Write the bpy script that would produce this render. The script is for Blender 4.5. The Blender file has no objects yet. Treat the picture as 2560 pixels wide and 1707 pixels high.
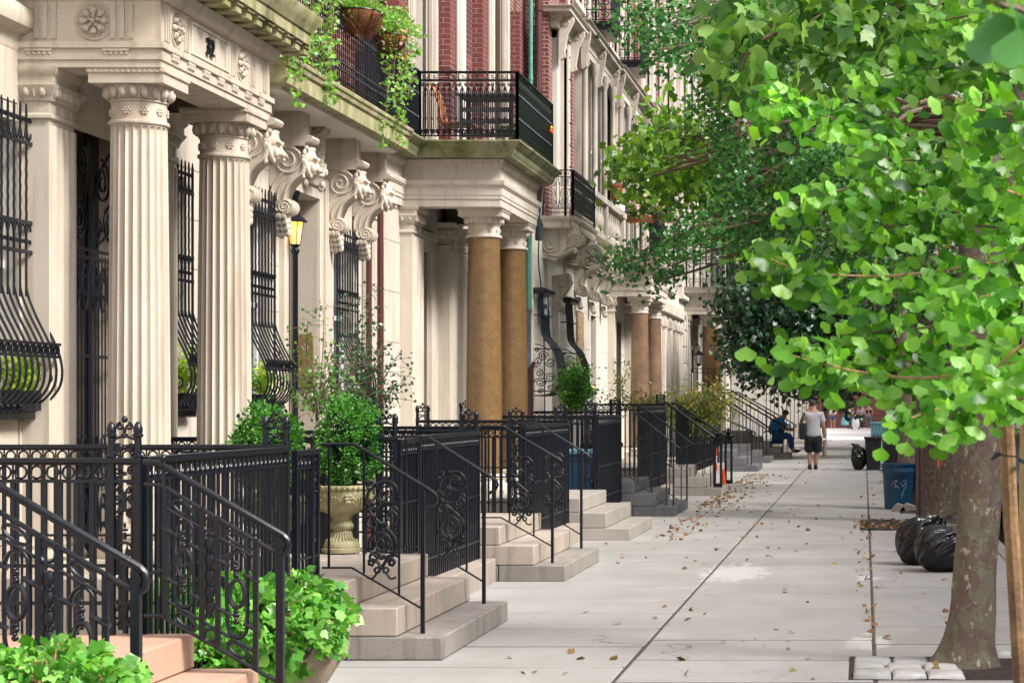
import bpy, bmesh, math, random
import numpy as np
from mathutils import Vector, Matrix
R = random.Random(7)
NR = np.random.default_rng(11)
PI = math.pi
scene = bpy.context.scene
COL = scene.collection

# ------------------------------------------------------------------ camera, light, exposure
FL, VX, HY, EYE = 5000.0, 2160.0, 1010.0, 1.65      # focal length and vanishing point on the 2560 px survey, eye height
cam = bpy.data.cameras.new('camera')
cam.sensor_width = 36.0
cam.lens = FL / 2560 * 36
cam.shift_x = -(VX - 1280) / 2560
cam.shift_y = (HY - 853.5) / 2560
cam.clip_start = 0.1
cam.clip_end = 2000
cam.dof.use_dof = True
cam.dof.focus_distance = 17.0
cam.dof.aperture_fstop = 15.0
camo = bpy.data.objects.new('camera', cam)
camo.location = (0, 0, EYE)
camo.rotation_euler = (PI / 2, 0, 0)
COL.objects.link(camo)
scene.camera = camo

SUN_EL, SUN_AZ = math.radians(44), math.radians(112)   # azimuth clockwise from +Y
world = bpy.data.worlds.new('World')
scene.world = world
world.use_nodes = True
wn = world.node_tree
for n in list(wn.nodes): wn.nodes.remove(n)
sky = wn.nodes.new('ShaderNodeTexSky')
sky.sky_type = 'NISHITA'
sky.sun_disc = False
sky.sun_elevation = SUN_EL
sky.sun_rotation = SUN_AZ
sky.dust_density = 4.0
hs = wn.nodes.new('ShaderNodeHueSaturation'); hs.inputs['Saturation'].default_value = 0.32
bg = wn.nodes.new('ShaderNodeBackground'); bg.inputs['Strength'].default_value = 0.13
wo = wn.nodes.new('ShaderNodeOutputWorld')
wn.links.new(sky.outputs[0], hs.inputs['Color']); wn.links.new(hs.outputs[0], bg.inputs['Color']); wn.links.new(bg.outputs[0], wo.inputs['Surface'])
sl = bpy.data.lights.new('sun', 'SUN')
sl.energy = 2.7
sl.angle = math.radians(14)
sl.color = (1.0, 0.96, 0.9)
so = bpy.data.objects.new('sun', sl)
sd = Vector((math.sin(SUN_AZ) * math.cos(SUN_EL), math.cos(SUN_AZ) * math.cos(SUN_EL), math.sin(SUN_EL)))
so.rotation_euler = sd.to_track_quat('Z', 'Y').to_euler()
so.location = (6, 0, 20)
COL.objects.link(so)
scene.view_settings.view_transform = 'Standard'
scene.view_settings.look = 'None'
scene.view_settings.gamma = 1
scene.view_settings.exposure = 1.05

# ------------------------------------------------------------------ helpers
def P(x, y, Y):
    """a surveyed bearing (2560 px grid) at distance Y down the street -> world point"""
    return Vector(((x - VX) / FL * Y, Y, EYE + (HY - y) / FL * Y))
def YX(x, X):
    """distance at which bearing x meets the plane X = const"""
    return X * FL / (x - VX)

ORG = {}
class MB:
    def __init__(s): s.v = []; s.f = []
    def add(s, vs, fs):
        o = len(s.v); s.v.extend([tuple(p) for p in vs]); s.f.extend([tuple(i + o for i in f) for f in fs]); return s
    def box(s, x0, x1, y0, y1, z0, z1):
        if x0 > x1: x0, x1 = x1, x0
        if y0 > y1: y0, y1 = y1, y0
        if z0 > z1: z0, z1 = z1, z0
        return s.add([(x0,y0,z0),(x1,y0,z0),(x1,y1,z0),(x0,y1,z0),(x0,y0,z1),(x1,y0,z1),(x1,y1,z1),(x0,y1,z1)],
                     [(0,3,2,1),(4,5,6,7),(0,1,5,4),(1,2,6,5),(2,3,7,6),(3,0,4,7)])
    def prism(s, pts, axis, a, b):
        """polygon extruded along an axis; pts are the two other coordinates in order"""
        n = len(pts)
        ar = sum(pts[i][0]*pts[(i+1)%n][1]-pts[(i+1)%n][0]*pts[i][1] for i in range(n))
        if ar < 0: pts = pts[::-1]
        if a > b: a, b = b, a
        def mk(p, t): return {'x': (t,p[0],p[1]), 'y': (p[0],t,p[1]), 'z': (p[0],p[1],t)}[axis]
        vs = [mk(p,a) for p in pts] + [mk(p,b) for p in pts]
        if axis == 'y': fs = [tuple(range(n)), tuple(range(2*n-1,n-1,-1))] + [((i+1)%n, i, i+n, (i+1)%n+n) for i in range(n)]
        else: fs = [tuple(range(n-1,-1,-1)), tuple(range(n,2*n))] + [(i,(i+1)%n,(i+1)%n+n,i+n) for i in range(n)]
        return s.add(vs, fs)
    def tube(s, path, r, n=6, closed=False, flat=None):
        path = [Vector(p) for p in path]; m = len(path)
        if m < 2: return s
        rs = r if isinstance(r, (list, tuple)) else [r]*m
        T = []
        for i in range(m):
            if closed: t = path[(i+1)%m]-path[i-1]
            else: t = path[min(i+1,m-1)]-path[max(i-1,0)]
            if t.length < 1e-9: t = Vector((0,0,1))
            T.append(t.normalized())
        up = Vector((0,0,1)) if abs(T[0].z) < .9 else Vector((1,0,0))
        N = (up - T[0]*up.dot(T[0])).normalized()
        vs = []
        for i in range(m):
            N = N - T[i]*N.dot(T[i])
            if N.length < 1e-6: N = T[i].orthogonal()
            N.normalize(); B = T[i].cross(N)
            for k in range(n):
                a = 2*PI*(k+.5)/n
                vs.append(path[i] + N*(math.cos(a)*rs[i]) + B*(math.sin(a)*rs[i]))
        fs = []
        for i in range(m if closed else m-1):
            j = (i+1) % m
            for k in range(n):
                l = (k+1) % n
                fs.append((i*n+k, i*n+l, j*n+l, j*n+k))
        if not closed:
            fs.append(tuple(range(n-1,-1,-1))); fs.append(tuple((m-1)*n+k for k in range(n)))
        return s.add(vs, fs)
    def lathe(s, cx, cy, prof, n=24, cap=True):
        vs = [(cx+r*math.cos(2*PI*k/n), cy+r*math.sin(2*PI*k/n), z) for r, z in prof for k in range(n)]
        m = len(prof); fs = []
        for i in range(m-1):
            for k in range(n):
                l = (k+1) % n
                fs.append((i*n+k, i*n+l, (i+1)*n+l, (i+1)*n+k))
        if cap: fs.append(tuple(range(n-1,-1,-1))); fs.append(tuple((m-1)*n+k for k in range(n)))
        return s.add(vs, fs)
    def ell(s, c, r, nu=10, nv=7):
        if not isinstance(r, (tuple, list)): r = (r,r,r)
        vs = [(c[0],c[1],c[2]-r[2])]
        for j in range(1,nv):
            b = -PI/2+PI*j/nv
            for i in range(nu):
                a = 2*PI*i/nu
                vs.append((c[0]+r[0]*math.cos(a)*math.cos(b), c[1]+r[1]*math.sin(a)*math.cos(b), c[2]+r[2]*math.sin(b)))
        vs.append((c[0],c[1],c[2]+r[2])); fs = []; L = len(vs)-1
        for i in range(nu):
            k = (i+1)%nu
            fs.append((0,1+k,1+i))
            for j in range(nv-2): fs.append((1+j*nu+i,1+j*nu+k,1+(j+1)*nu+k,1+(j+1)*nu+i))
            fs.append((1+(nv-2)*nu+i,1+(nv-2)*nu+k,L))
        return s.add(vs, fs)
    def sweep(s, prof, path, closed=False):
        """moulding: profile (out, z) carried along a plan path; out is to the right of travel, corners mitred"""
        m = len(path); n = len(prof); dirs = []
        for i in range(m if closed else m-1):
            a, b = path[i], path[(i+1)%m]; d = Vector((b[0]-a[0], b[1]-a[1])); dirs.append(d.normalized())
        vs = []
        for i in range(m):
            if closed: d0, d1 = dirs[i-1], dirs[i]
            else: d0, d1 = dirs[max(i-1,0)], dirs[min(i,m-2)]
            n0 = Vector((d0.y,-d0.x)); n1 = Vector((d1.y,-d1.x)); b = (n0+n1)
            b = b / max(b.dot(n0), .2)
            for o, z in prof: vs.append((path[i][0]+b.x*o, path[i][1]+b.y*o, z))
        fs = []
        for i in range(m if closed else m-1):
            j = (i+1)%m
            for k in range(n-1): fs.append((i*n+k, j*n+k, j*n+k+1, i*n+k+1))
        if not closed:
            fs.append(tuple(range(n))); fs.append(tuple((m-1)*n+k for k in range(n-1,-1,-1)))
        return s.add(vs, fs)
    def mesh(s, name, off=(0,0,0), smooth=True, ang=38):
        me = bpy.data.meshes.new(name)
        me.from_pydata([(a-off[0], b-off[1], c-off[2]) for a,b,c in s.v], [], s.f)
        if smooth:
            me.shade_smooth(); me.set_sharp_from_angle(angle=math.radians(ang))
        return me
    def build(s, name, mat, parent=None, smooth=True, bevel=0, ang=38):
        xs = np.array(s.v)
        c = (float((xs[:,0].min()+xs[:,0].max())/2), float((xs[:,1].min()+xs[:,1].max())/2), float(xs[:,2].min()))
        o = bpy.data.objects.new(name, s.mesh(name, c, smooth, ang))
        o.data.materials.append(mat)
        link(o, parent, c)
        if bevel:
            b = o.modifiers.new('bevel','BEVEL'); b.width = bevel; b.segments = 2; b.limit_method = 'ANGLE'
        return o

def link(o, parent, c):
    COL.objects.link(o); ORG[o.name] = Vector(c)
    if parent is not None:
        o.parent = parent; o.location = Vector(c) - ORG[parent.name]
    else: o.location = c
    return o
def thing(name, label, cat, loc=(0,0,0), group=None, rz=0, local=False, kind=None):
    o = bpy.data.objects.new(name, None); o.empty_display_size = .2
    COL.objects.link(o); o.location = loc; o.rotation_euler = (0,0,rz)
    ORG[o.name] = Vector((0,0,0)) if local else Vector(loc)
    if label: o['label'] = label
    if cat: o['category'] = cat
    if group: o['group'] = group
    if kind: o['kind'] = kind
    return o
def tag(o, label, cat, group=None):
    o['label'] = label; o['category'] = cat
    if group: o['group'] = group
    return o
def struct(o): o['kind'] = 'structure'; return o
def stuff(o): o['kind'] = 'stuff'; return o
def inst(me, name, parent, loc, rot=(0,0,0), sc=(1,1,1), mat=None):
    o = bpy.data.objects.new(name, me); link(o, parent, loc)
    o.rotation_euler = rot; o.scale = sc
    return o
def tmpl(mb, mat, smooth=True, ang=38):
    me = mb.mesh('piece', (0,0,0), smooth, ang); me.materials.append(mat); return me

def spiral(c, r, a0, turns, sgn=1, n=None, r1=.18):
    n = n or int(14*turns)+2
    out = []
    for i in range(n+1):
        t = i/n; a = a0 + sgn*2*PI*turns*t; q = r*((1-t)+r1*t)
        out.append((c[0]+q*math.cos(a), c[1]+q*math.sin(a)))
    return out
def circ(c, r, n=14, ry=None):
    ry = ry or r
    return [(c[0]+r*math.cos(2*PI*i/n), c[1]+ry*math.sin(2*PI*i/n)) for i in range(n)]
def smoothp(pts, k=4):
    out = []
    for i in range(len(pts)-1):
        p0 = Vector(pts[max(i-1,0)]); p1 = Vector(pts[i]); p2 = Vector(pts[i+1]); p3 = Vector(pts[min(i+2,len(pts)-1)])
        for j in range(k):
            t = j/k
            out.append(tuple(.5*((2*p1)+(p2-p0)*t+(2*p0-5*p1+4*p2-p3)*t*t+(3*p1-p0-3*p2+p3)*t**3)))
    out.append(tuple(pts[-1])); return out
def onXZ(pts, y=0): return [(p[0], y, p[1]) for p in pts]
def onYZ(pts, x=0): return [(x, p[0], p[1]) for p in pts]

# ------------------------------------------------------------------ materials
class NT:
    def __init__(s, name):
        s.m = bpy.data.materials.new(name); s.m.use_nodes = True; s.t = s.m.node_tree
        s.b = s.t.nodes['Principled BSDF']; s.out = s.t.nodes['Material Output']
        s.pos = s.t.nodes.new('ShaderNodeNewGeometry')
    def n(s, typ, **k):
        x = s.t.nodes.new(typ)
        for a, v in k.items(): setattr(x, a, v)
        return x
    def L(s, a, b): s.t.links.new(a, b)
    def noise(s, scale, detail=3, vec=None, rough=.55):
        x = s.n('ShaderNodeTexNoise'); x.inputs['Scale'].default_value = scale; x.inputs['Detail'].default_value = detail; x.inputs['Roughness'].default_value = rough
        s.L(vec or s.pos.outputs['Position'], x.inputs['Vector']); return x.outputs['Fac']
    def scaled(s, v):
        x = s.n('ShaderNodeVectorMath', operation='MULTIPLY'); s.L(s.pos.outputs['Position'], x.inputs[0]); x.inputs[1].default_value = v; return x.outputs[0]
    def ramp(s, fac, a, b, ca=(0,0,0,1), cb=(1,1,1,1)):
        x = s.n('ShaderNodeMapRange'); x.inputs[1].default_value = a; x.inputs[2].default_value = b; s.L(fac, x.inputs[0]); return x.outputs[0]
    def mix(s, fac, a, b, mode='MIX'):
        x = s.n('ShaderNodeMix', data_type='RGBA', blend_type=mode)
        for v, i in ((fac,0),(a,6),(b,7)):
            if hasattr(v, 'is_linked') or hasattr(v,'node'): s.L(v, x.inputs[i])
            elif i == 0: x.inputs[0].default_value = v
            else: x.inputs[i].default_value = (*v, 1)
        return x.outputs[2]
    def math(s, op, a, b=0.0):
        x = s.n('ShaderNodeMath', operation=op)
        for v, i in ((a,0),(b,1)):
            if hasattr(v,'node'): s.L(v, x.inputs[i])
            else: x.inputs[i].default_value = v
        return x.outputs[0]

def MAT(name, c1, c2=None, scale=2.0, rough=.75, fine=.12, fs=60, streak=0, scol=(.12,.09,.06), moss=0, bump=.3, bs=40, bd=.004, metal=0, orand=0, spec=.5, speck=None, mosscol=(.14,.17,.02), coat=0, smears=(), cracks=0):
    t = NT(name)
    col = t.mix(t.ramp(t.noise(scale, 5), .35, .65), c1, c2 or c1)
    if speck:
        for sc, th, cc, am in speck:
            v = t.n('ShaderNodeTexVoronoi'); v.inputs['Scale'].default_value = sc; t.L(t.pos.outputs['Position'], v.inputs['Vector'])
            f = t.ramp(t.noise(sc*.6, 2), th, th+.08)
            col = t.mix(t.math('MULTIPLY', f, am), col, cc)
    if fine:
        f = t.noise(fs, 3)
        g = t.n('ShaderNodeMapRange'); g.inputs[1].default_value=.3; g.inputs[2].default_value=.7; g.inputs[3].default_value=1-fine; g.inputs[4].default_value=1+fine; t.L(f, g.inputs[0])
        col = t.mix(1.0, col, (1,1,1), 'MULTIPLY') if 0 else col
        vm = t.n('ShaderNodeVectorMath', operation='SCALE'); t.L(col, vm.inputs[0]); t.L(g.outputs[0], vm.inputs['Scale']); col = vm.outputs[0]
    if streak:
        f = t.ramp(t.noise(1.0, 4, t.scaled((9,9,.7))), .52, .72)
        col = t.mix(t.math('MULTIPLY', f, streak), col, scol)
        f2 = t.ramp(t.noise(.9, 5), .5, .75)
        col = t.mix(t.math('MULTIPLY', f2, streak*.6), col, scol)
    if moss:
        f = t.ramp(t.noise(1.0, 5, t.scaled((5,5,2.2)), .65), .42, .62)
        col = t.mix(t.math('MULTIPLY', f, moss), col, mosscol)
        f = t.ramp(t.noise(3.0, 6, None, .7), .56, .68)
        col = t.mix(t.math('MULTIPLY', f, moss*.8), col, (.03,.03,.02))
    if orand:
        oi = t.n('ShaderNodeObjectInfo'); g = t.n('ShaderNodeMapRange'); g.inputs[3].default_value=1-orand; g.inputs[4].default_value=1+orand; t.L(oi.outputs['Random'], g.inputs[0])
        vm = t.n('ShaderNodeVectorMath', operation='SCALE'); t.L(col, vm.inputs[0]); t.L(g.outputs[0], vm.inputs['Scale']); col = vm.outputs[0]
    if cracks:
        dn = t.n('ShaderNodeTexNoise'); dn.inputs['Scale'].default_value = 1.7; dn.inputs['Detail'].default_value = 5; t.L(t.pos.outputs['Position'], dn.inputs['Vector'])
        ad = t.n('ShaderNodeVectorMath', operation='MULTIPLY_ADD'); t.L(dn.outputs['Color'], ad.inputs[0]); ad.inputs[1].default_value=(.9,.9,.9); t.L(t.pos.outputs['Position'], ad.inputs[2])
        vo = t.n('ShaderNodeTexVoronoi', feature='DISTANCE_TO_EDGE'); vo.inputs['Scale'].default_value=.33; t.L(ad.outputs[0], vo.inputs['Vector'])
        f = t.math('MULTIPLY', t.ramp(vo.outputs['Distance'], .0035, .0005), t.ramp(t.noise(.5,2), .46, .54))
        col = t.mix(t.math('MULTIPLY', f, cracks), col, (.12,.11,.10))
        vg = t.n('ShaderNodeTexVoronoi'); vg.inputs['Scale'].default_value=3.2; t.L(t.pos.outputs['Position'], vg.inputs['Vector'])
        f = t.math('MULTIPLY', t.ramp(vg.outputs['Distance'], .085, .06), t.ramp(t.noise(1.1,1), .5, .52)); col = t.mix(t.math('MULTIPLY', f, .45), col, (.19,.18,.17))
        f = t.ramp(t.noise(1.3, 6, t.scaled((1,.45,1)), .62), .46, .68); col = t.mix(t.math('MULTIPLY', f, .5), col, (.29,.27,.245))
    for (sx,sy,sr_x,sr_y) in smears:
        d = t.n('ShaderNodeVectorMath', operation='SUBTRACT'); t.L(t.pos.outputs['Position'], d.inputs[0]); d.inputs[1].default_value=(sx,sy,0)
        d2 = t.n('ShaderNodeVectorMath', operation='MULTIPLY'); t.L(d.outputs[0], d2.inputs[0]); d2.inputs[1].default_value=(1/sr_x,1/sr_y,0)
        ln = t.n('ShaderNodeVectorMath', operation='LENGTH'); t.L(d2.outputs[0], ln.inputs[0])
        q = t.math('ADD', ln.outputs['Value'], t.math('MULTIPLY', t.noise(7,4,t.scaled((1.6,.5,1))), 1.6))
        col = t.mix(t.math('MULTIPLY', t.ramp(q, 1.75, 1.35), .5), col, (.70,.69,.67))
    t.L(col, t.b.inputs['Base Color'])
    t.b.inputs['Roughness'].default_value = rough; t.b.inputs['Metallic'].default_value = metal
    t.b.inputs['Specular IOR Level'].default_value = spec
    if coat: t.b.inputs['Coat Weight'].default_value = coat; t.b.inputs['Coat Roughness'].default_value = .15
    if bump:
        b = t.n('ShaderNodeBump'); b.inputs['Strength'].default_value = bump; b.inputs['Distance'].default_value = bd
        t.L(t.noise(bs, 5, None, .6), b.inputs['Height']); t.L(b.outputs[0], t.b.inputs['Normal'])
    return t.m

def LEAF(name, cols, trans=.45, rough=.45, clump=1.2):
    t = NT(name)
    oi = t.n('ShaderNodeObjectInfo')
    r = t.math('FRACT', t.math('ADD', oi.outputs['Random'], t.pos.outputs['Random Per Island']))
    cr = t.n('ShaderNodeValToRGB'); cr.color_ramp.interpolation = 'LINEAR'
    els = cr.color_ramp.elements
    while len(els) < len(cols): els.new(.5)
    for i, c in enumerate(cols): els[i].position = i/(len(cols)-1); els[i].color = (*c, 1)
    t.L(r, cr.inputs[0])
    g = t.n('ShaderNodeMapRange'); g.inputs[1].default_value=.3; g.inputs[2].default_value=.7; g.inputs[3].default_value=.7; g.inputs[4].default_value=1.3; t.L(t.noise(clump,2), g.inputs[0])
    vm = t.n('ShaderNodeVectorMath', operation='SCALE'); t.L(cr.outputs[0], vm.inputs[0]); t.L(g.outputs[0], vm.inputs['Scale'])
    t.L(vm.outputs[0], t.b.inputs['Base Color']); t.b.inputs['Roughness'].default_value = rough
    tr = t.n('ShaderNodeBsdfTranslucent')
    v2 = t.n('ShaderNodeVectorMath', operation='MULTIPLY'); t.L(vm.outputs[0], v2.inputs[0]); v2.inputs[1].default_value = (1.5,1.7,.5); t.L(v2.outputs[0], tr.inputs['Color'])
    mx = t.n('ShaderNodeMixShader'); mx.inputs[0].default_value = trans
    t.L(t.b.outputs[0], mx.inputs[1]); t.L(tr.outputs[0], mx.inputs[2]); t.L(mx.outputs[0], t.out.inputs['Surface'])
    return t.m

mLime = MAT('limestone', (.55,.485,.405), (.455,.39,.315), .8, .8, .09, 90, streak=.6, scol=(.27,.19,.13), bump=.35, bs=120, orand=.05)
mPale = MAT('pale_stone', (.60,.54,.46), (.52,.46,.39), .7, .8, .09, 90, streak=.5, scol=(.27,.21,.16), bump=.25, bs=90, orand=.05)
mLion = MAT('lion_stone', (.60,.52,.43), (.53,.45,.36), 3, .8, .07, 60, streak=.35, scol=(.30,.2,.12), bump=.3, bs=60)
mCream = MAT('cream_stone', (.62,.55,.38), (.56,.49,.33), .7, .8, .06, 90, streak=.2, bump=.2, bs=90, orand=.05)
mWhite = MAT('white_limestone', (.66,.62,.55), (.56,.51,.45), .5, .8, .07, 90, streak=.35, scol=(.25,.22,.19), bump=.2, orand=.04)
mGreySt = MAT('weathered_stone', (.46,.41,.35), (.33,.29,.24), .9, .85, .1, 70, streak=.6, scol=(.10,.085,.07), bump=.3)
mMoss = MAT('mossy_stone', (.42,.36,.25), (.34,.31,.17), 1.2, .9, .14, 50, streak=.4, moss=.75, bump=.6, bs=50)
mMossG = MAT('green_stained_stone', (.34,.32,.23), (.24,.24,.12), 1.3, .9, .14, 50, streak=.6, scol=(.04,.04,.02), moss=.7, bump=.6, bs=50, mosscol=(.07,.11,.012))
mGran = MAT('brown_granite', (.215,.12,.04), (.16,.088,.03), 7, .38, .1, 120, bump=.05, speck=[(150,.53,(.06,.045,.03),.75),(110,.6,(.36,.24,.12),.6)], coat=.2, streak=.35)
mGran2 = MAT('pink_brown_granite', (.24,.145,.085), (.14,.085,.055), 4, .4, .1, 120, bump=.05, speck=[(100,.56,(.09,.06,.045),.7)], coat=.2, streak=.2)
mStep = MAT('step_granite', (.46,.38,.315), (.34,.29,.25), 1.3, .85, .2, 150, streak=.42, scol=(.17,.13,.10), bump=.35, bs=150, orand=.07, speck=[(160,.62,(.18,.15,.13),.5)])
mStepG = MAT('grey_step_granite', (.40,.36,.32), (.32,.29,.26), 1.6, .85, .2, 150, streak=.3, scol=(.12,.10,.09), bump=.35, bs=150, orand=.1, speck=[(160,.6,(.13,.12,.11),.6)])
mStepD = MAT('dark_step_stone', (.16,.16,.17), (.11,.11,.115), 1.6, .7, .2, 100, streak=.3, scol=(.05,.05,.05), bump=.3, orand=.1)
mPink = MAT('pink_step_stone', (.50,.32,.235), (.42,.26,.19), 1.4, .85, .12, 120, streak=.25, scol=(.22,.13,.09), bump=.3, bs=120, orand=.05)
mSide = MAT('sidewalk_concrete', (.40,.385,.365), (.34,.33,.315), .9, .9, .08, 140, bump=.3, bs=160, orand=.055, streak=0, speck=[(2.4,.6,(.33,.315,.29),.5),(200,.62,(.25,.24,.23),.35)], smears=((-1.25,19.6,.40,1.2),(.03,13.9,.20,.5),(.05,19.0,.16,.4),(-1.9,42,.7,.5)), cracks=.8)
mJoint = MAT('joint_dirt', (.10,.085,.07), (.05,.045,.04), 6, .95, .3, 60)
mRoad = MAT('asphalt', (.055,.055,.058), (.045,.045,.047), 1, .9, .2, 200, bump=.5, bs=200)
mBright = MAT('concrete_street', (.72,.70,.67), (.66,.64,.61), .2, .9, .06, 30)
mKerb = MAT('kerb_stone', (.35,.34,.33), (.27,.26,.25), 2, .85, .15, 90)
mCob = MAT('cobble', (.55,.54,.52), (.40,.39,.37), 8, .8, .15, 80, orand=.15)
mSoil = MAT('soil', (.065,.048,.035), (.03,.023,.018), 12, .95, .35, 60, bump=.9, bs=60, bd=.02)
mIron = MAT('black_iron', (.006,.008,.015), (.003,.0045,.009), 30, .33, .2, 120, bump=.35, bs=140, bd=.002, spec=.42, speck=[(34,.73,(.10,.05,.03),.3)])
mIron2 = MAT('grey_black_iron', (.024,.027,.036), (.013,.015,.021), 20, .42, .2, 120, bump=.3, bs=120, bd=.002, speck=[(26,.70,(.16,.07,.04),.4)])
mBrick = MAT('red_brick', (.17,.042,.038), (.11,.026,.024), 20, .85, .2, 120, bump=.4, bs=90, orand=.38)
mMortar = MAT('mortar', (.62,.54,.5), (.5,.45,.41), 5, .95, .1)
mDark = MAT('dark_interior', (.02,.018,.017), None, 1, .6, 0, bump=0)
mDoor = MAT('dark_door', (.035,.025,.02), (.025,.018,.014), 3, .4, .1)
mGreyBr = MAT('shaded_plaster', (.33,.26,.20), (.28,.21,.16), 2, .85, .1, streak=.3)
mPipeR = MAT('maroon_pipe', (.085,.02,.018), (.07,.018,.015), 5, .45, .1, bump=0)
mPipeG = MAT('green_copper', (.10,.33,.25), (.07,.24,.19), 6, .6, .15, streak=.3, scol=(.03,.05,.045))
mPipeD = MAT('lead_pipe', (.12,.14,.16), (.06,.07,.08), 6, .5, .2)
mBrass = MAT('brass_plate', (.33,.24,.10), (.24,.17,.07), 4, .45, .15, metal=.4)
mCoir = MAT('coir', (.28,.11,.04), (.17,.065,.025), 14, .95, .4, 90, bump=1, bs=90, bd=.02)
mUrn = MAT('urn_stone', (.36,.32,.20), (.26,.24,.13), 6, .9, .16, 60, moss=.3, bump=.5, bs=60, streak=.3, scol=(.08,.08,.04))
mPot = MAT('clay_urn', (.36,.28,.21), (.25,.20,.15), 6, .9, .16, 60, bump=.5, bs=60, streak=.3)
mTerra = MAT('terracotta', (.38,.10,.05), (.32,.08,.04), 5, .8, .1)
mWood = MAT('orange_wood', (.42,.16,.05), (.34,.12,.04), 20, .5, .15)
mDeckW = MAT('grey_wood', (.10,.095,.09), (.06,.055,.05), 20, .7, .15)
mBlueBin = MAT('blue_plastic', (.012,.075,.17), (.009,.06,.14), 3, .4, .08, bump=.05)
mBlackPl = MAT('black_plastic', (.012,.012,.014), None, 3, .45, .05, bump=.1)
mTeal = MAT('teal_plastic', (.18,.42,.48), (.15,.38,.44), 3, .5, .06, bump=0)
mTeal2 = MAT('dark_teal', (.02,.12,.13), None, 3, .5, .06, bump=0)
mSteel = MAT('rusty_steel_post', (.14,.085,.08), (.11,.07,.07), 8, .6, .15, metal=.3)
mWhiteP = MAT('white_paint', (.75,.75,.75), None, 3, .6, .03, bump=0)
mRed = MAT('red_paint', (.55,.02,.02), None, 3, .5, .03, bump=0)
mOrange = MAT('orange_plastic', (.85,.10,.02), None, 3, .5, .03, bump=0)
mPlane = None
mGlass = MAT('window_glass', (.04,.045,.05), (.02,.02,.025), .6, .08, 0, bump=0, spec=.8)
mBag = None

def bark_plane():
    t = NT('london_plane_bark')
    w = t.scaled((1,1,.6))
    a = t.ramp(t.noise(13, 4, w, .55), .50, .53)
    b = t.ramp(t.noise(22, 4, t.scaled((1,1,.55)), .6), .57, .60)
    c = t.ramp(t.noise(16, 3, t.scaled((1.3,1.3,.8)), .5), .645, .665)
    d = t.ramp(t.noise(11, 3, t.scaled((1.1,.9,.7)), .5), .70, .72)
    col = t.mix(a, (.145,.125,.085), (.13,.085,.07))
    col = t.mix(b, col, (.175,.17,.125))
    col = t.mix(c, col, (.36,.31,.21))
    col = t.mix(d, col, (.40,.20,.07))
    sp = t.ramp(t.noise(95, 3), .60, .68)
    col = t.mix(t.math('MULTIPLY', sp, .5), col, (.05,.035,.03))
    t.L(col, t.b.inputs['Base Color']); t.b.inputs['Roughness'].default_value = .85
    h = t.math('ADD', t.math('MULTIPLY', a, .4), t.math('ADD', t.math('MULTIPLY', b, -.4), t.math('MULTIPLY', t.noise(50,4), .8)))
    bu = t.n('ShaderNodeBump'); bu.inputs['Strength'].default_value=.55; bu.inputs['Distance'].default_value=.012
    t.L(h, bu.inputs['Height']); t.L(bu.outputs[0], t.b.inputs['Normal']); return t.m
mPlane = bark_plane()
mBark = MAT('furrowed_bark', (.17,.125,.09), (.09,.065,.05), 14, .9, .25, 50, bump=1, bs=26, bd=.03, streak=.5, scol=(.03,.022,.018))
mSap = MAT('sapling_bark', (.42,.29,.15), (.33,.22,.11), 10, .85, .15, 60, bump=.6, bs=40, bd=.01, speck=[(30,.63,(.12,.08,.05),.7)])
mStake = MAT('weathered_stake', (.30,.17,.075), (.16,.085,.04), 9, .85, .25, 60, streak=.5, scol=(.05,.03,.02), bump=.7, bs=60, bd=.006)
mTwig = MAT('twig', (.16,.11,.075), (.11,.075,.05), 20, .8, .2)
mTwigL = MAT('young_twig', (.42,.24,.12), (.30,.18,.09), 20, .7, .2)

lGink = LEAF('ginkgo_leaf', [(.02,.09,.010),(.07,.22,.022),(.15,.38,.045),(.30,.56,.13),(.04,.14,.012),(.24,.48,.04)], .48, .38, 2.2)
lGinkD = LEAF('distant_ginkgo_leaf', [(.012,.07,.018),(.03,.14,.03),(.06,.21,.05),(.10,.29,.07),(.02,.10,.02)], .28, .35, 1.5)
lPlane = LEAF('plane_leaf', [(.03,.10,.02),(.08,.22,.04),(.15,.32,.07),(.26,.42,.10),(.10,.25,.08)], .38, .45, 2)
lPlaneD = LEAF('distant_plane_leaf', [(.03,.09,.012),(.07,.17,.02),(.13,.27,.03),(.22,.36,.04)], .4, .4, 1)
lDark = LEAF('shaded_leaf', [(.004,.018,.008),(.008,.032,.012),(.015,.055,.02),(.03,.09,.03)], .12, .35, 1)  # near-black greens put the far crown's shade into the leaf colour
lBox = LEAF('boxwood_leaf', [(.02,.09,.012),(.05,.19,.025),(.09,.29,.045),(.17,.42,.08)], .3, .4, 5)
lHolly = LEAF('holly_leaf', [(.02,.055,.03),(.05,.11,.06),(.09,.17,.10),(.05,.13,.04)], .15, .2, 4)
lYoung = LEAF('young_shrub_leaf', [(.05,.13,.03),(.10,.22,.05),(.16,.30,.08)], .35, .35, 4)
lIvy = LEAF('ivy_leaf', [(.04,.15,.02),(.09,.29,.04),(.18,.44,.08),(.30,.58,.13)], .32, .28, 6)
lVine = LEAF('vine_leaf', [(.10,.25,.04),(.18,.36,.08),(.28,.47,.14),(.22,.42,.07)], .45, .4, 5)
lGold = LEAF('golden_leaf', [(.25,.38,.03),(.40,.50,.05),(.15,.33,.04)], .4, .4, 5)
lRose = LEAF('rose_leaf', [(.05,.12,.03),(.11,.19,.05),(.22,.26,.07),(.45,.34,.08)], .35, .45, 4)
lDry = LEAF('dry_leaf', [(.22,.09,.035),(.32,.15,.06),(.16,.06,.03),(.36,.24,.09),(.12,.13,.03)], .1, .7, 2)
lFlow = LEAF('petal', [(.75,.65,.7),(.7,.2,.35),(.8,.75,.75),(.45,.15,.5),(.8,.35,.1)], .3, .5, 3)

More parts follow.
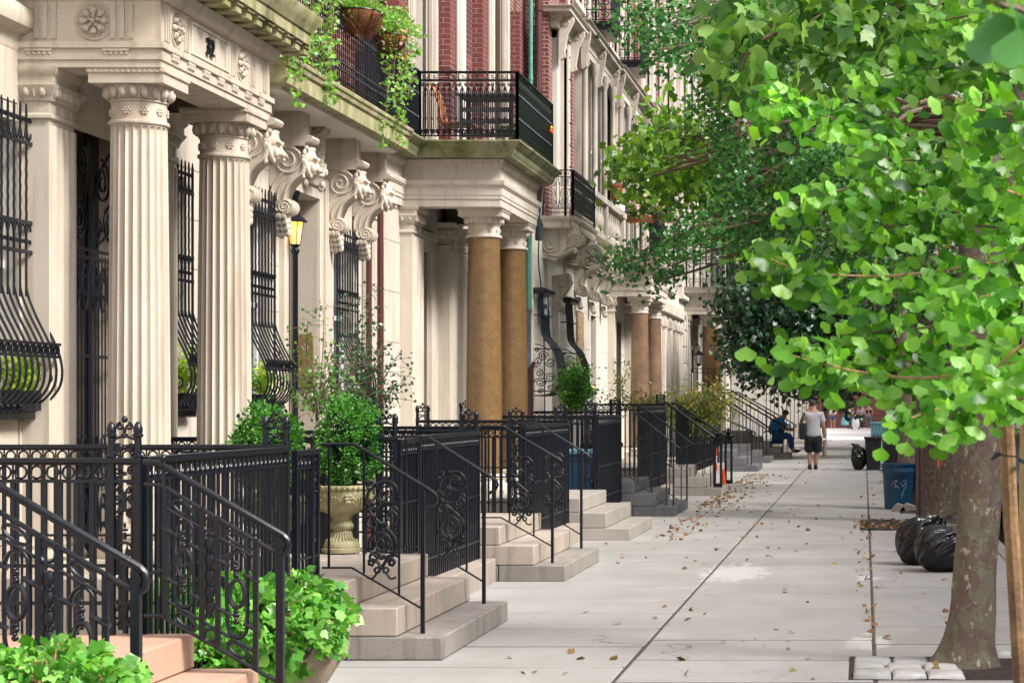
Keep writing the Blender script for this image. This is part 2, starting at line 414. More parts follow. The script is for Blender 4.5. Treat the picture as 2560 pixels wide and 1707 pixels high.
# ------------------------------------------------------------------ the ground: street, kerb, pavement slabs
def plane(name, x0, x1, y0, y1, z, mat, nx=1, ny=1):
    mb = MB(); mb.add([(x0,y0,z),(x1,y0,z),(x1,y1,z),(x0,y1,z)], [(0,1,2,3)])
    return struct(mb.build(name, mat, None, False))
plane('ground', -400, 400, -200, 900, -.30, mRoad)
plane('road', 1.65, 10.5, -40, 90, -.145, mRoad)
plane('cross_street', -60, 60, 90, 112, -.141, mBright)
plane('front_yards', -6.4, -3.45, -10, 84, -.03, mSide)
bk = MB().box(-3.46, 1.50, -12, 90, -.28, -.006); struct(bk.build('pavement_bed', mJoint, None, False))
farpav = MB().box(-30, 30, 112, 140, -.28, -.0); struct(farpav.build('far_pavement', mBright, None, False))
bk = MB().box(10.5, 14, -12, 90, -.28, 0); struct(bk.build('opposite_pavement', mSide, None, False))
side = thing('pavement', None, None, (0,0,0), kind='structure')
cols = [(-3.45,-1.504,0),(-1.490,.060,.35),(.074,1.495,.1)]
PITS = [(-0.09, 1.40, 12.0, 13.1), (-.05, .9, 26.2, 28.4), (.55,1.45,30.2,33.0), (.6,1.45,53,56)]
def slabs():
    for x0, x1, ph in cols:
        y = 4.0 + ph
        while y < 89:
            st = 1.08 + R.uniform(-.04,.04) if y < 60 else 5.5
            ya, yb = y + .021, y + st - .021; rects = [(x0,x1,ya,yb)]
            for (a0,a1,b0,b1) in PITS:
                n = []
                for (p,q,r,t) in rects:
                    if q<=a0 or p>=a1 or t<=b0 or r>=b1: n.append((p,q,r,t)); continue
                    if r<b0: n.append((p,q,r,b0))
                    if t>b1: n.append((p,q,b1,t))
                    if p<a0: n.append((p,a0,max(r,b0),min(t,b1)))
                    if q>a1: n.append((a1,q,max(r,b0),min(t,b1)))
                rects = n
            for (p,q,r,t) in rects:
                if q-p<.04 or t-r<.04: continue
                o = MB().box(p,q,r,t,-.06,0).build('paving_slab', mSide, side, True, bevel=.016)
                o.location.z = -.06 + R.uniform(-.003,.003)
                o.rotation_euler = (R.uniform(-.0016,.0016), R.uniform(-.0012,.0012), 0)
            y += st
slabs()
kerb = thing('kerb', None, None, (0,0,0), kind='structure')
y = -2
while y < 88:
    MB().box(1.50, 1.65, y+.005, y+1.83, -.3, .0).build('kerb_stone', mKerb, kerb, True, bevel=.012); y += 1.84
for i, (px0,px1,py0,py1) in enumerate(PITS):
    mb = MB(); nx, ny = 14, 20
    vs = [(px0+(px1-px0)*a/nx, py0+(py1-py0)*b/ny, (.006+R.uniform(-.009,.014)+.012*math.sin(a*.5)*math.sin(b*.4) if i else -.002+R.uniform(-.003,.004))) for b in range(ny+1) for a in range(nx+1)]
    mb.add(vs, [(b*(nx+1)+a, b*(nx+1)+a+1, (b+1)*(nx+1)+a+1, (b+1)*(nx+1)+a) for b in range(ny) for a in range(nx)])
    struct(mb.build('tree_pit_soil', mSoil, None))
cob = thing('cobbled_edging', 'pale granite setts edging the tree pit at the foot of the nearest plane tree', 'cobbles', (0.3,12.2,0))
def sett(x0,x1,y0,y1):
    mb = MB(); j = lambda s=.008: R.uniform(-s,s)
    h = R.uniform(.022,.036); c = .018
    top = [(x0+c+j(),y0+c+j(),h),(x1-c+j(),y0+c+j(),h),(x1-c+j(),y1-c+j(),h),(x0+c+j(),y1-c+j(),h)]
    md = [(x0,y0,h-.02),(x1,y0,h-.02),(x1,y1,h-.02),(x0,y1,h-.02)]
    bt = [(x0,y0,-.08),(x1,y0,-.08),(x1,y1,-.08),(x0,y1,-.08)]
    mb.add(bt+md+top, [(8,9,10,11)]+[(i,(i+1)%4,(i+1)%4+4,i+4) for i in range(4)]+[(4+i,4+(i+1)%4,8+(i+1)%4,8+i) for i in range(4)])
    mb.build('sett', mCob, cob, True, ang=60)
for r in range(3):
    x = -.07
    for k in range(3 if r < 2 else 2):
        w = R.uniform(.20,.25); y0 = 12.02+r*.31
        sett(x+.006, x+w-.006, y0, y0+.29); x += w
for k in range(6): sett(.75+k*.11, .85+k*.11, 13.0+R.uniform(0,.05), 13.2)
# loose stones by the blue bin
ls = thing('kerb_fragments', 'two broken pieces of grey kerbstone lying by the blue bin', 'stones', P(2250,1270,31.0))
for px_, w in ((2247,.10),(2270,.12)):
    c = P(px_,1268,30.8); MB().prism([(c.x-w*1.1,.0),(c.x+w*1.1,0),(c.x+w*.9,.09),(c.x-w*.2,.13),(c.x-w,.05)],'y',30.7,30.95).build('stone', mStepG, ls, bevel=.01)
# pale stains of spilt paint / patched cement (flat on the slabs)
def _unused(pts, name='cement_patch', z=.0045):
    mb = MB(); q = []
    for i,(x,y) in enumerate(pts): q.append((x+R.uniform(-.02,.02), y+R.uniform(-.04,.04), z))
    mb.add(q, [tuple(range(len(q)))]); return struct(mb.build(name, mBright, None, False))
0 and stain([(-1.62,19.3),(-1.45,19.0),(-1.2,18.9),(-.95,18.8),(-1.1,19.3),(-1.25,20.0),(-1.38,20.9),(-1.46,21.6),(-1.5,20.6),(-1.6,19.9)])
0 and stain([(-.16,13.4),(.22,13.35),(.18,14.0),(.12,14.5),(-.05,14.45),(-.14,14.0)])
0 and stain([(-.03,18.6),(.14,18.6),(.12,19.4),(.03,19.6)])
0 and stain([(-2.35,21.5),(-1.6,21.7),(-1.5,22.0),(-2.4,22.1)])

# ------------------------------------------------------------------ masonry pieces
def ashlar(root, x, y0, y1, z0, z1, mat, openings=(), ch=.46, bl=.95, depth=.05, bev=.004, backmat=None, gap=.004, back=.3):
    """facing blocks between y0,y1 with openings left free, on a solid backing"""
    mbk = MB()
    ys = sorted(set([y0,y1]+[v for o in openings for v in o[:2] if y0 < v < y1]))
    zs = sorted(set([z0,z1]+[v for o in openings for v in o[2:4] if z0 < v < z1]))
    for a,b in zip(ys,ys[1:]):
        for c,d in zip(zs,zs[1:]):
            my,mz=(a+b)/2,(c+d)/2
            if any(o[0]<my<o[1] and o[2]<mz<o[3] for o in openings): continue
            mbk.box(x-depth-back, x-gap*2.2, a, b, c, d)
    mbk.build('wall', backmat or mat, root, False)
    nz = max(1, round((z1-z0)/ch)); h = (z1-z0)/nz
    for r in range(nz):
        za, zb = z0+r*h, z0+(r+1)*h
        cuts = [(y0,y1)]
        for o in openings:
            if o[2] < (za+zb)/2 < o[3]:
                n = []
                for a,b in cuts:
                    if o[1]<=a or o[0]>=b: n.append((a,b)); continue
                    if o[0]>a: n.append((a,o[0]))
                    if o[1]<b: n.append((o[1],b))
                cuts = n
        for a,b in cuts:
            if b-a < .03: continue
            k = max(1, round((b-a)/bl)); w = (b-a)/k; off = (.5*w if r%2 and k>1 else 0)
            e = [a]+[a+off+i*w for i in range(0 if off else 1, k)]+[b]
            e = sorted(set(e))
            for p,q in zip(e,e[1:]):
                if q-p < .02: continue
                MB().box(x-gap*2.2, x, p+gap, q-gap, za+gap, zb-gap).build('stone_block', mat, root, False)

def brick_pier(root, x0, x1, y0, y1, z0, z1, nmax=999, cap=None):
    """pier with its near face x0..x1 at y0 and its street face y0..y1 at x1, laid brick by brick"""
    MB().box(x0+.004, x1-.004, y0+.004, y1-.004, z0, z1).build('mortar_core', mMortar, root, False)
    z = z0; r = 0; cnt = 0; rest = MB()
    while z < z1-.02:
        seq = []
        cut = .10 if r%2 else .21
        # near face bricks
        w = x1-x0; a = x1; first = True
        xs = [x1]
        step = .10 if r%2 else .21
        t = x1-step
        while t > x0+.04: xs.append(t); t -= .215
        xs.append(x0)
        for a,b in zip(xs,xs[1:]): seq.append((b+.006 if b>x0 else b, a-(.006 if a<x1 else 0), y0, y0+.09))
        t = y0+(.21 if r%2 else .10); ys=[y0+.094]
        while t < y1-.04: ys.append(t); t += .215
        ys.append(y1)
        for a,b in zip(ys,ys[1:]):
            if b-a>.02: seq.append((x1-.09, x1, a+.004, b-.004))
        for q in seq:
            m = MB().box(q[0],q[1],q[2],q[3],z+.006,z+.0685)
            if cnt < nmax: m.build('brick', mBrick, root, False)
            else: rest.box(q[0],q[1],q[2],q[3],z+.005,z+.070)
            cnt += 1
        z += .0755; r += 1
    if rest.v: stuff(rest.build('upper_bricks', mBrick, root, False))

def BRICKTEX():
    t = NT('far_brickwork')
    # brick pattern from position: x or y across, z up
    sx = t.n('ShaderNodeSeparateXYZ'); t.L(t.pos.outputs['Position'], sx.inputs[0])
    s = t.math('ADD', sx.outputs[0], sx.outputs[1]); cb = t.n('ShaderNodeCombineXYZ'); t.L(s, cb.inputs[0]); t.L(sx.outputs[2], cb.inputs[1])
    b = t.n('ShaderNodeTexBrick'); t.L(cb.outputs[0], b.inputs['Vector']); b.inputs['Scale'].default_value = 1
    b.inputs['Brick Width'].default_value=.215; b.inputs['Row Height'].default_value=.0755; b.inputs['Mortar Size'].default_value=.006
    b.inputs['Color1'].default_value=(.21,.055,.045,1); b.inputs['Color2'].default_value=(.12,.032,.03,1); b.inputs['Mortar'].default_value=(.42,.37,.33,1)
    t.L(b.outputs['Color'], t.b.inputs['Base Color']); t.b.inputs['Roughness'].default_value=.9
    bu = t.n('ShaderNodeBump'); bu.inputs['Strength'].default_value=.5; bu.inputs['Distance'].default_value=.008; bu.invert=True
    t.L(b.outputs['Fac'], bu.inputs['Height']); t.L(bu.outputs[0], t.b.inputs['Normal'])
    return t.m
mBrickT = BRICKTEX()

def flutes_col(cx, cy, z0, z1, r0, r1, nf=22):
    mb = MB(); per = 7; vs = []; N = nf*per
    zs = [(z0,0),(z0+.02,.0),(z0+.04,.75),(z0+.09,1)]+[(z0+.09+(z1-z0-.17)*i/6,1) for i in range(1,6)]+[(z1-.08,1),(z1-.045,.95),(z1-.03,.75),(z1-.02,0),(z1,0)]
    for z,dm in zs:
        q = (z-z0)/(z1-z0); r = r0+(r1-r0)*q**1.4
        for k in range(N):
            u = (k%per)/per; tt = (u-.5)/.42
            d = 0 if abs(tt)>=1 else .022*math.sqrt(1-tt*tt)
            a = 2*PI*k/N
            rr = r-d*dm; vs.append((cx+rr*math.cos(a), cy+rr*math.sin(a), z))
    fs = []
    for i in range(len(zs)-1):
        for k in range(N):
            l=(k+1)%N; fs.append((i*N+k,i*N+l,(i+1)*N+l,(i+1)*N+k))
    mb.add(vs,fs); return mb
def rosette(mb, c, r, axis='x', petals=6, th=.02):
    """flat flower; axis = direction it faces (x: +x, y: -y)"""
    def pt(u,v,w): return (c[0]+w, c[1]+u, c[2]+v) if axis=='x' else (c[0]+u, c[1]-w, c[2]+v)
    def blob(u,v,ru,rv,w0,rw):
        cc = pt(u,v,w0); rr = (rw,ru,rv) if axis=='x' else (ru,rw,rv); mb.ell(cc, rr, 8, 5)
    blob(0,0,r*.17,r*.17,th*1.3,th)
    for k in range(8):
        a=2*PI*k/8; pp_=[pt(q*r*math.cos(a),q*r*math.sin(a),th*w) for q,w in ((.42,.1),(.6,.5),(.78,.65),(.93,.2))]; mb.tube(pp_,[r*.10,r*.20,r*.24,r*.12],8)
        a+=PI/8; mb.tube([pt(q*r*math.cos(a),q*r*math.sin(a),th*w) for q,w in ((.6,.0),(.97,.1))],[r*.08,r*.10],5)
    for k in range(5):
        a=2*PI*k/5+.3; mb.tube([pt(q*r*math.cos(a),q*r*math.sin(a),th*w) for q,w in ((.15,.6),(.30,1.1),(.42,.7))],[r*.08,r*.14,r*.08],7)
    for ring,(q,s) in ():
        for k in range(petals if ring==0 else petals*2-2):
            nn = petals if ring==0 else petals*2-2
            a = 2*PI*k/nn+ring*.3
            blob(q*r*math.cos(a), q*r*math.sin(a), r*s, r*s, th*.5, th*(.9-.2*ring))
def ring3(mb, c, r, rr, axis='x', n=28):
    pts = [((c[0], c[1]+r*math.cos(2*PI*i/n), c[2]+r*math.sin(2*PI*i/n)) if axis=='x' else (c[0]+r*math.cos(2*PI*i/n), c[1], c[2]+r*math.sin(2*PI*i/n))) for i in range(n)]
    mb.tube(pts, rr, 6, closed=True)
def eggs(mb, a, b, z, sp, r, out=(0,0)):
    a = Vector(a); b = Vector(b); L = (b-a).length; n = max(1,int(L/sp)); d = (b-a)/n
    for i in range(n):
        p = a+d*(i+.5)
        rx = (r*.62 if abs(d.x)>abs(d.y) else r*.6); ry = (r*.6 if abs(d.x)>abs(d.y) else r*.62)
        mb.ell((p.x+out[0],p.y+out[1],z), (rx,ry,r), 8, 6)
        q = a+d*i; mb.ell((q.x+out[0],q.y+out[1],z), (r*.14 if abs(d.x)>abs(d.y) else r*.5, r*.5 if abs(d.x)>abs(d.y) else r*.14, r*.95), 6, 5)
def capital(cx, cy, zt, r, mat, parent, rope=False, ab=.25, s=1.0):
    """round capital hanging down from zt: abacus, egg ovolo, necking with rosettes, astragal"""
    mb = MB()
    mb.sweep([(-.02,zt),(.02,zt),(.02,zt-.03*s),(.0,zt-.045*s),(0,zt-.095*s),(-.02,zt-.10*s)], [(cx-ab+.02,cy-ab+.02),(cx+ab-.02,cy-ab+.02),(cx+ab-.02,cy+ab-.02),(cx-ab+.02,cy+ab-.02)], True)
    mb.box(cx-ab+.01,cx+ab-.01,cy-ab+.01,cy+ab-.01,zt-.099*s,zt-.001)
    k = 14
    for i in range(k):
        t = (i+.5)/k*2-1
        mb.ell((cx+t*ab, cy-ab, zt-.022*s), (.013,.008,.010), 6, 4); mb.ell((cx+ab, cy+t*ab, zt-.022*s), (.008,.013,.010), 6, 4)
    mb.lathe(cx,cy,[(r*.95,zt-.20*s),(r*1.0,zt-.19*s),(r*1.12,zt-.15*s),(r*1.2,zt-.11*s),(r*1.2,zt-.098*s)],28)
    n = 18
    for i in range(n):
        a = 2*PI*i/n; q = r*1.12
        mb.ell((cx+q*math.cos(a),cy+q*math.sin(a),zt-.142*s),(.030,.030,.044*s),8,6)
        a += PI/n; mb.tube([(cx+r*1.02*math.cos(a),cy+r*1.02*math.sin(a),zt-.188*s),(cx+r*1.19*math.cos(a),cy+r*1.19*math.sin(a),zt-.105*s)],.008,5)
    mb.lathe(cx,cy,[(r*.97,zt-.335*s),(r*.97,zt-.20*s)],32,False)
    mb.lathe(cx,cy,[(r*.96,zt-.36*s),(r*1.06,zt-.355*s),(r*1.08,zt-.345*s),(r*1.06,zt-.333*s),(r*.96,zt-.328*s)],32,False)
    mb.lathe(cx,cy,[(r*.97,zt-.21*s),(r*1.03,zt-.205*s),(r*1.03,zt-.195*s)],32,False)
    for i in range(10):
        a = 2*PI*(i+.35)/10
        for j in range(6):
            b = 2*PI*j/6; u = .020*math.cos(b); v = .020*math.sin(b); q = r*.985
            mb.ell((cx+q*math.cos(a)-u*math.sin(a), cy+q*math.sin(a)+u*math.cos(a), zt-.27*s+v),(.011,.011,.011),6,4)
        mb.ell((cx+r*.99*math.cos(a),cy+r*.99*math.sin(a),zt-.27*s),(.012,.012,.012),6,4)
    if rope:
        for i in range(40):
            a = 2*PI*i/40; q=r*1.06
            mb.tube([(cx+q*math.cos(a),cy+q*math.sin(a),zt-.357*s),(cx+q*math.cos(a+.1),cy+q*math.sin(a+.1),zt-.333*s)],.010,5)
    return mb.build('capital', mat, parent)
def anta(root, x0, x1, y0, y1, z0, zt, mat, flut=True, capm=True):
    """flat pilaster on the wall: shaft, moulded capital, base"""
    s = MB(); h = .34
    s.box(x0,x1,y0,y1,z0,zt-.2)
    if flut:
        n = 4; w=(y1-y0)/n
        for i in range(n): s.tube([(x1+.001,y0+w*(i+.5),z0+.25),(x1+.001,y0+w*(i+.5),zt-h-.04)], w*.33, 6)
    p = s.build('pilaster', mat, root)
    c = MB(); path = [(x0,y0),(x1,y0),(x1,y1),(x0,y1)]
    c.sweep([(-.02,zt-h),(.004,zt-h),(.022,zt-h+.01),(.022,zt-h+.03),(.004,zt-h+.045),(.004,zt-.22),(.02,zt-.215),(.03,zt-.18),(.062,zt-.13),(.066,zt-.115),(.05,zt-.11),(.05,zt-.06),(.075,zt-.03),(.078,zt),(-.02,zt)], path)
    eggs(c,(x0+.01,y0-.045),(x1+.03,y0-.045),zt-.16,.085,.036); eggs(c,(x1+.045,y0),(x1+.045,y1),zt-.16,.085,.036)
    for i in range(3):
        c.ell((x1+.006,y0+(y1-y0)*(i+.5)/3,zt-.275),(.014,.03,.04),6,5)
    c.box(x0,x1-.001,y0+.001,y1-.001,zt-.335,zt-.002)
    c.build('pilaster_capital', mat, p)
    b = MB(); b.sweep([(-.02,z0),(.07,z0),(.07,z0+.09),(.05,z0+.10),(.068,z0+.13),(.05,z0+.17),(.03,z0+.185),(.035,z0+.21),(.012,z0+.25),(-.02,z0+.25)], path)
    b.build('pilaster_base', mat, p)

SCR = lambda pts, f: [f(*p) for p in pts]

# ------------------------------------------------------------------ house: nearest wall (left edge of the frame)
XW = -5.6
def grille(root, yf, w, zt=3.6, n=8, plant=None, x=XW, s=1.0):
    """iron window grille that bellies out at the foot; far edge at yf"""
    y0 = yf-w; mbm = MB()
    o = MB(); d=.06
    dz = zt-3.6
    g = MB(); prof = [(0,zt-.23),(0,2.42),(.02,2.34),(.07,2.22),(.13,2.10),(.18,1.98),(.20,1.87),(.185,1.77),(.13,1.69),(.06,1.64),(.0,1.615),(.05,1.605),(.085,1.625),(.075,1.655),(.055,1.65)]
    root_g = MB()
    for z in (zt-.225, 2.85, 2.655): root_g.box(x+d-.008,x+d+.012,y0-.01,yf+.01,z-.012,z+.012)
    for z in (2.045,1.962):
        xx = x+d+.182
        root_g.box(xx-.008,xx+.012,y0,yf,z-.009,z+.009)
    root_g.box(x-.02,x+.09,y0-.01,yf+.01,1.55,1.60)
    for k in range(n*2): ring = [(x+d+.184, y0+w*(k+.5)/(n*2)+.016*math.cos(a), 2.003+.03*math.sin(a)) for a in [2*PI*i/8 for i in range(8)]]; root_g.tube(ring,.005,4,closed=True)
    for k in range(n):
        yc = y0+w*(k+.5)/n
        for za,zb in ((2.67,2.84),):
            root_g.tube([(x+d,yc-w/n/2+.004,za),(x+d,yc-w/n/2+.004,za+.09),(x+d,yc-.02,zb-.02),(x+d,yc,zb),(x+d,yc+.02,zb-.02),(x+d,yc+w/n/2-.004,za+.09),(x+d,yc+w/n/2-.004,za)],.006,4)
            root_g.tube([(x+d,)+q for q in spiral((yc-.018,za+.05),.018,0,1.2,1,10)],.005,4); root_g.tube([(x+d,)+q for q in spiral((yc+.018,za+.05),.018,PI,1.2,-1,10)],.005,4)
        zc = zt-.1
        root_g.tube([(x+d,yc-w/n/2+.004,zt-.06),(x+d,yc-w/n/2+.006,zc-.03),(x+d,yc-.02,zt-.19),(x+d,yc,zt-.205),(x+d,yc+.02,zt-.19),(x+d,yc+w/n/2-.006,zc-.03),(x+d,yc+w/n/2-.004,zt-.06)],.007,4)
        root_g.tube([(x+d,)+q for q in spiral((yc-.02,zt-.075),.02,PI,1.3,-1,10)],.006,4); root_g.tube([(x+d,)+q for q in spiral((yc+.02,zt-.075),.02,0,1.3,1,10)],.006,4)
    # end brackets with scrolls on the near and far side
    for yy in (y0,yf):
        root_g.tube([(x+d,yy,zt),(x+d,yy,zt-.3),(x+d,yy,2.0),(x+d,yy,1.62)],.012,5)
        root_g.tube([(p[0],yy,p[1]) for p in spiral((x+d+.09,1.83),.075,PI*.5,1.4,1,18)],.007,4)
        root_g.tube([(p[0],yy,p[1]) for p in spiral((x+d+.03,2.12),.05,-PI*.2,1.2,-1,14)],.006,4)
    gr = root_g.build('window_grille', mIron, root)
    for k in range(n+1):
        yc = y0+w*k/n; b = MB()
        tw = [(x+d+(.0017*math.cos(j*2.1) if 2.9<z_<zt-.25 else 0), yc+(.0017*math.sin(j*2.1) if 2.9<z_<zt-.25 else 0), z_) for j,z_ in enumerate(np.linspace(zt,2.36,44))]
        b.tube(tw, .009, 5)
        b.tube(smoothp([(x+d+p[0],yc,p[1]) for p in prof[1:]],3), .009, 5)
        b.ell((x+d,yc,zt+.01),(.008,.008,.03),6,4)
        b.build('bar', mIron, gr)
    # window behind
    o.box(x-.16,x-.13,y0-.02,yf+.02,1.66,zt-.12); wnd = o.build('window', mGlass, root, False)
    fr = MB()
    for yy in (y0-.02,yf-.03,(y0+yf)/2-.02): fr.box(x-.13,x-.10,yy,yy+.05,1.66,zt-.12)
    for z in (1.66,2.55,zt-.17): fr.box(x-.13,x-.10,y0,yf,z,z+.05)
    fr.build('window_frame', mWhiteP, wnd, False)

h0 = thing('townhouse', 'pale stone townhouse at the left edge, rounded string course above its window grille', 'house', (-6.5,9,0))
ashlar(h0, XW, 4.0, 13.24, -.1, 4.05, mLime, [(11.9,13.40,1.6,3.52)], ch=.42)
m = MB(); m.sweep([(-.25,3.98),(.0,3.98),(.01,4.0),(.01,4.06),(.03,4.09),(.06,4.10),(.10,4.13),(.115,4.19),(.10,4.25),(.06,4.285),(.02,4.29),(.02,4.34),(-.25,4.36)], [(-5.6,4),(-5.6,13.26),(-6.2,13.26)]); m.build('string_course', mLime, h0)
MB().box(-6.6,-5.62,4,13.25,4.36,15).build('upper_wall', mPale, h0, False)
grille(h0, 13.32, 1.33, n=14)

# ------------------------------------------------------------------ house number 32 with its columned porch
h1 = thing('townhouse', 'stone townhouse whose fluted columned porch carries the number 32 on its frieze', 'house', (-6.5,14.5,0))
ashlar(h1, XW, 13.26, 17.52, -.1, 4.42, mPale, [(14.05,15.35,.5,3.7),(15.9,16.52,1.6,3.52)], ch=.42, bl=1.2)
Y0,Y1,XO = 13.25,15.68,-4.66
grille(h1, 16.5, .62, n=7)
# door recess with iron gates
g = MB(); g.box(-5.9,-5.87,14.0,15.4,.5,3.75); g.build('front_door', mDoor, h1, False)
MB().box(-5.88,-5.595,13.95,14.056,.5,3.69).box(-5.88,-5.595,15.344,15.45,.5,3.69).box(-5.88,-5.595,14.05,15.35,3.692,3.8).build('door_reveal', mLime, h1, False)
g = MB(); xg=-5.70
for y in (14.07,14.68,14.72,15.33): g.box(xg-.015,xg+.015,y-.012,y+.012,.5,3.68)
for z in (.55,1.05,2.0,2.72,2.78,3.66): g.box(xg-.013,xg+.013,14.07,15.33,z-.012,z+.012)
gate = g.build('iron_gate', mIron, h1)
def gate_scrolls(yc, w, flip):
    s = MB(); f = lambda pts: [(xg+.012,p[0],p[1]) for p in pts]
    s.tube(f(spiral((yc-.10,3.3),.17,PI*.5,2,flip)),.011,5); s.tube(f(spiral((yc+.10,3.02),.16,-PI*.5,2,flip)),.011,5)
    s.tube(f(spiral((yc+.17,3.42),.11,PI*.5,1.6,-flip)),.009,5); s.tube(f(spiral((yc-.19,2.93),.10,0,1.6,-flip)),.009,5)
    s.tube(f(smoothp([(yc-.27,2.8),(yc-.24,3.2),(yc-.05,3.45),(yc+.2,3.6)])),.011,5); s.tube(f(smoothp([(yc+.27,3.65),(yc+.24,3.2),(yc+.05,2.95),(yc-.2,2.82)])),.011,5)
    s.build('scrollwork', mIron, gate)
    for zb,zt_ in ((.6,1.02),(1.08,1.45),(2.3,2.7)):
        s = MB()
        for i in range(4):
            c = yc-.225+i*.15
            hh = (zt_-zb)
            s.tube(f(circ((c,zb+hh*.5),.055,14,hh*.42)),.009,5,closed=True)
            s.tube(f(spiral((c-.03,zb+hh*.35),.028,0,1.3,1,12)),.007,4); s.tube(f(spiral((c+.03,zb+hh*.35),.028,PI,1.3,-1,12)),.007,4)
            s.tube(f(spiral((c-.03,zb+hh*.68),.028,0,1.3,1,12)),.007,4); s.tube(f(spiral((c+.03,zb+hh*.68),.028,PI,1.3,-1,12)),.007,4)
        s.build('scrollwork', mIron, gate)
    for i in range(9):
        c = yc-.26+i*.065; MB().tube([(xg,c,1.0),(xg,c,2.75)],.006,5).build('bar', mIron, gate)
gate_scrolls(14.375,.6,1); gate_scrolls(15.025,.6,-1)
anta(h1, -5.62, -5.42, 13.30, 13.72, .5, 3.88, mLime)
anta(h1, -5.62, -5.42, 15.42, 15.75, .5, 3.88, mLime)
MB().box(-5.6,-4.45,13.0,15.9,.0,.52).build('porch_floor', mStep, h1, bevel=.01)
def porch_column(root, cx, cy, zt, flut, mat, cmat, r=.205, rope=False, z0=.52):
    if flut: s = flutes_col(cx,cy,z0+.30,zt-.35,r,r*.885)
    else: s = MB().lathe(cx,cy,[(r*1.04,z0+.30),(r*1.0,z0+.36),(r*.985,z0+1.3),(r*.94,z0+2.2),(r*.88,zt-.40),(r*.9,zt-.35)],36)
    c = s.build('column', mat, root)
    capital(cx,cy,zt,r*.90,cmat,c,rope,ab=r*1.26)
    b = MB(); b.lathe(cx,cy,[(r*1.35,z0+.10),(r*1.38,z0+.13),(r*1.33,z0+.17),(r*1.14,z0+.19),(r*1.1,z0+.22),(r*1.2,z0+.245),(r*1.17,z0+.28),(r*1.04,z0+.30)],32)
    b.box(cx-r*1.4,cx+r*1.4,cy-r*1.4,cy+r*1.4,z0-.0,z0+.10); b.build('column_base', cmat, c)
porch_column(h1, -4.90, 13.52, 3.88, True, mLime, mLime)
porch_column(h1, -4.90, 15.32, 3.88, True, mLime, mLime)
path = [(-5.62,Y0),(XO,Y0),(XO,Y1),(-5.62,Y1)]
e = MB(); e.sweep([(-.34,3.88),(0,3.88),(0,3.925),(.012,3.93),(.012,4.0),(.03,4.005),(.03,4.045),(.0,4.05),(0,4.32),(.025,4.33),(.05,4.36),(.075,4.42),(-.34,4.42)], path)
e.box(-5.62,XO-.3,Y0+.3,Y1-.3,4.15,4.25)
e.box(-5.58,XO-.33,Y0+.36,Y1-.36,4.10,4.15)
en = e.build('entablature', mLime, h1)
g = MB()
for yy,kind in ((13.55,0),(14.93,0)): pass
for yy in (13.48,13.80,14.12,14.44,14.76,15.08,15.40):
    g=MB(); g.box(XO+.008,XO+.026,yy-.07,yy+.07,3.985,4.0)
    for k in range(5): g.prism([(yy-.065+k*.0285,3.955),(yy-.045+k*.0285,3.955),(yy-.048+k*.0285,3.985),(yy-.062+k*.0285,3.985)],'x',XO+.010,XO+.026)
    g.build('guttae', mLime, en)
for a,b in ((64/2.56*0+-5.55,-5.37),(-5.04,-4.86)):
    g=MB(); g.box(a,b,Y0-.026,Y0-.008,3.985,4.0)
    for k in range(5): g.ell((a+.02+k*(b-a-.04)/4,Y0-.014,3.972),(.013,.012,.014),6,4)
    g.build('guttae', mLime, en)
s = MB()
for x0,x1 in ((-5.50,-5.33),(-4.99,-4.82)):
    s=MB()
    for k in range(3): s.box(x0+k*.058,x0+k*.058+.034,Y0-.012,Y0+.005,4.07,4.31)
    s.build('triglyph', mLime, en)
for y0,y1 in ((13.70,13.80),(14.72,14.82),(15.2,15.3),(13.32,13.40),(15.5,15.6)):
    s=MB()
    for k in range(3): s.box(XO-.005,XO+.012,y0+k*.035,y0+k*.035+.02,4.07,4.31)
    s.build('triglyph', mLime, en)
for c,ax in (((-5.10,Y0,4.185),'y'),((XO,13.555,4.185),'x'),((XO,14.965,4.185),'x')):
    r_ = MB(); rosette(r_, c, .10, ax, 5, .022); ring3(r_, c, .122, .011, ax); ring3(r_, c, .105, .006, ax)
    # disc behind
    n=28
    r_.build('rosette', mLime, en)
pn = MB()
pn.box(XO-.002,XO+.010,13.84,14.68,4.285,4.30).box(XO-.002,XO+.010,13.84,14.68,4.075,4.09).box(XO-.002,XO+.010,13.84,13.86,4.09,4.285).box(XO-.002,XO+.010,14.66,14.68,4.09,4.285)
pn.build('number_panel', mPale, en)
fc = bpy.data.curves.new('n','FONT'); fc.body = '32'; fc.size = .17; fc.extrude = .008; fc.offset=.001; fc.align_x='CENTER'
fo = bpy.data.objects.new('n', fc); COL.objects.link(fo)
bpy.context.view_layer.update()
me = bpy.data.meshes.new_from_object(fo.evaluated_get(bpy.context.evaluated_depsgraph_get())); COL.objects.unlink(fo)
me.materials.append(mIron)
def text_mesh(body, size, mat, extrude=.002, offset=0.0):
    fc = bpy.data.curves.new('n','FONT'); fc.body = body; fc.size = size; fc.extrude = extrude; fc.offset = offset; fc.align_x='CENTER'; fc.resolution_u = 3
    fo = bpy.data.objects.new('n', fc); COL.objects.link(fo); bpy.context.view_layer.update()
    me = bpy.data.meshes.new_from_object(fo.evaluated_get(bpy.context.evaluated_depsgraph_get())); COL.objects.unlink(fo)
    me.materials.append(mat); return me
no = inst(me, 'house_number', en, (XO+.014,14.22,4.125), (PI/2,0,PI/2)); no['label'] = 'black iron numerals 32'
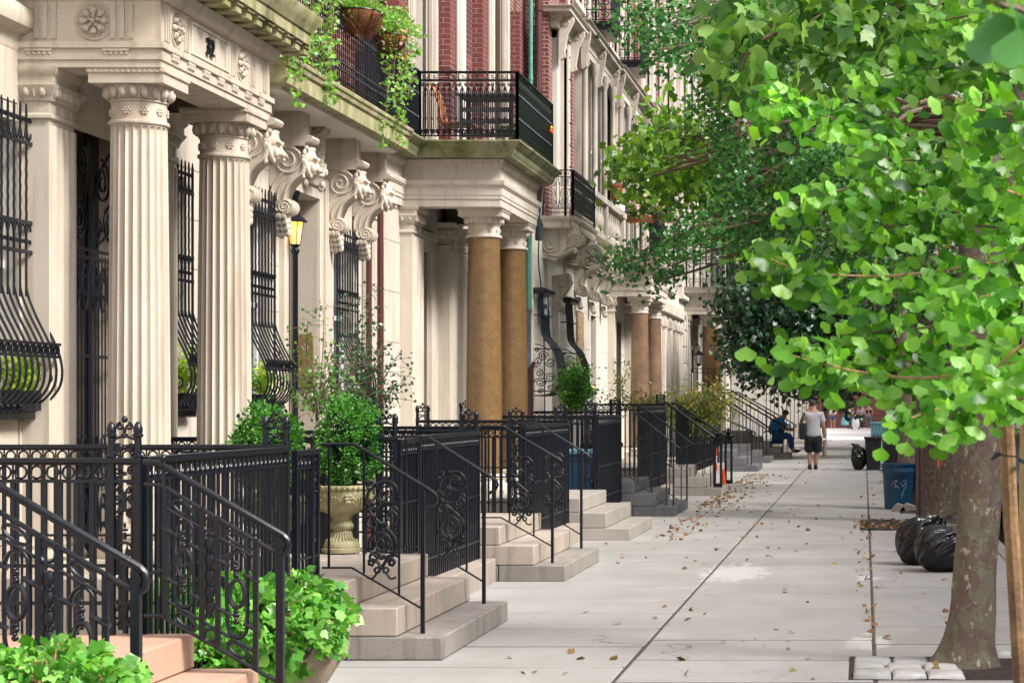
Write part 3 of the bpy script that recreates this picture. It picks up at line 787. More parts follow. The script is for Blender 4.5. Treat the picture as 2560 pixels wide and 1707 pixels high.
# cornice with modillions, stained green
cr = MB(); path2 = [(-5.62,Y0-.0),(XO,Y0-.0),(XO,Y1),(-5.62,Y1)]
cr.sweep([(-.2,4.50),(.25,4.50),(.25,4.585),(.265,4.59),(.29,4.64),(.33,4.70),(.33,4.73),(-.2,4.76)], path2)
cr.box(-5.62,XO-.15,Y0+.15,Y1-.15,4.50,4.755); cr.box(-5.6,XO-.01,Y0+.01,Y1-.01,4.40,4.50)
co = cr.build('cornice', mMoss, h1)
for y in np.arange(Y0-.08,Y1+.2,.245):
    MB().box(XO+.02,XO+.22,y,y+.12,4.425,4.50).box(XO+.02,XO+.235,y-.01,y+.13,4.475,4.498).build('modillion', mMoss, co, bevel=.004)
for x in np.arange(-5.5,XO+.1,.245):
    MB().box(x,x+.12,Y0-.21,Y0-.02,4.425,4.50).build('modillion', mMoss, co, bevel=.004)
fr = MB()
for i in range(7):
    for j in range(3): fr.tube([(XO+.04+.0,Y0+.06+.245*i+j*.04,4.497),(XO+.22,Y0+.06+.245*i+j*.04,4.497)],.006,4)
fr.build('soffit_fret', mMoss, co)
MB().box(-6.6,-5.62,13.26,17.5,4.42,15).build('upper_wall', mBrickT, h1, False)

# ------------------------------------------------------------------ the house with the lion brackets
h2 = thing('townhouse', 'limestone townhouse with four lion head brackets under a moss stained balcony hung with plants', 'house', (-6.5,20,0))
ashlar(h2, XW, 17.54, 22.35, -.1, 4.72, mPale, [(17.88,18.86,1.55,3.56),(19.38,20.5,.5,3.74),(20.98,21.92,1.55,3.5)], ch=.45, bl=1.0)
grille(h2, 18.8, .88, n=9); grille(h2, 21.88, .84, zt=3.52, n=8)
MB().box(-5.92,-5.88,19.3,20.6,.5,3.8).build('front_door', mDoor, h2, False)
jm = MB().box(-5.86,-5.595,20.494,20.62,.5,3.73).box(-5.86,-5.595,19.26,19.386,.5,3.73).box(-5.86,-5.595,19.38,20.5,3.732,3.85); jm.build('door_reveal', mLime, h2, False)
m = MB()
for y0,y1,x1 in ((20.5,20.62,-5.57),(20.62,20.72,-5.54),(20.74,20.90,-5.55),(19.26,19.38,-5.57),(19.14,19.26,-5.54)): m.box(-5.62,x1,y0,y1,.5,3.74+ (y1-20.5 if y1>20 else 19.38-y0))
m.box(-5.62,-5.57,19.38,20.5,3.74,3.86).box(-5.62,-5.54,19.26,20.62,3.86,3.96); m.build('door_frame', mLime, h2, bevel=.008)
def zb(x, y, Y): return P(600+x/3.648, 230+y/3.648, Y)
def corbel(root, Y, wall=XW, w=.24):
    # profile surveyed on the second bracket (18.8 m); the others are the same bracket moved along the wall
    q = lambda x,y: (lambda p:(p.x,p.z))(zb(x,y,18.8))
    c = MB()
    blk = [q(*p) for p in ((262,60),(640,60),(640,75),(700,85),(700,110),(680,140),(640,165),(575,170),(575,385),(600,392),(655,400),(668,425),(650,455),(590,462),(590,492),(262,492))]
    c.prism(blk, 'y', Y, Y+w)
    o = c.build('corbel', mLime, root, bevel=.004)
    d = MB()
    # panel moulding on the near face and front
    a = q(300,215); b = q(545,385); 
    for (x0,z0),(x1,z1) in ((q(300,215),q(545,222)),(q(300,372),q(545,379)),(q(538,215),q(545,379))): d.box(x0,x1,Y-.006,Y+.002,z1,z0)
    xf = q(575,0)[0]
    d.box(xf-.002,xf+.006,Y+.04,Y+w-.04,q(0,222)[1],q(0,215)[1]).box(xf-.002,xf+.006,Y+.04,Y+w-.04,q(0,375)[1],q(0,368)[1]).box(xf-.002,xf+.006,Y+.035,Y+.042,q(0,375)[1],q(0,215)[1]).box(xf-.002,xf+.006,Y+w-.042,Y+w-.035,q(0,375)[1],q(0,215)[1])
    x0,z = q(300,122); x1 = q(660,122)[0]
    eggs(d,(x0,Y-.012),(x1,Y-.012),z,.10,.036); eggs(d,(x1+.02,Y),(x1+.02,Y+w),z,.085,.036)
    d.build('bracket_carving', mLime, o)
    # the S scroll
    sc = MB()
    S = [q(*p) for p in ((262,492),(400,498),(480,505),(545,545),(582,610),(585,690),(555,760),(500,805),(455,850),(425,910),(405,965),(398,1000),(440,990),(470,1010),(478,1050),(462,1090),(420,1112),(370,1110),(320,1070),(285,1010),(275,930),(285,860),(262,850))]
    sc.prism(S,'y',Y+.012,Y+w-.012)
    f = lambda pts,dy=0: [(p[0],Y+dy,p[1]) for p in pts]
    rr = .012
    for dy in (.010,):
        big = spiral(q(425,625), .145, PI*.62, 2.2, -1, 44, .12); sc.tube(f(big,dy),[.013]*len(big),6)
        sc.tube(f(smoothp([q(*p) for p in ((400,508),(480,515),(540,555),(572,615),(575,690),(545,752),(490,795),(440,845),(412,905),(392,975))]),dy),.014,6)
        sc.tube(f(smoothp([q(*p) for p in ((390,735),(330,800),(292,880),(285,960),(298,1030),(340,1085))]),dy),.014,6)
        sc.tube(f(smoothp([q(*p) for p in ((440,770),(380,830),(345,900),(335,980))]),dy),.009,6)
        sm = spiral(q(400,1045), .066, PI*.1, 2, 1, 34, .12); sc.tube(f(sm,dy),.012,6)
    x,z = q(432,1045); 
    # rolled end (a drum across the bracket)
    n=20; X,Z=q(415,1045)
    ring=[]
    for i in range(n): ring.append((X+.068*math.cos(2*PI*i/n), Z+.066*math.sin(2*PI*i/n)))
    sc.prism(ring,'y',Y+.004,Y+w-.004)
    for yy in (Y+.05,Y+w*.5,Y+w-.05): sc.tube([(p[0]*1.0+(p[0]-X)*.03,yy,p[1]+(p[1]-Z)*.03) for p in ring],.012,5,closed=True)
    # acanthus drop
    for i in range(4):
        for j in range(3):
            X2,Z2 = q(300+j*42+i*6,1120+i*50); sc.ell((X2,Y+w*.5,Z2),(.05-.006*i,w*(.42-.07*i),.045),8,6)
            sc.ell((X2+.01,Y+.02+.02*i,Z2-.01),(.03,.02,.04),6,5)
    X2,Z2 = q(345,1295); sc.ell((X2,Y+w*.5,Z2),(.035,.045,.035),8,6)
    sc.build('scroll', mLime, o)
    # lion head, facing the street: profile lofted across the bracket
    prof=[q(*p) for p in ((566,520),(590,503),(620,505),(642,522),(655,552),(668,580),(690,600),(696,616),(684,634),(688,655),(704,678),(724,694),(731,708),(726,722),(708,730),(700,735),(714,744),(714,756),(696,766),(668,772),(640,768),(612,776),(588,760),(574,720),(566,660),(560,600),(558,550))]
    bm=MB(); cxx,czz=q(610,640); N=18; n=len(prof); vs=[]
    for j in range(N+1):
        t=-1+2*j/N; sc_=max(.02,1-abs(t)**2.6)**.55
        for (px_,pz_) in prof:
            u=(px_-cxx)/(.125); W=np.interp(u,[-1,0,.35,.6,1],[.115,.12,.095,.062,.05])
            ss=sc_ if u<.35 else max(.02,1-abs(t)**2.2)**.45
            zf=ss+(1-ss)*.25*(1 if abs(pz_-czz)<.05 else 0)
            vs.append((cxx+(px_-cxx)*ss-.012*(abs(t)**2 if .2<u<.7 and pz_>czz else 0), Y+w/2+t*W, czz+(pz_-czz)*max(ss,.3*(u<.3))))
    fs=[]
    for j in range(N):
        for i in range(n): k2=(i+1)%n; fs.append((j*n+i,j*n+k2,(j+1)*n+k2,(j+1)*n+i))
    fs.append(tuple(range(n-1,-1,-1))); fs.append(tuple(N*n+i for i in range(n))); bm.add(vs,fs)
    L = lambda x,y,rx,ry,rz,dy=0: bm.ell((q(x,y)[0], Y+w/2+dy, q(x,y)[1]), (rx,ry,rz), 12, 8)
    for sgn in (-1,1):
        L(700,708,.026,.030,.024,sgn*.030); L(668,600,.024,.026,.016,sgn*.042); L(648,690,.030,.026,.045,sgn*.062)
        L(600,520,.028,.020,.040,sgn*.095); L(585,555,.022,.02,.03,sgn*.118)
        for k in range(8): L(574-6*math.sin(k*1.3),590+k*26,.020,.020,.020,sgn*(.118-.003*k))
        for k in range(6): L(592+k*8,640+k*24,.013,.016,.026,sgn*(.118-.012*k))
    for k in range(6): L(582+k*13,506+abs(k-3)*4,.015,.05-.004*k,.018)
    ho = bm.build('lion_head', mLion, o)
    rm = ho.modifiers.new('join','REMESH'); rm.mode='VOXEL'; rm.voxel_size=.007; rm.use_smooth_shade=True
    smd = ho.modifiers.new('smooth','SMOOTH'); smd.iterations=1; smd.factor=.4
    ey = MB()
    for sgn in (-1,1):
        p = q(688,622); ey.ell((p[0]-.004,Y+w/2+sgn*.050,p[1]),(.012,.014,.007),8,6)
        p = q(727,702); ey.ell((p[0]-.002,Y+w/2+sgn*.014,p[1]),(.006,.007,.006),6,4)
        p = q(603,530); ey.ell((p[0]+.010,Y+w/2+sgn*.112,p[1]),(.016,.010,.024),6,4)
    p0=q(706,736); ey.tube([(p0[0]-.05,Y+w/2-.062,p0[1]-.004),(p0[0]-.012,Y+w/2-.035,p0[1]-.003),(p0[0]+.003,Y+w/2,p0[1]+.002),(p0[0]-.012,Y+w/2+.035,p0[1]-.003),(p0[0]-.05,Y+w/2+.062,p0[1]-.004)],.0045,4)
    ey.build('lion_features', mGreyBr, o)
for Y in (17.62,18.8,20.72,21.86): corbel(h2, Y)
# keystone cartouche over the door
kq = lambda x,y,Y=19.9: zb(x,y,Y)
k = MB(); f=lambda pts:[(p[0],19.86,p[1]) for p in pts]
for c,r_,a,t,s_ in (((700,330),.11,PI,1.8,-1),((690,250),.07,0,1.6,1)):
    p = kq(*c); sp=spiral((p.x,p.z),r_,a,t,s_); k.tube(f(sp),.022,6); k.tube([(q[0],20.04,q[1]) for q in sp],.022,6); k.prism(circ((p.x,p.z),r_*.8,16),'y',19.87,20.03)
p = kq(705,500); k.ell((p.x-.03,19.95,p.z),(.10,.10,.24),12,9)
for i in range(26):
    x = 560+R.uniform(0,190); y = 560+R.uniform(0,320); y = max(y, 1180-x)
    p = kq(x,min(y,900)); k.ell((p.x,19.95+R.uniform(-.12,.12),p.z),(R.uniform(.02,.045),R.uniform(.03,.05),R.uniform(.02,.05)),7,5)
for i in range(5):
    p = kq(740,520+i*38); k.ell((p.x,19.9,p.z),(.03,.05,.035),7,5)
k.build('keystone', mLime, h2)
# balcony ledge
XB=-5.0
lp = [(-5.62,17.3),(XB,17.3),(XB,21.95),(-5.62,21.95)]
l = MB(); l.sweep([(-.3,4.43),(0,4.43),(0,4.575),(.02,4.58),(.03,4.62),(.045,4.63),(.05,4.66),(.035,4.675),(-.3,4.68)], lp); l.box(-5.62,XB-.2,17.5,21.75,4.435,4.675)
l.build('balcony_ledge', mMoss, h2, bevel=.004)
MB().box(-5.6,-5.1,17.5,21.9,4.40,4.43).build('balcony_soffit', mWhite, h2, False)
def rail_bars(root, name, p0, p1, z0, z1, sp, style, mat=mIron, maxi=300):
    """straight iron railing from p0 to p1 with separate bars"""
    p0 = Vector((*p0,0)); p1 = Vector((*p1,0)); L=(p1-p0).length; ang = math.atan2(p1.y-p0.y,p1.x-p0.x)
    rt = bpy.data.objects.new(name, None); COL.objects.link(rt)
    rt.parent = root; rt.location = p0 - ORG[root.name]; rt.rotation_euler=(0,0,ang); ORG[rt.name]=Vector((0,0,0))
    m = MB(); m.box(0,L,-.022,.022,z1-.02,z1).box(0,L,-.012,.012,z1-.13,z1-.115).box(0,L,-.012,.012,z0+.10,z0+.115).box(0,L,-.012,.012,z0+.03,z0+.045)
    for x in (0,L): m.box(x-.018,x+.018,-.018,.018,z0,z1)
    if style == 'key':      # greek key band + scrolls
        n = max(1,round(L/.12)); w=L/n; a=z1-.12; b=z1-.025
        for i in range(n):
            x=i*w; h=b-a
            for pts in ([(0,.15),(0,1),(.85,1),(.85,.35),(.4,.35),(.4,.65),(.6,.65)],[(.0,.15),(1,.15)]):
                q=[(x+u*w,0,a+v*h) for u,v in pts]; m.tube(q,.0085,4)
        for zz,sg in ((z1-.165,-1),(z0+.075,1)):
            n = max(1,round(L/.13)); w=L/n
            for i in range(n):
                for s_ in (-1,1): m.tube(onXZ(spiral((i*w+w*.5+s_*w*.22,zz),.026,PI/2*(1+s_)-0,1.4,-s_*sg,14)),.0085,4)
    elif style == 'scrollfull':
        n = max(1,round(L/.24)); w=L/n
        for i in range(n):
            c=i*w+w/2
            for zz in (z0+.22,z1-.24):
                for s_ in (-1,1):
                    m.tube(onXZ(spiral((c+s_*w*.24,zz),.055,PI/2,1.7,s_,20)),.008,4); m.tube(onXZ(spiral((c+s_*w*.24,zz+(.08 if zz>z0+.3 else -.08)),.035,-PI/2,1.3,-s_,14)),.007,4)
            zc=(z0+z1)/2-.02
            m.tube(onXZ(circ((c,zc),.085,18)),.008,4,closed=True); m.tube(onXZ(circ((c,zc),.045,14)),.007,4,closed=True); m.tube(onXZ(circ((c,zc),.02,8)),.006,4,closed=True)
            for s_ in (-1,1): m.tube(onXZ(smoothp([(c+s_*w*.45,z0+.12),(c+s_*w*.40,zc-.1),(c+s_*.1,zc),(c+s_*w*.40,zc+.1),(c+s_*w*.45,z1-.14)])),.008,4)
            for k in range(3): m.tube(onXZ(circ((i*w+w*(k+.5)/3,z1-.065),.03,10)),.007,4,closed=True)
    elif style == 'ring':
        n = max(1,round(L/.09)); w=L/n
        for i in range(n): m.tube(onXZ(circ((i*w+w/2,z1-.068),.03,10)),.006,4,closed=True)
    elif style == 'spear':
        pass
    m.build('railing_frame', mat, rt)
    n = max(1,round(L/sp)); bm_ = MB()
    if style=='key' and sp>.05:
        bm_.tube([(0,0,z0+.045),(0,0,z1-.19)],.010,4); bm_.tube([(0,0,z0+.045),(sp*.32,0,z0+.14),(sp*.32,0,z1-.26),(0,0,z1-.19)],.008,4); bm_.tube([(0,0,z0+.045),(-sp*.32,0,z0+.14),(-sp*.32,0,z1-.26),(0,0,z1-.19)],.008,4)
        bm_.ell((0,0,(z0+z1)/2-.17),(.014,.014,.03),6,4); bm_.ell((0,0,(z0+z1)/2+.13),(.014,.014,.03),6,4)
    elif style!='scrollfull':
        bm_.tube([(0,0,z0+.03),(0,0,z1-.12)],.008,5)
        for zz in (z0+.20,z1-.2,z0+.27): bm_.ell((0,0,zz),(.013,.013,.02),6,4)
    if bm_.v:
        me = tmpl(bm_, mat)
        for i in range(1,n): inst(me,'bar',rt,(i*L/n,0,0))
    return rt
rail_bars(h2,'balcony_railing',(-5.06,17.36),(-5.06,21.9),4.68,5.50,.075,'ring')
rail_bars(h2,'balcony_railing',(-5.55,17.36),(-5.06,17.36),4.68,5.50,.08,'ring')
rail_bars(h2,'balcony_railing',(-5.55,21.9),(-5.06,21.9),4.68,5.50,.08,'ring')
# drain pipes between the houses
def pipe(x,y,z0,z1,r,mat,label,name='drainpipe'):
    m = MB(); m.tube([(x,y,z0),(x,y,z1)],r,12)
    z=z0+.5
    o = m.build(name, mat, None); tag(o,label,'drainpipe'); 
    while z<z1:
        MB().lathe(x,y,[(r*1.02,z),(r*1.25,z),(r*1.25,z+.05),(r*1.02,z+.05)],12).build('bracket',mat,o); z+=1.7
    return o
pipe(-5.52,22.3,0,4.4,.032,mPipeR,'narrow dark red drainpipe just past the last lion bracket')
pipe(-5.55,22.95,0,4.6,.036,mPipeR,'maroon drainpipe beside the brown columned porch, right of a thinner pipe')
MB().box(-6.6,-5.72,17.54,23.0,4.72,15).build('upper_wall', mBrickT, h2, False)

# ------------------------------------------------------------------ generic pieces for the upper storeys
def surround(root, yc0, yc1, z0, z1, xf, mat, win=True, recess=.22, name='window_surround', mull=0, wt=.16):
    """stone window surround between yc0..yc1 standing to plane xf, with the window set back"""
    m = MB()
    for a,b in ((yc0,yc0+wt),(yc1-wt,yc1)):
        m.box(xf-recess-.1,xf,a,b,z0,z1).box(xf,xf+.02,a+.03,b-.03,z0,z1-.02)
        m.box(xf-.05,xf+.035,a+.0+(wt-.05 if a==yc0 else 0),a+.05+(wt-.05 if a==yc0 else 0),z0,z1-.03)
    m.box(xf-recess-.1,xf+.004,yc0,yc1,z1-wt,z1).box(xf-recess-.1,xf+.06,yc0-.03,yc1+.03,z0-.10,z0)
    for k in range(mull):
        y = yc0+(yc1-yc0)*(k+1)/(mull+1); m.box(xf-recess,xf-.03,y-.07,y+.07,z0,z1-wt)
    o = m.build(name, mat, root, True)
    g = MB().box(xf-recess-.06,xf-recess-.03,yc0+wt,yc1-wt,z0,z1-wt); w = g.build('window', mGlass, o, False)
    f = MB(); n = (mull+1)
    for k in range(n):
        a = yc0+wt+(yc1-yc0-2*wt)*k/n; b = yc0+wt+(yc1-yc0-2*wt)*(k+1)/n
        for u in (a,b-.05): f.box(xf-recess-.03,xf-recess,u,u+.05,z0,z1-wt)
        for zz in (z0,(z0+z1)/2,z1-wt-.05): f.box(xf-recess-.03,xf-recess,a,b,zz,zz+.05)
    f.build('window_frame', mWhiteP, w if 0 else o, False)
    return o
def hood(root, y0, y1, z, xf, out=.26, mat=mGreySt, brackets=3):
    m = MB(); m.sweep([(-.2,z-.34),(0.02,z-.34),(.02,z-.22),(.05,z-.20),(.10,z-.16),(.12,z-.12),(out-.03,z-.10),(out-.03,z-.05),(out+.02,z-.01),(out+.02,z),(-.2,z+.03)],[(xf-.4,y0),(xf,y0),(xf,y1),(xf-.4,y1)])
    o = m.build('window_hood', mat, root)
    for k in range(brackets):
        y = y0+.15+(y1-y0-.4)*k/max(1,brackets-1)
        b = MB(); b.prism([(xf,z-.34),(xf+out-.04,z-.12),(xf+out-.03,z-.2),(xf+.16,z-.42),(xf+.10,z-.75),(xf+.12,z-.85),(xf+.03,z-.9),(xf,z-.85)],'y',y,y+.12)
        b.tube([(p[0],y-.004,p[1]) for p in spiral((xf+.13,z-.23),.07,PI,1.5,1,18)],.012,5)
        b.build('hood_bracket', mat, o, bevel=.006)
    return o

# ------------------------------------------------------------------ house with the brown granite columns
X3 = -5.9
h3 = thing('townhouse', 'house with two brown granite columns carrying a cornice and black iron balcony', 'house', (-6.5,28,0))
ashlar(h3, X3, 22.37, 33.5, -.1, 4.95, mPale, [(24.05,24.6,.2,3.62),(26.25,27.02,.3,3.72),(29.0,29.5,1.4,3.4)], ch=.62, bl=1.1)
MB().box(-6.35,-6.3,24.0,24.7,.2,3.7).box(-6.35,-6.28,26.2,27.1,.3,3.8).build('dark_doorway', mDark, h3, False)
MB().box(-6.35,X3-.004,24.594,24.68,.2,3.61).box(-6.35,X3-.004,26.0,26.256,.3,3.71).build('window_reveal', mPale, h3, False)
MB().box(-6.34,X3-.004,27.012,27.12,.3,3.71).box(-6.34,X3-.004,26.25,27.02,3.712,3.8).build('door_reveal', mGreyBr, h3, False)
MB().box(-6.05,X3+.02,29.9,33.4,1.0,3.5).build('yellow_wall_panel', mCream, h3, False)
for z in np.arange(.2,3.7,.46): MB().box(X3,X3+.05,29.65,31.0,z+.015,z+.445).build('stone_block', mCream, h3, bevel=.008)
Y0,Y1,XO = 25.42,28.25,-4.62
def anta3(y0,y1,x1): anta(h3, X3-.02, x1, y0, y1, .3, 4.16, mPale)
anta3(25.42,25.95,X3+.16); anta3(27.72,28.2,X3+.16); anta3(28.75,29.05,X3+.14); anta3(23.35,23.7,X3+.14)
m=MB()
for y,w in ((27.1,.12),(27.24,.1),(26.05,.12)): m.box(X3,X3+.05,y,y+w,.3,3.9)
m.box(X3,X3+.045,26.1,27.3,3.74,3.86).box(X3,X3+.07,26.05,27.36,3.86,3.96); m.build('door_frame', mPale, h3, bevel=.008)
porch_column(h3, -4.93, 25.95, 4.16, False, mGran, mPale, r=.232, rope=True, z0=.45)
porch_column(h3, -4.93, 27.95, 4.16, False, mGran, mPale, r=.232, rope=True, z0=.45)
MB().box(X3,-4.4,25.1,28.6,0,.45).build('porch_floor', mStep, h3, bevel=.01)
pth = [(X3+.05,22.4),(X3+.05,Y0),(XO,Y0),(XO,Y1),(X3,Y1)]
e = MB(); e.sweep([(-.3,4.16),(0,4.16),(0,4.25),(.012,4.255),(.012,4.30),(.02,4.305),(.02,4.40),(.035,4.41),(.035,4.425),(.05,4.43),(.06,4.47),(.06,4.49),(0,4.50),(0,4.665),(.015,4.67),(.02,4.69),(.05,4.74),(.05,4.755),(-.3,4.76)], pth)
e.box(X3,XO-.28,Y0+.28,Y1-.28,4.4,4.5)
e.build('entablature', mPale, h3)
MB().box(X3,XO-.28,Y0+.28,Y1-.28,4.385,4.398).build('porch_ceiling', mDoor, h3, False)
g = MB(); eggs(g,(X3+.1,Y0-.028),(XO+.03,Y0-.028),4.715,.098,.036); eggs(g,(XO+.028,Y0),(XO+.028,Y1),4.715,.098,.036); eggs(g,(X3+.085,22.5),(X3+.085,Y0),4.715,.098,.036); g.build('egg_moulding', mLime, h3)
c = MB(); cp=[(X3,22.4),(X3+.12,22.4),(X3+.12,Y0-.06),(XO+.02,Y0-.06),(XO+.02,Y1+.05),(X3,Y1+.05)]
c.sweep([(-.2,4.76),(.16,4.765),(.17,4.80),(.19,4.82),(.20,4.865),(.22,4.88),(.26,4.92),(.285,4.945),(.285,4.965),(-.2,4.98)], cp)
c.box(X3,XO-.1,Y0+.1,Y1-.1,4.77,4.975)
c.build('cornice', mMossG, h3)
XR=-4.37
rail_bars(h3,'balcony_railing',(-5.60,25.2),(XR,25.2),4.99,5.84,.077,'key',maxi=1)
rail_bars(h3,'balcony_railing',(XR,25.2),(XR,28.0),4.99,5.84,.077,'key')
rail_bars(h3,'balcony_railing',(-5.60,22.5),(-5.60,25.2),4.99,5.84,.077,'key')
MB().box(-6.0,-5.8,29.6,33.5,4.95,5.0).build('string_course', mPale, h3)
# upper storey of house 3, from the surveyed edges (near-face left, corner, far end) of each pier
XP=-5.84
def pier_px(root, xl, xc, xe, kind, z0, z1, XPp=XP, m=None, nmax=60):
    Yn = YX(xc, XPp); Ye = YX(xe, XPp); XL = (xl-VX)/FL*Yn
    if kind == 'brick': brick_pier(root, XL, XPp, Yn, Ye, z0, z1, nmax)
    else:
        q = MB().box(XL,XPp,Yn,Ye,z0,z1); q.box(XL+.02,XPp-.03,Yn-.02,Yn,z0,z1).box(XPp,XPp+.015,Yn+.02,Yn+.08,z0,z1); q.build('window_surround', m or mPale, root, bevel=.006)
pier_px(h3, 968, 998, 1014, 'brick', 4.99, 7.4)
pier_px(h3, 1016, 1030, 1040, 'stone', 4.99, 9)
pier_px(h3, 1068, 1088, 1096, 'stone', 4.99, 9)
pier_px(h3, 1097, 1126, 1138, 'brick', 4.99, 7.7)
pier_px(h3, 1138, 1152, 1166, 'stone', 4.99, 9, m=mWhite)
pier_px(h3, 1166, 1168, 1179, 'brick', 4.99, 7.7)
pier_px(h3, 1180, 1207, 1218, 'brick', 4.99, 7.9)
pier_px(h3, 1218, 1232, 1238, 'stone', 4.99, 9, m=mPale)
pier_px(h3, 1252, 1268, 1275, 'stone', 4.99, 9)
pier_px(h3, 1276, 1300, 1306, 'brick', 4.99, 8.3)
MB().box(-6.6,-6.12,22.4,36.3,4.99,15).build('upper_wall', mBrickT, h3, False)
# windows between the piers
for ya,yb in ((YX(1040,-6.1),YX(1068,-6.1)),(YX(1238,-6.1),YX(1254,-6.1))):
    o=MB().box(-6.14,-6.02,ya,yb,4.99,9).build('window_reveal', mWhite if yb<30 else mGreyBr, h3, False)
MB().box(-6.10,-6.0,YX(1100,-6.1)-1.2,YX(1100,-6.1),7.5,9).build('stone_lintel', mPale, h3, False)
pipe(-5.70,34.2,4.99,12,.036,mPipeG,'green copper drainpipe high between the brick piers right of the porch balcony')
pipe(-5.68,34.9,4.6,12,.065,mPipeR,'thick dark brown drainpipe beside the green copper pipe above the balcony corner')
# green and lead pipe by the second granite column, dropping from the porch roof
gp = thing('downpipe', 'green and grey lead downpipe just right of the brown granite columns', 'drainpipe', (-4.75,28.7,0))
m=MB(); m.tube([(-4.78,28.5,2.95),(-4.78,28.5,3.9),(-4.77,28.5,4.05),(-4.80,28.45,4.2)],.045,12); m.build('copper_length', mPipeG, gp)
m=MB(); m.tube([(-4.66,28.7,4.0),(-4.65,28.65,4.2),(-4.70,28.5,4.4),(-4.75,28.4,4.45)],.06,12); m.tube([(-4.80,28.5,.3),(-4.80,28.5,2.9),(-4.78,28.5,3.0)],.055,12); m.build('lead_length', mPipeD, gp)
MB().tube([(-4.72,28.4,.2),(-4.72,28.4,2.15),(-4.68,28.4,2.25)],.03,8).build('side_pipe', mPipeR, gp)

# ------------------------------------------------------------------ house with the scroll brackets
h4 = thing('townhouse', 'white stone house with scroll brackets and small black balcony, right of the granite columns', 'house', (-6.5,40,0))
ashlar(h4, XW, 33.5, 49.0, -.1, 4.9, mWhite, [(33.2,33.85,1.3,3.3),(35.9,36.7,1.3,3.5),(38.9,39.8,1.6,3.5),(41.0,41.8,.4,3.5),(44.6,45.8,.4,3.6),(47.2,48.4,1.4,3.6)], ch=.7, bl=1.4)
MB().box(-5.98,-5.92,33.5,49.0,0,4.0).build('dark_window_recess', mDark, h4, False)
def bellied(y0, w, s=1.0):
    """closely barred grille with a scrolled side and a big belly (side seen from the street end)"""
    rt = thing('window_grille', None, None, (XW,y0,0)); rt.parent = h4; rt.location = Vector((XW,y0,0))-ORG[h4.name]
    prof=[(.02,3.47),(.10,3.50),(.20,3.48),(.22,3.43),(.14,3.40),(.10,3.36),(.115,3.0),(.13,2.6),(.17,2.42),(.28,2.28),(.38,2.08),(.42,1.85),(.41,1.6),(.33,1.42),(.2,1.33),(.02,1.32)]
    ZM=lambda z: float(np.interp(z,[1.30,1.8,2.35,3.0,3.5],[1.78,2.15,2.72,3.2,3.62]))
    prof=[(x_,ZM(z_)) for x_,z_ in prof]; pr = smoothp(prof,3)
    n = 9
    for k in range(n):
        y = y0+w*k/(n-1); MB().tube([(XW+p[0],y,p[1]) for p in pr],.013,5).build('bar', mIron, rt)
    m = MB()
    for z,x in ((ZM(2.95),.14),(ZM(2.22),.31),(ZM(1.42),.33)): m.box(XW,XW+x+.02,y0-.01,y0+.005,z-.01,z+.01).box(XW+x+.01,XW+x+.03,y0,y0+w,z-.012,z+.012)
    f=lambda pts:[(XW+p[0],y0-.006,ZM(p[1])) for p in pts]
    m.tube(f(smoothp([(.02,2.3),(.12,2.28),(.26,2.2)])),.01,5)
    for c,r,a,t,sg in (((.16,2.10),.09,0,1.8,1),((.09,2.02),.06,PI,1.3,-1),((.28,2.0),.08,PI,1.6,1),((.10,1.82),.07,PI/2,1.6,-1),((.26,1.72),.11,0,2,1),((.12,1.62),.11,PI,2,-1),((.30,1.5),.07,0,1.4,1),((.12,1.42),.06,0,1.4,1),((.05,1.95),.05,0,1.2,1),((.06,2.2),.04,0,1.3,1)):
        m.tube(f(spiral(c,r,a,t,sg,26)),.010,5)
    m.build('scrolled_side', mIron, rt)
    m=MB(); m.tube([(XW+.0,y0,3.57),(XW+.20,y0,3.57)],.06,8).tube([(XW+.16,y0,3.56),(XW+.16,y0+w,3.56)],.055,8).build('hood_roll', mIron, rt)
bellied(33.9,.9); bellied(36.9,.8)
def bigscroll(root, Y, x1=-5.0, z=4.70, w=.3):
    m = MB()
    m.prism([(XW,z),(x1,z),(x1,z-.10),(x1-.02,z-.33),(x1-.16,z-.42),(XW+.22,z-.55),(XW,z-.5)],'y',Y,Y+w)
    f=lambda pts,dy=0:[(p[0],Y+dy,p[1]) for p in pts]
    for dy in (-.005,):
        m.tube(f(spiral((XW+.15,z-.27),.17,PI*.2,2.3,1,40),dy),.022,6); m.tube(f(spiral((x1-.02,z-.2),.125,PI,2.2,-1,36),dy),.02,6)
        m.tube(f(smoothp([(XW+.10,z-.44),(XW+.3,z-.47),(x1-.2,z-.33),(x1-.1,z-.30)]),dy),.02,6)
    m.prism(circ((x1-.01,z-.2),.13,18),'y',Y-.003,Y+w+.003); m.prism(circ((XW+.15,z-.27),.17,18),'y',Y-.003,Y+w+.003)
    for k in range(4): m.ell((x1-.03+.02*k,Y+.06*k,z-.38),(.04,.04,.06),7,5)
    return m.build('scroll_bracket', mGreySt, root)
bigscroll(h4,34.85); bigscroll(h4,37.2)
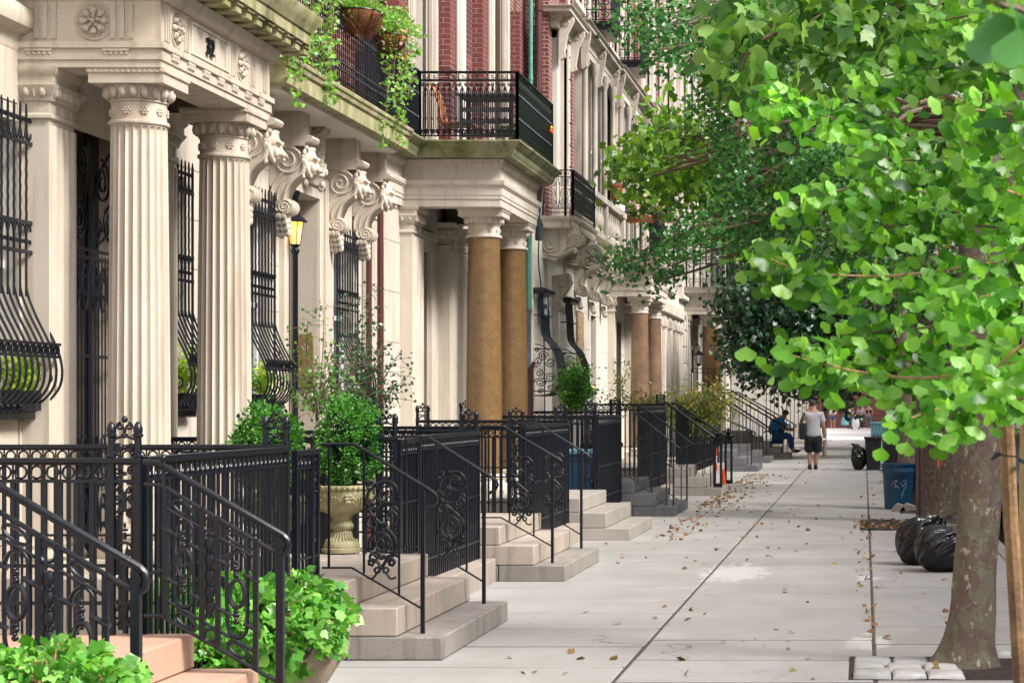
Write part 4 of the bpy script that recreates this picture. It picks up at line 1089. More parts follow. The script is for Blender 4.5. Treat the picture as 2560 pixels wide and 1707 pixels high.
def sbracket(root, Y, z=4.62, s=1.0, w=.24, xw=XW):
    m=MB(); f=lambda pts:[(xw+p[0]*s,Y-.004,z+p[1]*s) for p in pts]
    pts=[(0,0),(.42,0),(.5,-.10),(.5,-.25),(.42,-.38),(.28,-.45),(.20,-.55),(.17,-.68),(.24,-.72),(.25,-.82),(.16,-.90),(.05,-.86),(0,-.75)]
    m.prism([(xw+p[0]*s,z+p[1]*s) for p in pts],'y',Y,Y+w)
    m.tube(f(spiral((.29,-.2),.19,PI*.7,2.2,-1,36)),.018,6); m.tube(f(spiral((.15,-.78),.10,0,2,1,26)),.015,6)
    m.tube(f(smoothp([(.0,-.04),(.3,-.03),(.45,-.1),(.47,-.25),(.38,-.36),(.25,-.42),(.15,-.55),(.13,-.68)])),.018,6)
    m.prism([(xw+q[0]*s,z+q[1]*s) for q in circ((.16,-.79),.105,16)],'y',Y-.002,Y+w+.002)
    for k in range(3): m.ell((xw+(.07+.02*k)*s,Y+w/2,z-(.95+.07*k)*s),(.06*s,.09*s,.06*s),7,5)
    return m.build('scroll_bracket', mGreySt, root)
for Y in (38.6,40.5,42.3): sbracket(h4,Y)
m=MB(); f=lambda pts:[(p[0],35.9,p[1]) for p in pts]
m.prism([(-5.6,3.95),(-5.3,4.0),(-5.25,3.85),(-5.32,3.7),(-5.45,3.55),(-5.42,3.4),(-5.5,3.3),(-5.6,3.35)],'y',35.9,36.15); m.tube(f(spiral((-5.38,3.85),.11,PI/2,2,-1)),.014,6); m.tube(f(spiral((-5.5,3.42),.07,PI/2,1.6,1)),.012,6); m.build('keystone', mGreySt, h4)
# balcony ledges and balustrade
m=MB(); m.sweep([(-.2,4.70),(0,4.70),(.02,4.74),(.02,4.82),(.06,4.86),(.07,4.90),(-.2,4.93)],[(XW,34.7),(-5.07,34.7),(-5.07,37.6),(XW,37.6)]); m.box(XW,-5.2,34.9,37.5,4.71,4.925); m.build('balcony_ledge', mGreySt, h4)
rail_bars(h4,'balcony_railing',(-5.58,34.75),(-5.06,34.75),4.94,5.72,.077,'scrollfull')
rail_bars(h4,'balcony_railing',(-5.06,34.75),(-5.06,37.5),4.94,5.72,.077,'scrollfull')
m=MB(); m.sweep([(-.2,4.62),(0,4.62),(.0,4.72),(.05,4.78),(.08,4.86),(-.2,4.90)],[(XW,37.7),(-5.15,37.7),(-5.15,43.3),(XW,43.3)]); m.box(XW,-5.3,37.9,43.1,4.63,4.89); m.build('balcony_ledge', mMoss, h4)
m=MB(); m.box(-5.32,-5.16,37.9,43.1,4.9,5.02).box(-5.36,-5.12,37.8,43.2,5.62,5.74)
for y in (37.9,40.0,42.9): m.box(-5.34,-5.14,y,y+.25,4.9,5.62)
m.build('balustrade', mGreySt, h4, bevel=.01)
for y in np.arange(38.4,42.8,.34):
    if abs(y-40.1)<.2: continue
    MB().lathe(-5.24,y,[(.05,5.02),(.05,5.07),(.03,5.1),(.075,5.22),(.07,5.3),(.03,5.45),(.05,5.55),(.055,5.62)],10).build('baluster', mGreySt, h4)
# tall parlour windows with hoods
MB().box(-6.5,-5.75,36.3,62,4.93,15.5).build('upper_wall', mBrickT, h4, False)
w = surround(h4, 36.15, 37.5, 4.93, 8.43, -5.55, mWhite); hood(h4, 35.9,37.7, 8.75, -5.5, .3, mPale, 2)
for z in np.arange(4.95,12,.42): MB().box(-5.8,-5.66,38.12,38.55,z+.01,z+.40).build('quoin', mWhite, h4, bevel=.01)
for ya,yb in ((35.7,36.1),(37.75,38.08),(38.58,38.88),(43.7,44.35),(49.85,50.45),(53.4,54.9)): MB().box(-5.8,-5.63,ya,yb,4.95,15).build('brick_strip', mBrickT, h4, False)
for a in (38.75,):
    hood(h4, 38.7,43.7,9.05,-5.5,.22,mGreySt,3); surround(h4,38.95,43.5,4.95,8.73,-5.5,mGreySt,mull=2,recess=.15)
    hood(h4, 44.2,49.9,9.1,-5.5,.24,mGreySt,3); surround(h4,44.5,49.6,4.95,8.78,-5.5,mPale,mull=2,recess=.15)
for y in (39.0,40.4,41.9,43.3,44.6,46.2,47.8,49.3): MB().lathe(-5.44,y,[(.09,4.95),(.09,5.1),(.06,5.15),(.055,8.2),(.09,8.3),(.1,8.5)],10).build('colonnette', mGreySt, h4)
for ya in (38.9,41.2,44.6,47.0): surround(h4, ya, ya+1.5, 9.6, 12.2, -5.68, mWhite, recess=.1)
def cage(Yn, x0, x1, ylen, z, flowers=False):
    a = thing('balcony', None, None, (x0,Yn,z)); a.parent=h4; a.location=Vector((x0,Yn,z))-ORG[h4.name]
    MB().box(x0,x1,Yn,Yn+ylen,z,z+.07).box(x0+.05,x1-.05,Yn+.05,Yn+ylen-.05,z-.10,z).build('balcony_floor', mIron, a)
    for p,q in (((x0,Yn),(x1,Yn)),((x1,Yn),(x1,Yn+ylen))):
        m=MB(); p=Vector((*p,0)); q=Vector((*q,0)); L=(q-p).length; d=(q-p)/L
        T=lambda u,v:(p+d*u)+Vector((0,0,v))
        for zz in (z+.1,z+.95,z+.30): m.tube([T(0,zz),T(L,zz)],.015,4)
        n=max(3,int(L/.11))
        for k in range(n+1): m.tube([T(L*k/n,z),T(L*k/n,z+.95)],.011,4)
        for k in range(max(1,int(L/.18))):
            c=(k+.5)*L/max(1,int(L/.18))
            for zz in (z+.2,z+.45): m.tube([T(u,v) for u,v in circ((c,zz),.055,10)],.012,4,closed=True)
            m.tube([T(u,v) for u,v in smoothp([(c-.08,z+.55),(c,z+.75),(c+.08,z+.55)])],.012,4)
        m.build('balcony_railing', mIron, a)
cage(40.6,-5.75,-5.14,1.5,9.35); cage(46.0,-5.75,-5.15,1.7,9.5)
hood(h4, 50.4,53.4,9.2,-5.45,.3,mPale,2); surround(h4,50.6,53.2,4.95,8.87,-5.5,mWhite); hood(h4,55.0,58.5,9.2,-5.4,.3,mPale,2); surround(h4,55.2,58.3,4.95,8.87,-5.5,mWhite,mull=1)
for ya in (50.6,53.2,56.0,59.0): surround(h4, ya, ya+1.7, 9.7, 13.4, -5.6, mWhite, recess=.15)
# boarded window, stone sill box, pipe
MB().box(-5.60,-5.56,38.95,39.75,1.75,3.45).build('boarded_window', MAT('peeling_boards',(.62,.52,.34),(.35,.15,.04),9,.9,.2,60,streak=.5), h4, bevel=.01)
MB().box(-5.6,-5.25,39.6,41.2,1.05,1.45).build('stone_bracket_shelf', mWhite, h4, bevel=.015)
MB().box(-5.6,-5.3,41.2,42.2,.3,.95).box(-5.62,-5.22,41.15,42.3,.95,1.05).build('stone_plinth', mPale, h4, bevel=.015)

# portico 3 (pink-brown columns) and portico 4
def portico(root, Yn, Yf, XO, zb, cols, r, mc, xw=XW, dent=False, ledge=True):
    pth=[(xw,Yn),(XO,Yn),(XO,Yf),(xw,Yf)]
    m=MB(); m.sweep([(-.3,zb),(0,zb),(0,zb+.12),(.02,zb+.13),(.02,zb+.24),(.05,zb+.27),(.06,zb+.31),(0,zb+.32),(0,zb+.52),(.04,zb+.56),(.09,zb+.62),(.14,zb+.64),(.26,zb+.68),(.28,zb+.78),(.34,zb+.84),(-.3,zb+.87)],pth); m.box(xw,XO-.2,Yn+.2,Yf-.2,zb+.5,zb+.86)
    e=m.build('entablature', mPale, root)
    if dent:
        for x in np.arange(xw+.1,XO+.1,.14): MB().box(x,x+.08,Yn-.11,Yn-.02,zb+.54,zb+.62).build('dentil', mPale, e, False)
    else:
        g=MB(); eggs(g,(xw+.05,Yn-.05),(XO+.04,Yn-.05),zb+.58,.12,.04); g.build('egg_moulding', mPale, e)
    for cx,cy in cols: porch_column(root,cx,cy,zb,False,mc,mPale,r=r,z0=.4)
    MB().box(xw,XO+.3,Yn-.3,Yf+.3,0,.4).build('porch_floor', mStepG, root)
    for y in (Yn+.05,Yf-.45): anta(root,xw,xw+.15,y,y+.4,.4,zb,mPale,False)
portico(h4,43.6,47.2,-4.66,4.0,[(-4.93,44.0),(-4.93,46.8)],.205,mGran2)
MB().box(-5.58,-5.56,44.7,45.8,.4,3.5).build('front_door', mDoor, h4, False)
rail_bars(h4,'balcony_railing',(-5.55,43.9),(-4.7,43.9),4.9,5.95,.11,'ring')
rail_bars(h4,'balcony_railing',(-4.7,43.9),(-4.7,47),4.9,5.95,.11,'ring')

h5 = thing('townhouse', 'cream stone house far down the row, brown columns under a dentilled porch', 'house', (-6.5,60,0))
ashlar(h5, XW, 49.0, 84, -.1, 4.9, mWhite, [(50.2,51.0,1.3,3.6),(53.0,54.2,.4,3.6),(58.8,59.6,1.3,3.6),(64,65.2,.4,3.7),(69,70,1.2,3.6),(74,75,1.2,3.6)], ch=.8, bl=2.2)
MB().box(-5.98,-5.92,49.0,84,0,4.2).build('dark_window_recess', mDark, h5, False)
for y in (50.0,51.0,52.6,54.2,55.5,57,58.6,59.6,60.6): MB().box(XW,XW+.09,y,y+.25,.2,4.1).box(XW,XW+.14,y-.04,y+.29,3.8,4.0).build('pilaster', mPale, h5, bevel=.01)
MB().box(XW,XW+.12,50,62,4.2,4.5).build('string_course', mPale, h5, bevel=.02)
for y in (61.2,61.9): 
    for z in np.arange(.4,4,.5): MB().box(XW,XW+.12,y,y+.35,z+.02,z+.48).build('stone_block', mWhite, h5, bevel=.01)
portico(h5,62.4,66.0,-4.55,4.45,[(-4.88,63.0),(-4.88,65.4)],.23,mGran,dent=True)
rail_bars(h5,'balcony_railing',(-5.55,62.8),(-4.3,62.8),5.35,6.4,.10,'scrollfull')
rail_bars(h5,'balcony_railing',(-4.3,62.8),(-4.3,66),5.35,6.4,.10,'scrollfull')
MB().box(-6.5,-5.75,62,84,4.9,17).build('upper_wall', mBrickT, h5, False)
for ya in np.arange(60.5,83,2.6): 
    surround(h5, ya, ya+1.9, 4.95, 8.3, -5.5, mWhite, recess=.15)
    surround(h5, ya, ya+1.9, 9.3, 12.4, -5.55, mWhite, recess=.15); surround(h5, ya, ya+1.9, 13.2, 16.2, -5.55, mWhite, recess=.15)
MB().sweep([(-.2,8.9),(.1,8.9),(.2,9.0),(.22,9.1),(-.2,9.15)],[(-5.6,59),(-5.6,84)]).build('string_course', mWhite, h5)
for Yc,zc,xx in ((71,6.9,-5.5),):
    pass
ac = MB().box(-5.6,-5.2,70.6,71.3,11.0,11.9); tag(ac.build('air_conditioner', mWhiteP, None, bevel=.02), 'white air conditioner box sticking out of the far facade near the brick building', 'air conditioner')
ac = MB().box(-5.34,-5.12,42.3,42.8,5.745,6.02); tag(ac.build('air_conditioner', mWhiteP, None, bevel=.02), 'white air conditioner standing on the stone balustrade behind the red window boxes', 'air conditioner')

# brick apartment building that closes the row
h6 = thing('apartment_building', 'red brick apartment building with a beige base closing the end of the row', 'building', (-8,90,0))
MB().box(-16,-2.2,86,89.5,3.2,22).build('wall', mBrickT, h6, False)
MB().box(-16,-2.15,85.95,89.5,0,3.2).build('base_wall', mWhite, h6, bevel=.02)
MB().box(-16,-2.05,85.85,89.6,3.2,3.4).build('string_course', mPale, h6)
for x in (-6.9,-5.4,-3.7):
    for z in (4.4,7.8,11.2,14.6,18):
        o=MB().box(x,x+.9,85.93,86.02,z,z+1.7).build('window', mGlass, h6, False); MB().box(x-.08,x+.98,85.86,86.0,z-.14,z).box(x-.08,x+.98,85.9,86.0,z+1.7,z+1.95).build('window_sill', mPale, o, False)
        MB().box(x+.0,x+.9,85.9,85.94,z+.82,z+.88).box(x+.42,x+.48,85.9,85.94,z,z+1.7).build('window_frame', mWhiteP, o, False)
for i in range(2):
    for z in (8.2,12): pass

# brownstones across the avenue
h7 = thing('brownstone', 'dark red brownstone row with stoops across the avenue at the end of the street', 'house', (0,142,0))
mBS = MAT('brownstone', (.16,.06,.045), (.11,.04,.03), .6, .85, .12, 30, streak=.3)
MB().box(-30,34,140,150,0,20).build('wall', mBS, h7, False)
for i,x in enumerate(np.arange(-28,32,3.2)):
    for z in (4.2,8,11.8,15.4):
        o=MB().box(x,x+1.2,139.85,140.05,z,z+2.1).build('window', mGlass, h7, False)
        MB().box(x-.12,x+1.32,139.75,140,z-.2,z).box(x-.15,x+1.35,139.7,140,z+2.1,z+2.4).build('window_hood', mBS, o, False)
    if i%2==0:
        MB().box(x,x+1.3,139.8,140.05,1.6,3.8).build('front_door', mDoor, h7, False)
        s=MB()
        for k in range(9): s.box(x-.2,x+1.5,139.8-.3*(9-k),139.8-.3*(8-k)+.02,0,.18*(k+1))
        s.build('stoop', mBS, h7, False)

# row houses on the other side of the street
for i in range(9):
    y0 = 2+i*15
    hh = thing('townhouse', ['red brick row house','cream row house','brownstone row house'][i%3]+' across the road behind the trees, '+['first','second','third','fourth','fifth','sixth','seventh','eighth','ninth'][i]+' from the near end', 'house', (14.5,y0+7.5,0), 'row houses across the road')
    if y0>84: y0 += 10
    MB().box(14,22,y0,y0+14.9,0,15.5+(i*37%5)*.4).build('wall', [mBrickT,mPale,mBS][i%3], hh, False)
    MB().box(13.6,14.2,y0,y0+14.9,15.0,15.4).build('cornice', mGreySt, hh, False)
    for k in range(6):
        for z in (1.6,5,8.4,11.6):
            o=MB().box(13.9,14.02,y0+.9+k*2.4,y0+2.1+k*2.4,z,z+2.1).build('window', mGlass, hh, False)
            MB().box(13.84,14.0,y0+.8+k*2.4,y0+2.2+k*2.4,z-.15,z).box(13.84,14,y0+.8+k*2.4,y0+2.2+k*2.4,z+2.1,z+2.35).build('window_sill', mPale, o, False)

# ------------------------------------------------------------------ stoops
mStepB = MAT('worn_step_granite', (.34,.30,.27), (.22,.20,.185), 1.2, .85, .2, 150, streak=.55, scol=(.09,.08,.07), bump=.35, bs=150, orand=.08, speck=[(160,.6,(.14,.12,.11),.6)])
def stoop(Sn, Sf, xf, mat, label, n=3, rises=(.15,.187,.173), tread=(.29,.32), blocks=True, back=-4.55, low=None):
    top=mat
    s = thing('stoop', label, 'steps', (xf,(Sn+Sf)/2,0))
    x=xf; z=0
    for i in range(n):
        mat = low if (low and i==0) else top
        z1=z+rises[i%3]; xb = x-(.62 if i<n-1 else 1.0)
        if blocks and i<n-1:
            MB().box(xb,x,Sn+i*.0,Sf,z+(0 if i==0 else .003),z1).build('step', mat, s, True, bevel=.010)
            MB().box(x-1.05,xb-.006,Sn+.0,Sf,z+(0 if i==0 else .003),z1-.004).build('side_block', mat, s, True, bevel=.010)
            MB().box(back,x-1.056,Sn+.02,Sf-.02,z,z1-.01).build('core', mat, s, False)
        else:
            MB().box(x-.62,x,Sn,Sf,z+.003,z1).build('step', mat, s, True, bevel=.010)
            MB().box(back,x-.626,Sn,Sf,z+.003,z1).build('landing', mat, s, True, bevel=.010)
        x -= tread[0] if i==0 else tread[1]; z=z1
    return s
st0 = stoop(7.55,9.95,-2.72,mPink,'pink stone steps in the bottom left corner between ornate railings')
st1 = stoop(12.9,15.28,-2.72,mStep,'three step granite stoop with scroll panel handrails, right of the ivy pot',low=mStepB)
st2 = stoop(18.6,21.0,-2.78,mStep,'second granite stoop from the front, a handrail at each side',low=mStepB)
st3 = stoop(24.2,26.7,-2.83,mStepG,'grey stoop without handrails, third granite stoop along')
st4 = stoop(29.4,31.6,-2.78,mStepD,'stoop with nearly black lowest steps and thin rusty handrails')
st5 = stoop(36.0,38.0,-2.56,mStepG,'pale stoop with heavy black newel posts at its foot')
st6 = stoop(49.0,51.2,-2.6,mStepD,'dark grey low stoop beyond the rose shrub')
st7 = stoop(56.2,58.6,-2.65,mStepD,'far dark stoop just short of the seated person')
st8 = stoop(60.6,62.8,-2.25,mStepG,'pale far stoop the person in blue sits on',n=5,rises=(.16,.17,.17))
st9 = stoop(66.5,68.5,-2.2,mStepG,'farthest pale stoop, against the tall iron fence')
# coping under the fences, between the stoops
for a,b in ((9.96,12.88),(15.3,18.58),(21.02,24.18),(26.72,29.38),(31.62,35.98),(38.02,48.98)):
    c = thing('coping', 'low stone coping under the fence beyond the stoop at %s' % ({9.96:'the ivy pot',15.3:'the first scroll railings',21.02:'the second granite stoop',26.72:'the grey stoop',31.62:'the nearly black steps',38.02:'the black newel posts'}[a]), 'kerb', (-3.55,(a+b)/2,0))
    y=a
    while y<b-.05:
        e=min(b,y+1.2); MB().box(-3.80,-3.42,y+.004,e-.004,-.03,.22).build('coping_stone', mStep, c, True, bevel=.01); y=e

# ------------------------------------------------------------------ iron fences
def fence_tmpl():
    T={}
    T['bar']=tmpl(MB().box(-.012,.012,-.007,.007,0,1), mIron, False)
    p=MB(); p.box(-.017,.017,-.017,.017,0,1.0); T['post']=tmpl(p,mIron,False)
    f=MB(); f.lathe(0,0,[(.017,0),(.026,.004),(.026,.012),(.018,.018),(.018,.07),(.017,.10),(.027,.106),(.027,.116),(.021,.12),(.024,.13),(.024,.145),(.017,.165),(.007,.178),(.0,.18)],10); T['finial']=tmpl(f,mIron)
    c=MB()
    for s in (-1,1):
        c.tube(onXZ(spiral((s*.030,.045),.030,PI*(1.5),1.3,s,20)),.0075,5)
        c.tube(onXZ(smoothp([(s*.055,.02),(s*.062,.06),(s*.05,.09),(s*.015,.105),(s*.008,.12)])),.0075,5)
        c.tube(onXZ(spiral((s*.020,.155),.020,PI*.5,1.2,-s,16)),.007,5)
    c.ell((0,0,.05),(.010,.010,.012),8,6); c.ell((0,0,.135),(.010,.009,.018),8,6); c.ell((0,0,.19),(.016,.016,.018),10,7); c.ell((0,0,.105),(.012,.01,.01),8,5)
    T['crest']=tmpl(c,mIron)
    s=MB()  # scroll panel, z 0..0.88, width .133
    for k in (-1,1):
        s.tube(onXZ(smoothp([(k*.062,.55),(k*.064,.68),(k*.045,.76),(k*.01,.77)])),.007,5)
        s.tube(onXZ(spiral((k*.020,.735),.019,PI*.5,1.4,-k,16)),.006,5)
        s.tube(onXZ(spiral((k*.038,.68),.028,0 if k<0 else PI,1.4,-k,18)),.008,5)
        s.tube(onXZ(spiral((k*.034,.615),.026,PI*.5,1.4,k,18)),.008,5)
        s.tube(onXZ([(k*.036,.59),(k*.036,.30)]),.007,5)
        s.tube(onXZ(spiral((k*.034,.26),.026,-PI*.5,1.4,-k,18)),.008,5)
        s.tube(onXZ(spiral((k*.038,.14),.030,PI*.5,1.5,k,18)),.008,5); s.tube(onXZ(spiral((k*.034,.06),.026,-PI*.5,1.4,-k,18)),.008,5)
        s.tube(onXZ(spiral((k*.035,.835),.022,PI*.5,1.4,k,16)),.006,5); s.tube(onXZ(spiral((k*.048,.80),.014,-PI*.5,1.2,-k,12)),.006,4)
        s.box(k*.036-.012,k*.036+.012,-.012,.012,.41,.432); 
    s.tube(onXZ(circ((0,.43),.036,18)),.008,5,closed=True)
    s.ell((0,0,.635),(.018,.012,.012),8,6); s.box(-.009,.009,-.006,.006,0,.4); s.box(-.009,.009,-.006,.006,.64,.73)
    s.ell((0,0,.50),(.012,.01,.02),8,6); s.ell((0,0,.53),(.02,.01,.008),8,5); s.ell((0,0,.555),(.008,.008,.016),8,5); s.ell((0,0,.82),(.014,.01,.012),8,5)
    T['panel']=tmpl(s,mIron)
    r=MB(); r.tube(onXZ(circ((0,0),.026,14)),.0055,5,closed=True); T['ring']=r
    return T
FT = fence_tmpl()
def fence(label, p0, p1, zb, zt, panels=(0,1), sp=.08, rows='ring', cap=True, crest=True, mat=mIron, lowr=.16, group='black iron fences along the front yards'):
    p0=Vector((*p0,0)); p1=Vector((*p1,0)); L=(p1-p0).length; ang=math.atan2(p1.y-p0.y,p1.x-p0.x)
    f=thing('iron_fence',label,'fence',(p0.x,p0.y,0),None,ang,local=True)
    W=.165; u0=0; u1=L; H=zt-zb
    ends=[]
    if panels[0]: ends.append((0,W)); u0=W
    if panels[1]: ends.append((L-W,L)); u1=L-W
    MB().box(0,L,-.024,.024,zt-.026,zt).box(0,L,-.016,.016,zt-.036,zt-.026).build('top_rail', mat, f, bevel=.004)
    MB().box(0,L,-.014,.014,zt-.123,zt-.106).build('rail', mat, f, False)
    MB().box(0,L,-.014,.014,zb+lowr,zb+lowr+.017).build('rail', mat, f, False)
    if H>1.0: MB().box(0,L,-.011,.011,zb+lowr+.42,zb+lowr+.435).build('rail', mat, f, False)
    n=max(1,round((u1-u0)/sp)); w=(u1-u0)/n; rm=MB()
    for i in range(n):
        c=u0+(i+.5)*w
        rm.tube([(c+.0285*math.cos(a),0,zt-.071+.031*math.sin(a)) for a in [2*PI*k/14 for k in range(14)]],.0062,5,closed=True)
        rm.box(c-w/2-.003,c-w/2+.003,-.006,.006,zt-.106,zt-.036)
    rm.build('ring_band', mat, f)
    for i in range(n+1):
        c=u0+i*w
        if (i==0 and panels[0]) or (i==n and panels[1]): continue
        o=inst(FT['bar'],'bar',f,(c,0,zb),(0,0,0),(1,1,zt-.12-zb))
    for a,b in ends:
        for u in (a+.017,b-.017):
            q=inst(FT['post'],'post',f,(u,0,zb),(0,0,0),(1,1,zt-zb))
            if crest: inst(FT['finial'],'finial',f,(u,0,zt))
        inst(FT['panel'],'scroll_panel',f,((a+b)/2,0,zb+.02),(0,0,0),(1,1,(zt-zb-.04)/.88))
        if crest: inst(FT['crest'],'crest',f,((a+b)/2,0,zt))
    if not ends or not panels[0]: inst(FT['post'],'post',f,(0,0,zb),(0,0,0),(1,1,zt-zb))
    if not ends or not panels[1]: inst(FT['post'],'post',f,(L,0,zb),(0,0,0),(1,1,zt-zb))
    return f
FX=-3.57
fence('nearest black iron fence facing the camera, with a ring band, behind the pink steps',(-5.3,9.88),(FX,9.88),.5,1.385,(0,1))
fence('iron fence running away along the pavement behind the ivy pot',(FX,9.93),(FX,12.35),.22,1.39,(0,0))
fence('iron fence facing the camera behind the first street fence, left of the bushes',(-5.5,12.42),(FX,12.42),.25,1.40,(0,1))
fence('short iron fence return just left of the boxwood urn',(FX,12.55),(FX,13.06),.5,1.36,(0,1),crest=False)
fence('iron fence facing the camera at the far side of the first granite stoop',(-5.5,15.30),(FX,15.30),.3,1.40,(0,1))
fence('iron fence behind the first scroll railings along the pavement',(FX,15.36),(FX,15.95),.3,1.38,(0,0),crest=False)
fence('long iron fence along the pavement between the first two granite stoops',(FX,16.02),(FX,18.5),.22,1.40,(0,0))
fence('iron fence facing the camera in front of the second stoop',(-5.5,18.5),(FX,18.5),.3,1.41,(0,1))
fence('iron fence facing the camera behind the second stoop',(-5.5,21.0),(FX,21.0),.3,1.42,(1,1))
fence('iron fence along the pavement between the second stoop and the grey stoop',(FX,21.0),(FX,24.1),.22,1.43,(0,0))
fence('iron fence facing the camera beside the grey stoop',(-5.4,24.1),(FX,24.1),.3,1.46,(1,1))
fence('iron fence along the pavement past the grey stoop with a brass lock',(FX,26.75),(FX,29.3),.22,1.5,(0,0),mat=mIron2)
fence('iron fence facing the camera beyond the grey stoop, blue bins behind it',(-5.4,26.7),(FX,26.7),.3,1.50,(1,1))
fence('iron fence facing the camera by the nearly black steps',(-5.4,29.35),(FX,29.35),.3,1.55,(1,1))
fence('iron fence along the pavement past the nearly black steps',(FX,31.65),(FX,35.9),.22,1.62,(0,0),mat=mIron2)
fence('iron fence facing the camera before the black newel posts',(-5.4,35.9),(FX,35.9),.3,1.66,(1,1))
fence('iron fence along the pavement behind the rose shrub',(FX,38.1),(FX,48.8),.22,1.55,(0,0),sp=.16)
fence('iron fence facing the camera behind the rose shrub',(-5.4,48.9),(FX,48.9),.2,1.7,(0,0),sp=.16)
# low spear fence in the front area, tall end fence
def spear_fence(label,p0,p1,zb,zt,sp=.10,r=.008,extra=None):
    p0=Vector((*p0,0)); p1=Vector((*p1,0)); L=(p1-p0).length; ang=math.atan2(p1.y-p0.y,p1.x-p0.x)
    f=thing('iron_fence',label,'fence',(p0.x,p0.y,0),None,ang,local=True)
    MB().box(0,L,-.012,.012,zt-.14,zt-.12).build('rail',mIron,f,False); MB().box(0,L,-.012,.012,zb+.1,zb+.12).build('rail',mIron,f,False)
    if extra: MB().box(0,L,-.02,.02,zt-.02,zt).build('top_rail',mIron,f,False)
    b=MB(); b.tube([(0,0,zb),(0,0,zt-.08)],r,5); b.tube([(0,0,zt-.09),(0,0,zt-.07),(0,0,zt)],[r,r*1.9,.001],6); me=tmpl(b,mIron)
    n=int(L/sp)
    for i in range(min(n+1,300)): inst(me,'bar',f,(i*L/n,0,0))
    return f
spear_fence('low spear topped fence in front of the stone plinths behind the nearest fence',(-5.4,11.4),(-3.8,11.4),.1,.86,.095)
spear_fence('low black fence behind the boxwood urn',(-5.2,15.9),(-3.7,15.9),.0,.93,.10)
spear_fence('tall black iron fence at the end of the row behind the walking man',(-4.0,82),(-1.55,82),.15,2.55,.16,.016,True)
spear_fence('black porch railing with bars beside the farthest brown column',(-5.3,61.5),(-4.1,61.5),.5,2.75,.16,.014,True)
MB_ = MB().box(-4.2,-1.5,81.8,82.4,-.03,.16); tag(MB_.build('fence_kerb', mStepG, None, bevel=.02),'low stone kerb under the tall end fence','kerb')

# ------------------------------------------------------------------ ornate stair railings of the nearest stoop
def ornate_rail(label, Y, with_top=True):
    s = thing('stair_railing', label, 'railing', (-3.2,Y,0))
    f = lambda pts: [((x-VX)/FL*9.75, Y, EYE+(HY-y)/FL*9.75) for x,y in pts]
    g = lambda pts: f([(p[0]/2.386, 1050+p[1]/2.386) for p in pts])
    m=MB(); m.tube(g([(855,250),(935,252),(1690,688),(1715,715),(1720,745),(1712,780),(1690,800)]),.017,8); m.build('handrail', mIron, s)
    m=MB(); m.tube(g([(860,381),(960,386),(1665,800)]),.011,6); m.build('rail', mIron, s)
    m=MB(); m.tube(g([(990,525),(1525,822)]),.008,6); m.build('rail', mIron, s)
    m=MB(); m.tube(g([(1000,1078),(1525,1380)]),.008,6); m.build('rail', mIron, s)
    m=MB(); m.tube(g([(860,1165),(960,1165),(1670,1568)]),.010,6); m.build('rail', mIron, s)
    a,b = g([(1672,700),(1672,1100)]); 
    MB().box(a[0]-.018,a[0]+.018,Y-.018,Y+.018,.149,a[2]).build('newel_post', mIron, s)
    for x,y0,y1 in ((985,395,1180),(1205,520,1300),(1300,575,1360),(1525,705,1485)):
        a,b=g([(x,y0),(x,y1)]); m=MB(); m.box(a[0]-.012,a[0]+.012,Y-.010,Y+.010,b[2],a[2]); m.build('upright', mIron, s)
    a,b=g([(975,225),(975,400)]); m=MB(); m.tube([a,b],.011,6); m.ell(a,(.018,.018,.02),8,6); m.build('stub_post', mIron, s)
    m=MB(); sl=.575
    def oval(cx,cy,rx,ry,tilt=0): 
        q=[]
        for i in range(22):
            t=2*PI*i/22; u=rx*math.cos(t); v=ry*math.sin(t); q.append((cx+u, cy+v+u*tilt))
        MB().tube(g(q),.0085,5,closed=True).build('oval', mIron, s)
    for cx,cy in ((1095,528),(1415,705)): oval(cx,cy,60,34,sl)
    for cx,cy in ((1108,1195),(1420,1370)): oval(cx,cy,58,34,sl)
    for cx,cy in ((1250,620),(1255,1285)): oval(cx,cy,38,42,0)
    for cx,top in ((1100,598),(1415,778)):
        m=MB()
        m.tube(g(smoothp([(cx-62,top+330),(cx-60,top+90),(cx-35,top+20),(cx+10,top+2),(cx+45,top+30),(cx+58,top+100),(cx+60,top+430),(cx+40,top+500),(cx,top+515),(cx-40,top+490),(cx-58,top+430),(cx-60,top+330)])),.010,5)
        q=[(cx+46*math.cos(t),top+255+82*math.sin(t)) for t in [2*PI*i/20 for i in range(20)]]; m.tube(g(q),.012,6,closed=True)
        for yy,r_ in ((70,.014),(92,.009),(112,.018),(135,.012),(150,.016),(362,.014),(385,.018),(405,.01),(425,.016)):
            p=g([(cx-8,top+yy)])[0]; m.ell(p,(r_,.012,r_*.8),8,6)
        m.tube(g([(cx-8,top+60),(cx-8,top+165)]),.007,5); m.tube(g([(cx-8,top+345),(cx-8,top+440)]),.007,5)
        m.build('arch_panel', mIron, s)
    m=MB()
    for k in range(5):
        yy=735+k*95; p=g([(1253,yy)])[0]
        m.tube(g([(1253,yy-35),(1253,yy-28),(1253,yy-5),(1253,yy+30),(1253,yy+48)]),[.010,.020,.024,.020,.008],8)
        for d in (-1,0,1): q=g([(1253+d*20,yy+50)])[0]; m.ell((q[0],q[1]-.008,q[2]),(.008,.008,.016),6,5)
    m.build('husk_column', mIron, s)
    for a,b in (((965,638),(1057,690)),((1130,735),(1222,785)),((1280,820),(1372,868)),((1455,915),(1545,968)),((970,930),(1057,978)),((1130,1030),(1222,1080)),((1290,1112),(1380,1165)),((1455,1210),(1545,1258))):
        MB().tube(g([a,b]),.012,6).build('tie_bar', mIron, s)
    return s
ornate_rail('ornate black stair railing with ovals on the far side of the pink steps',9.75)
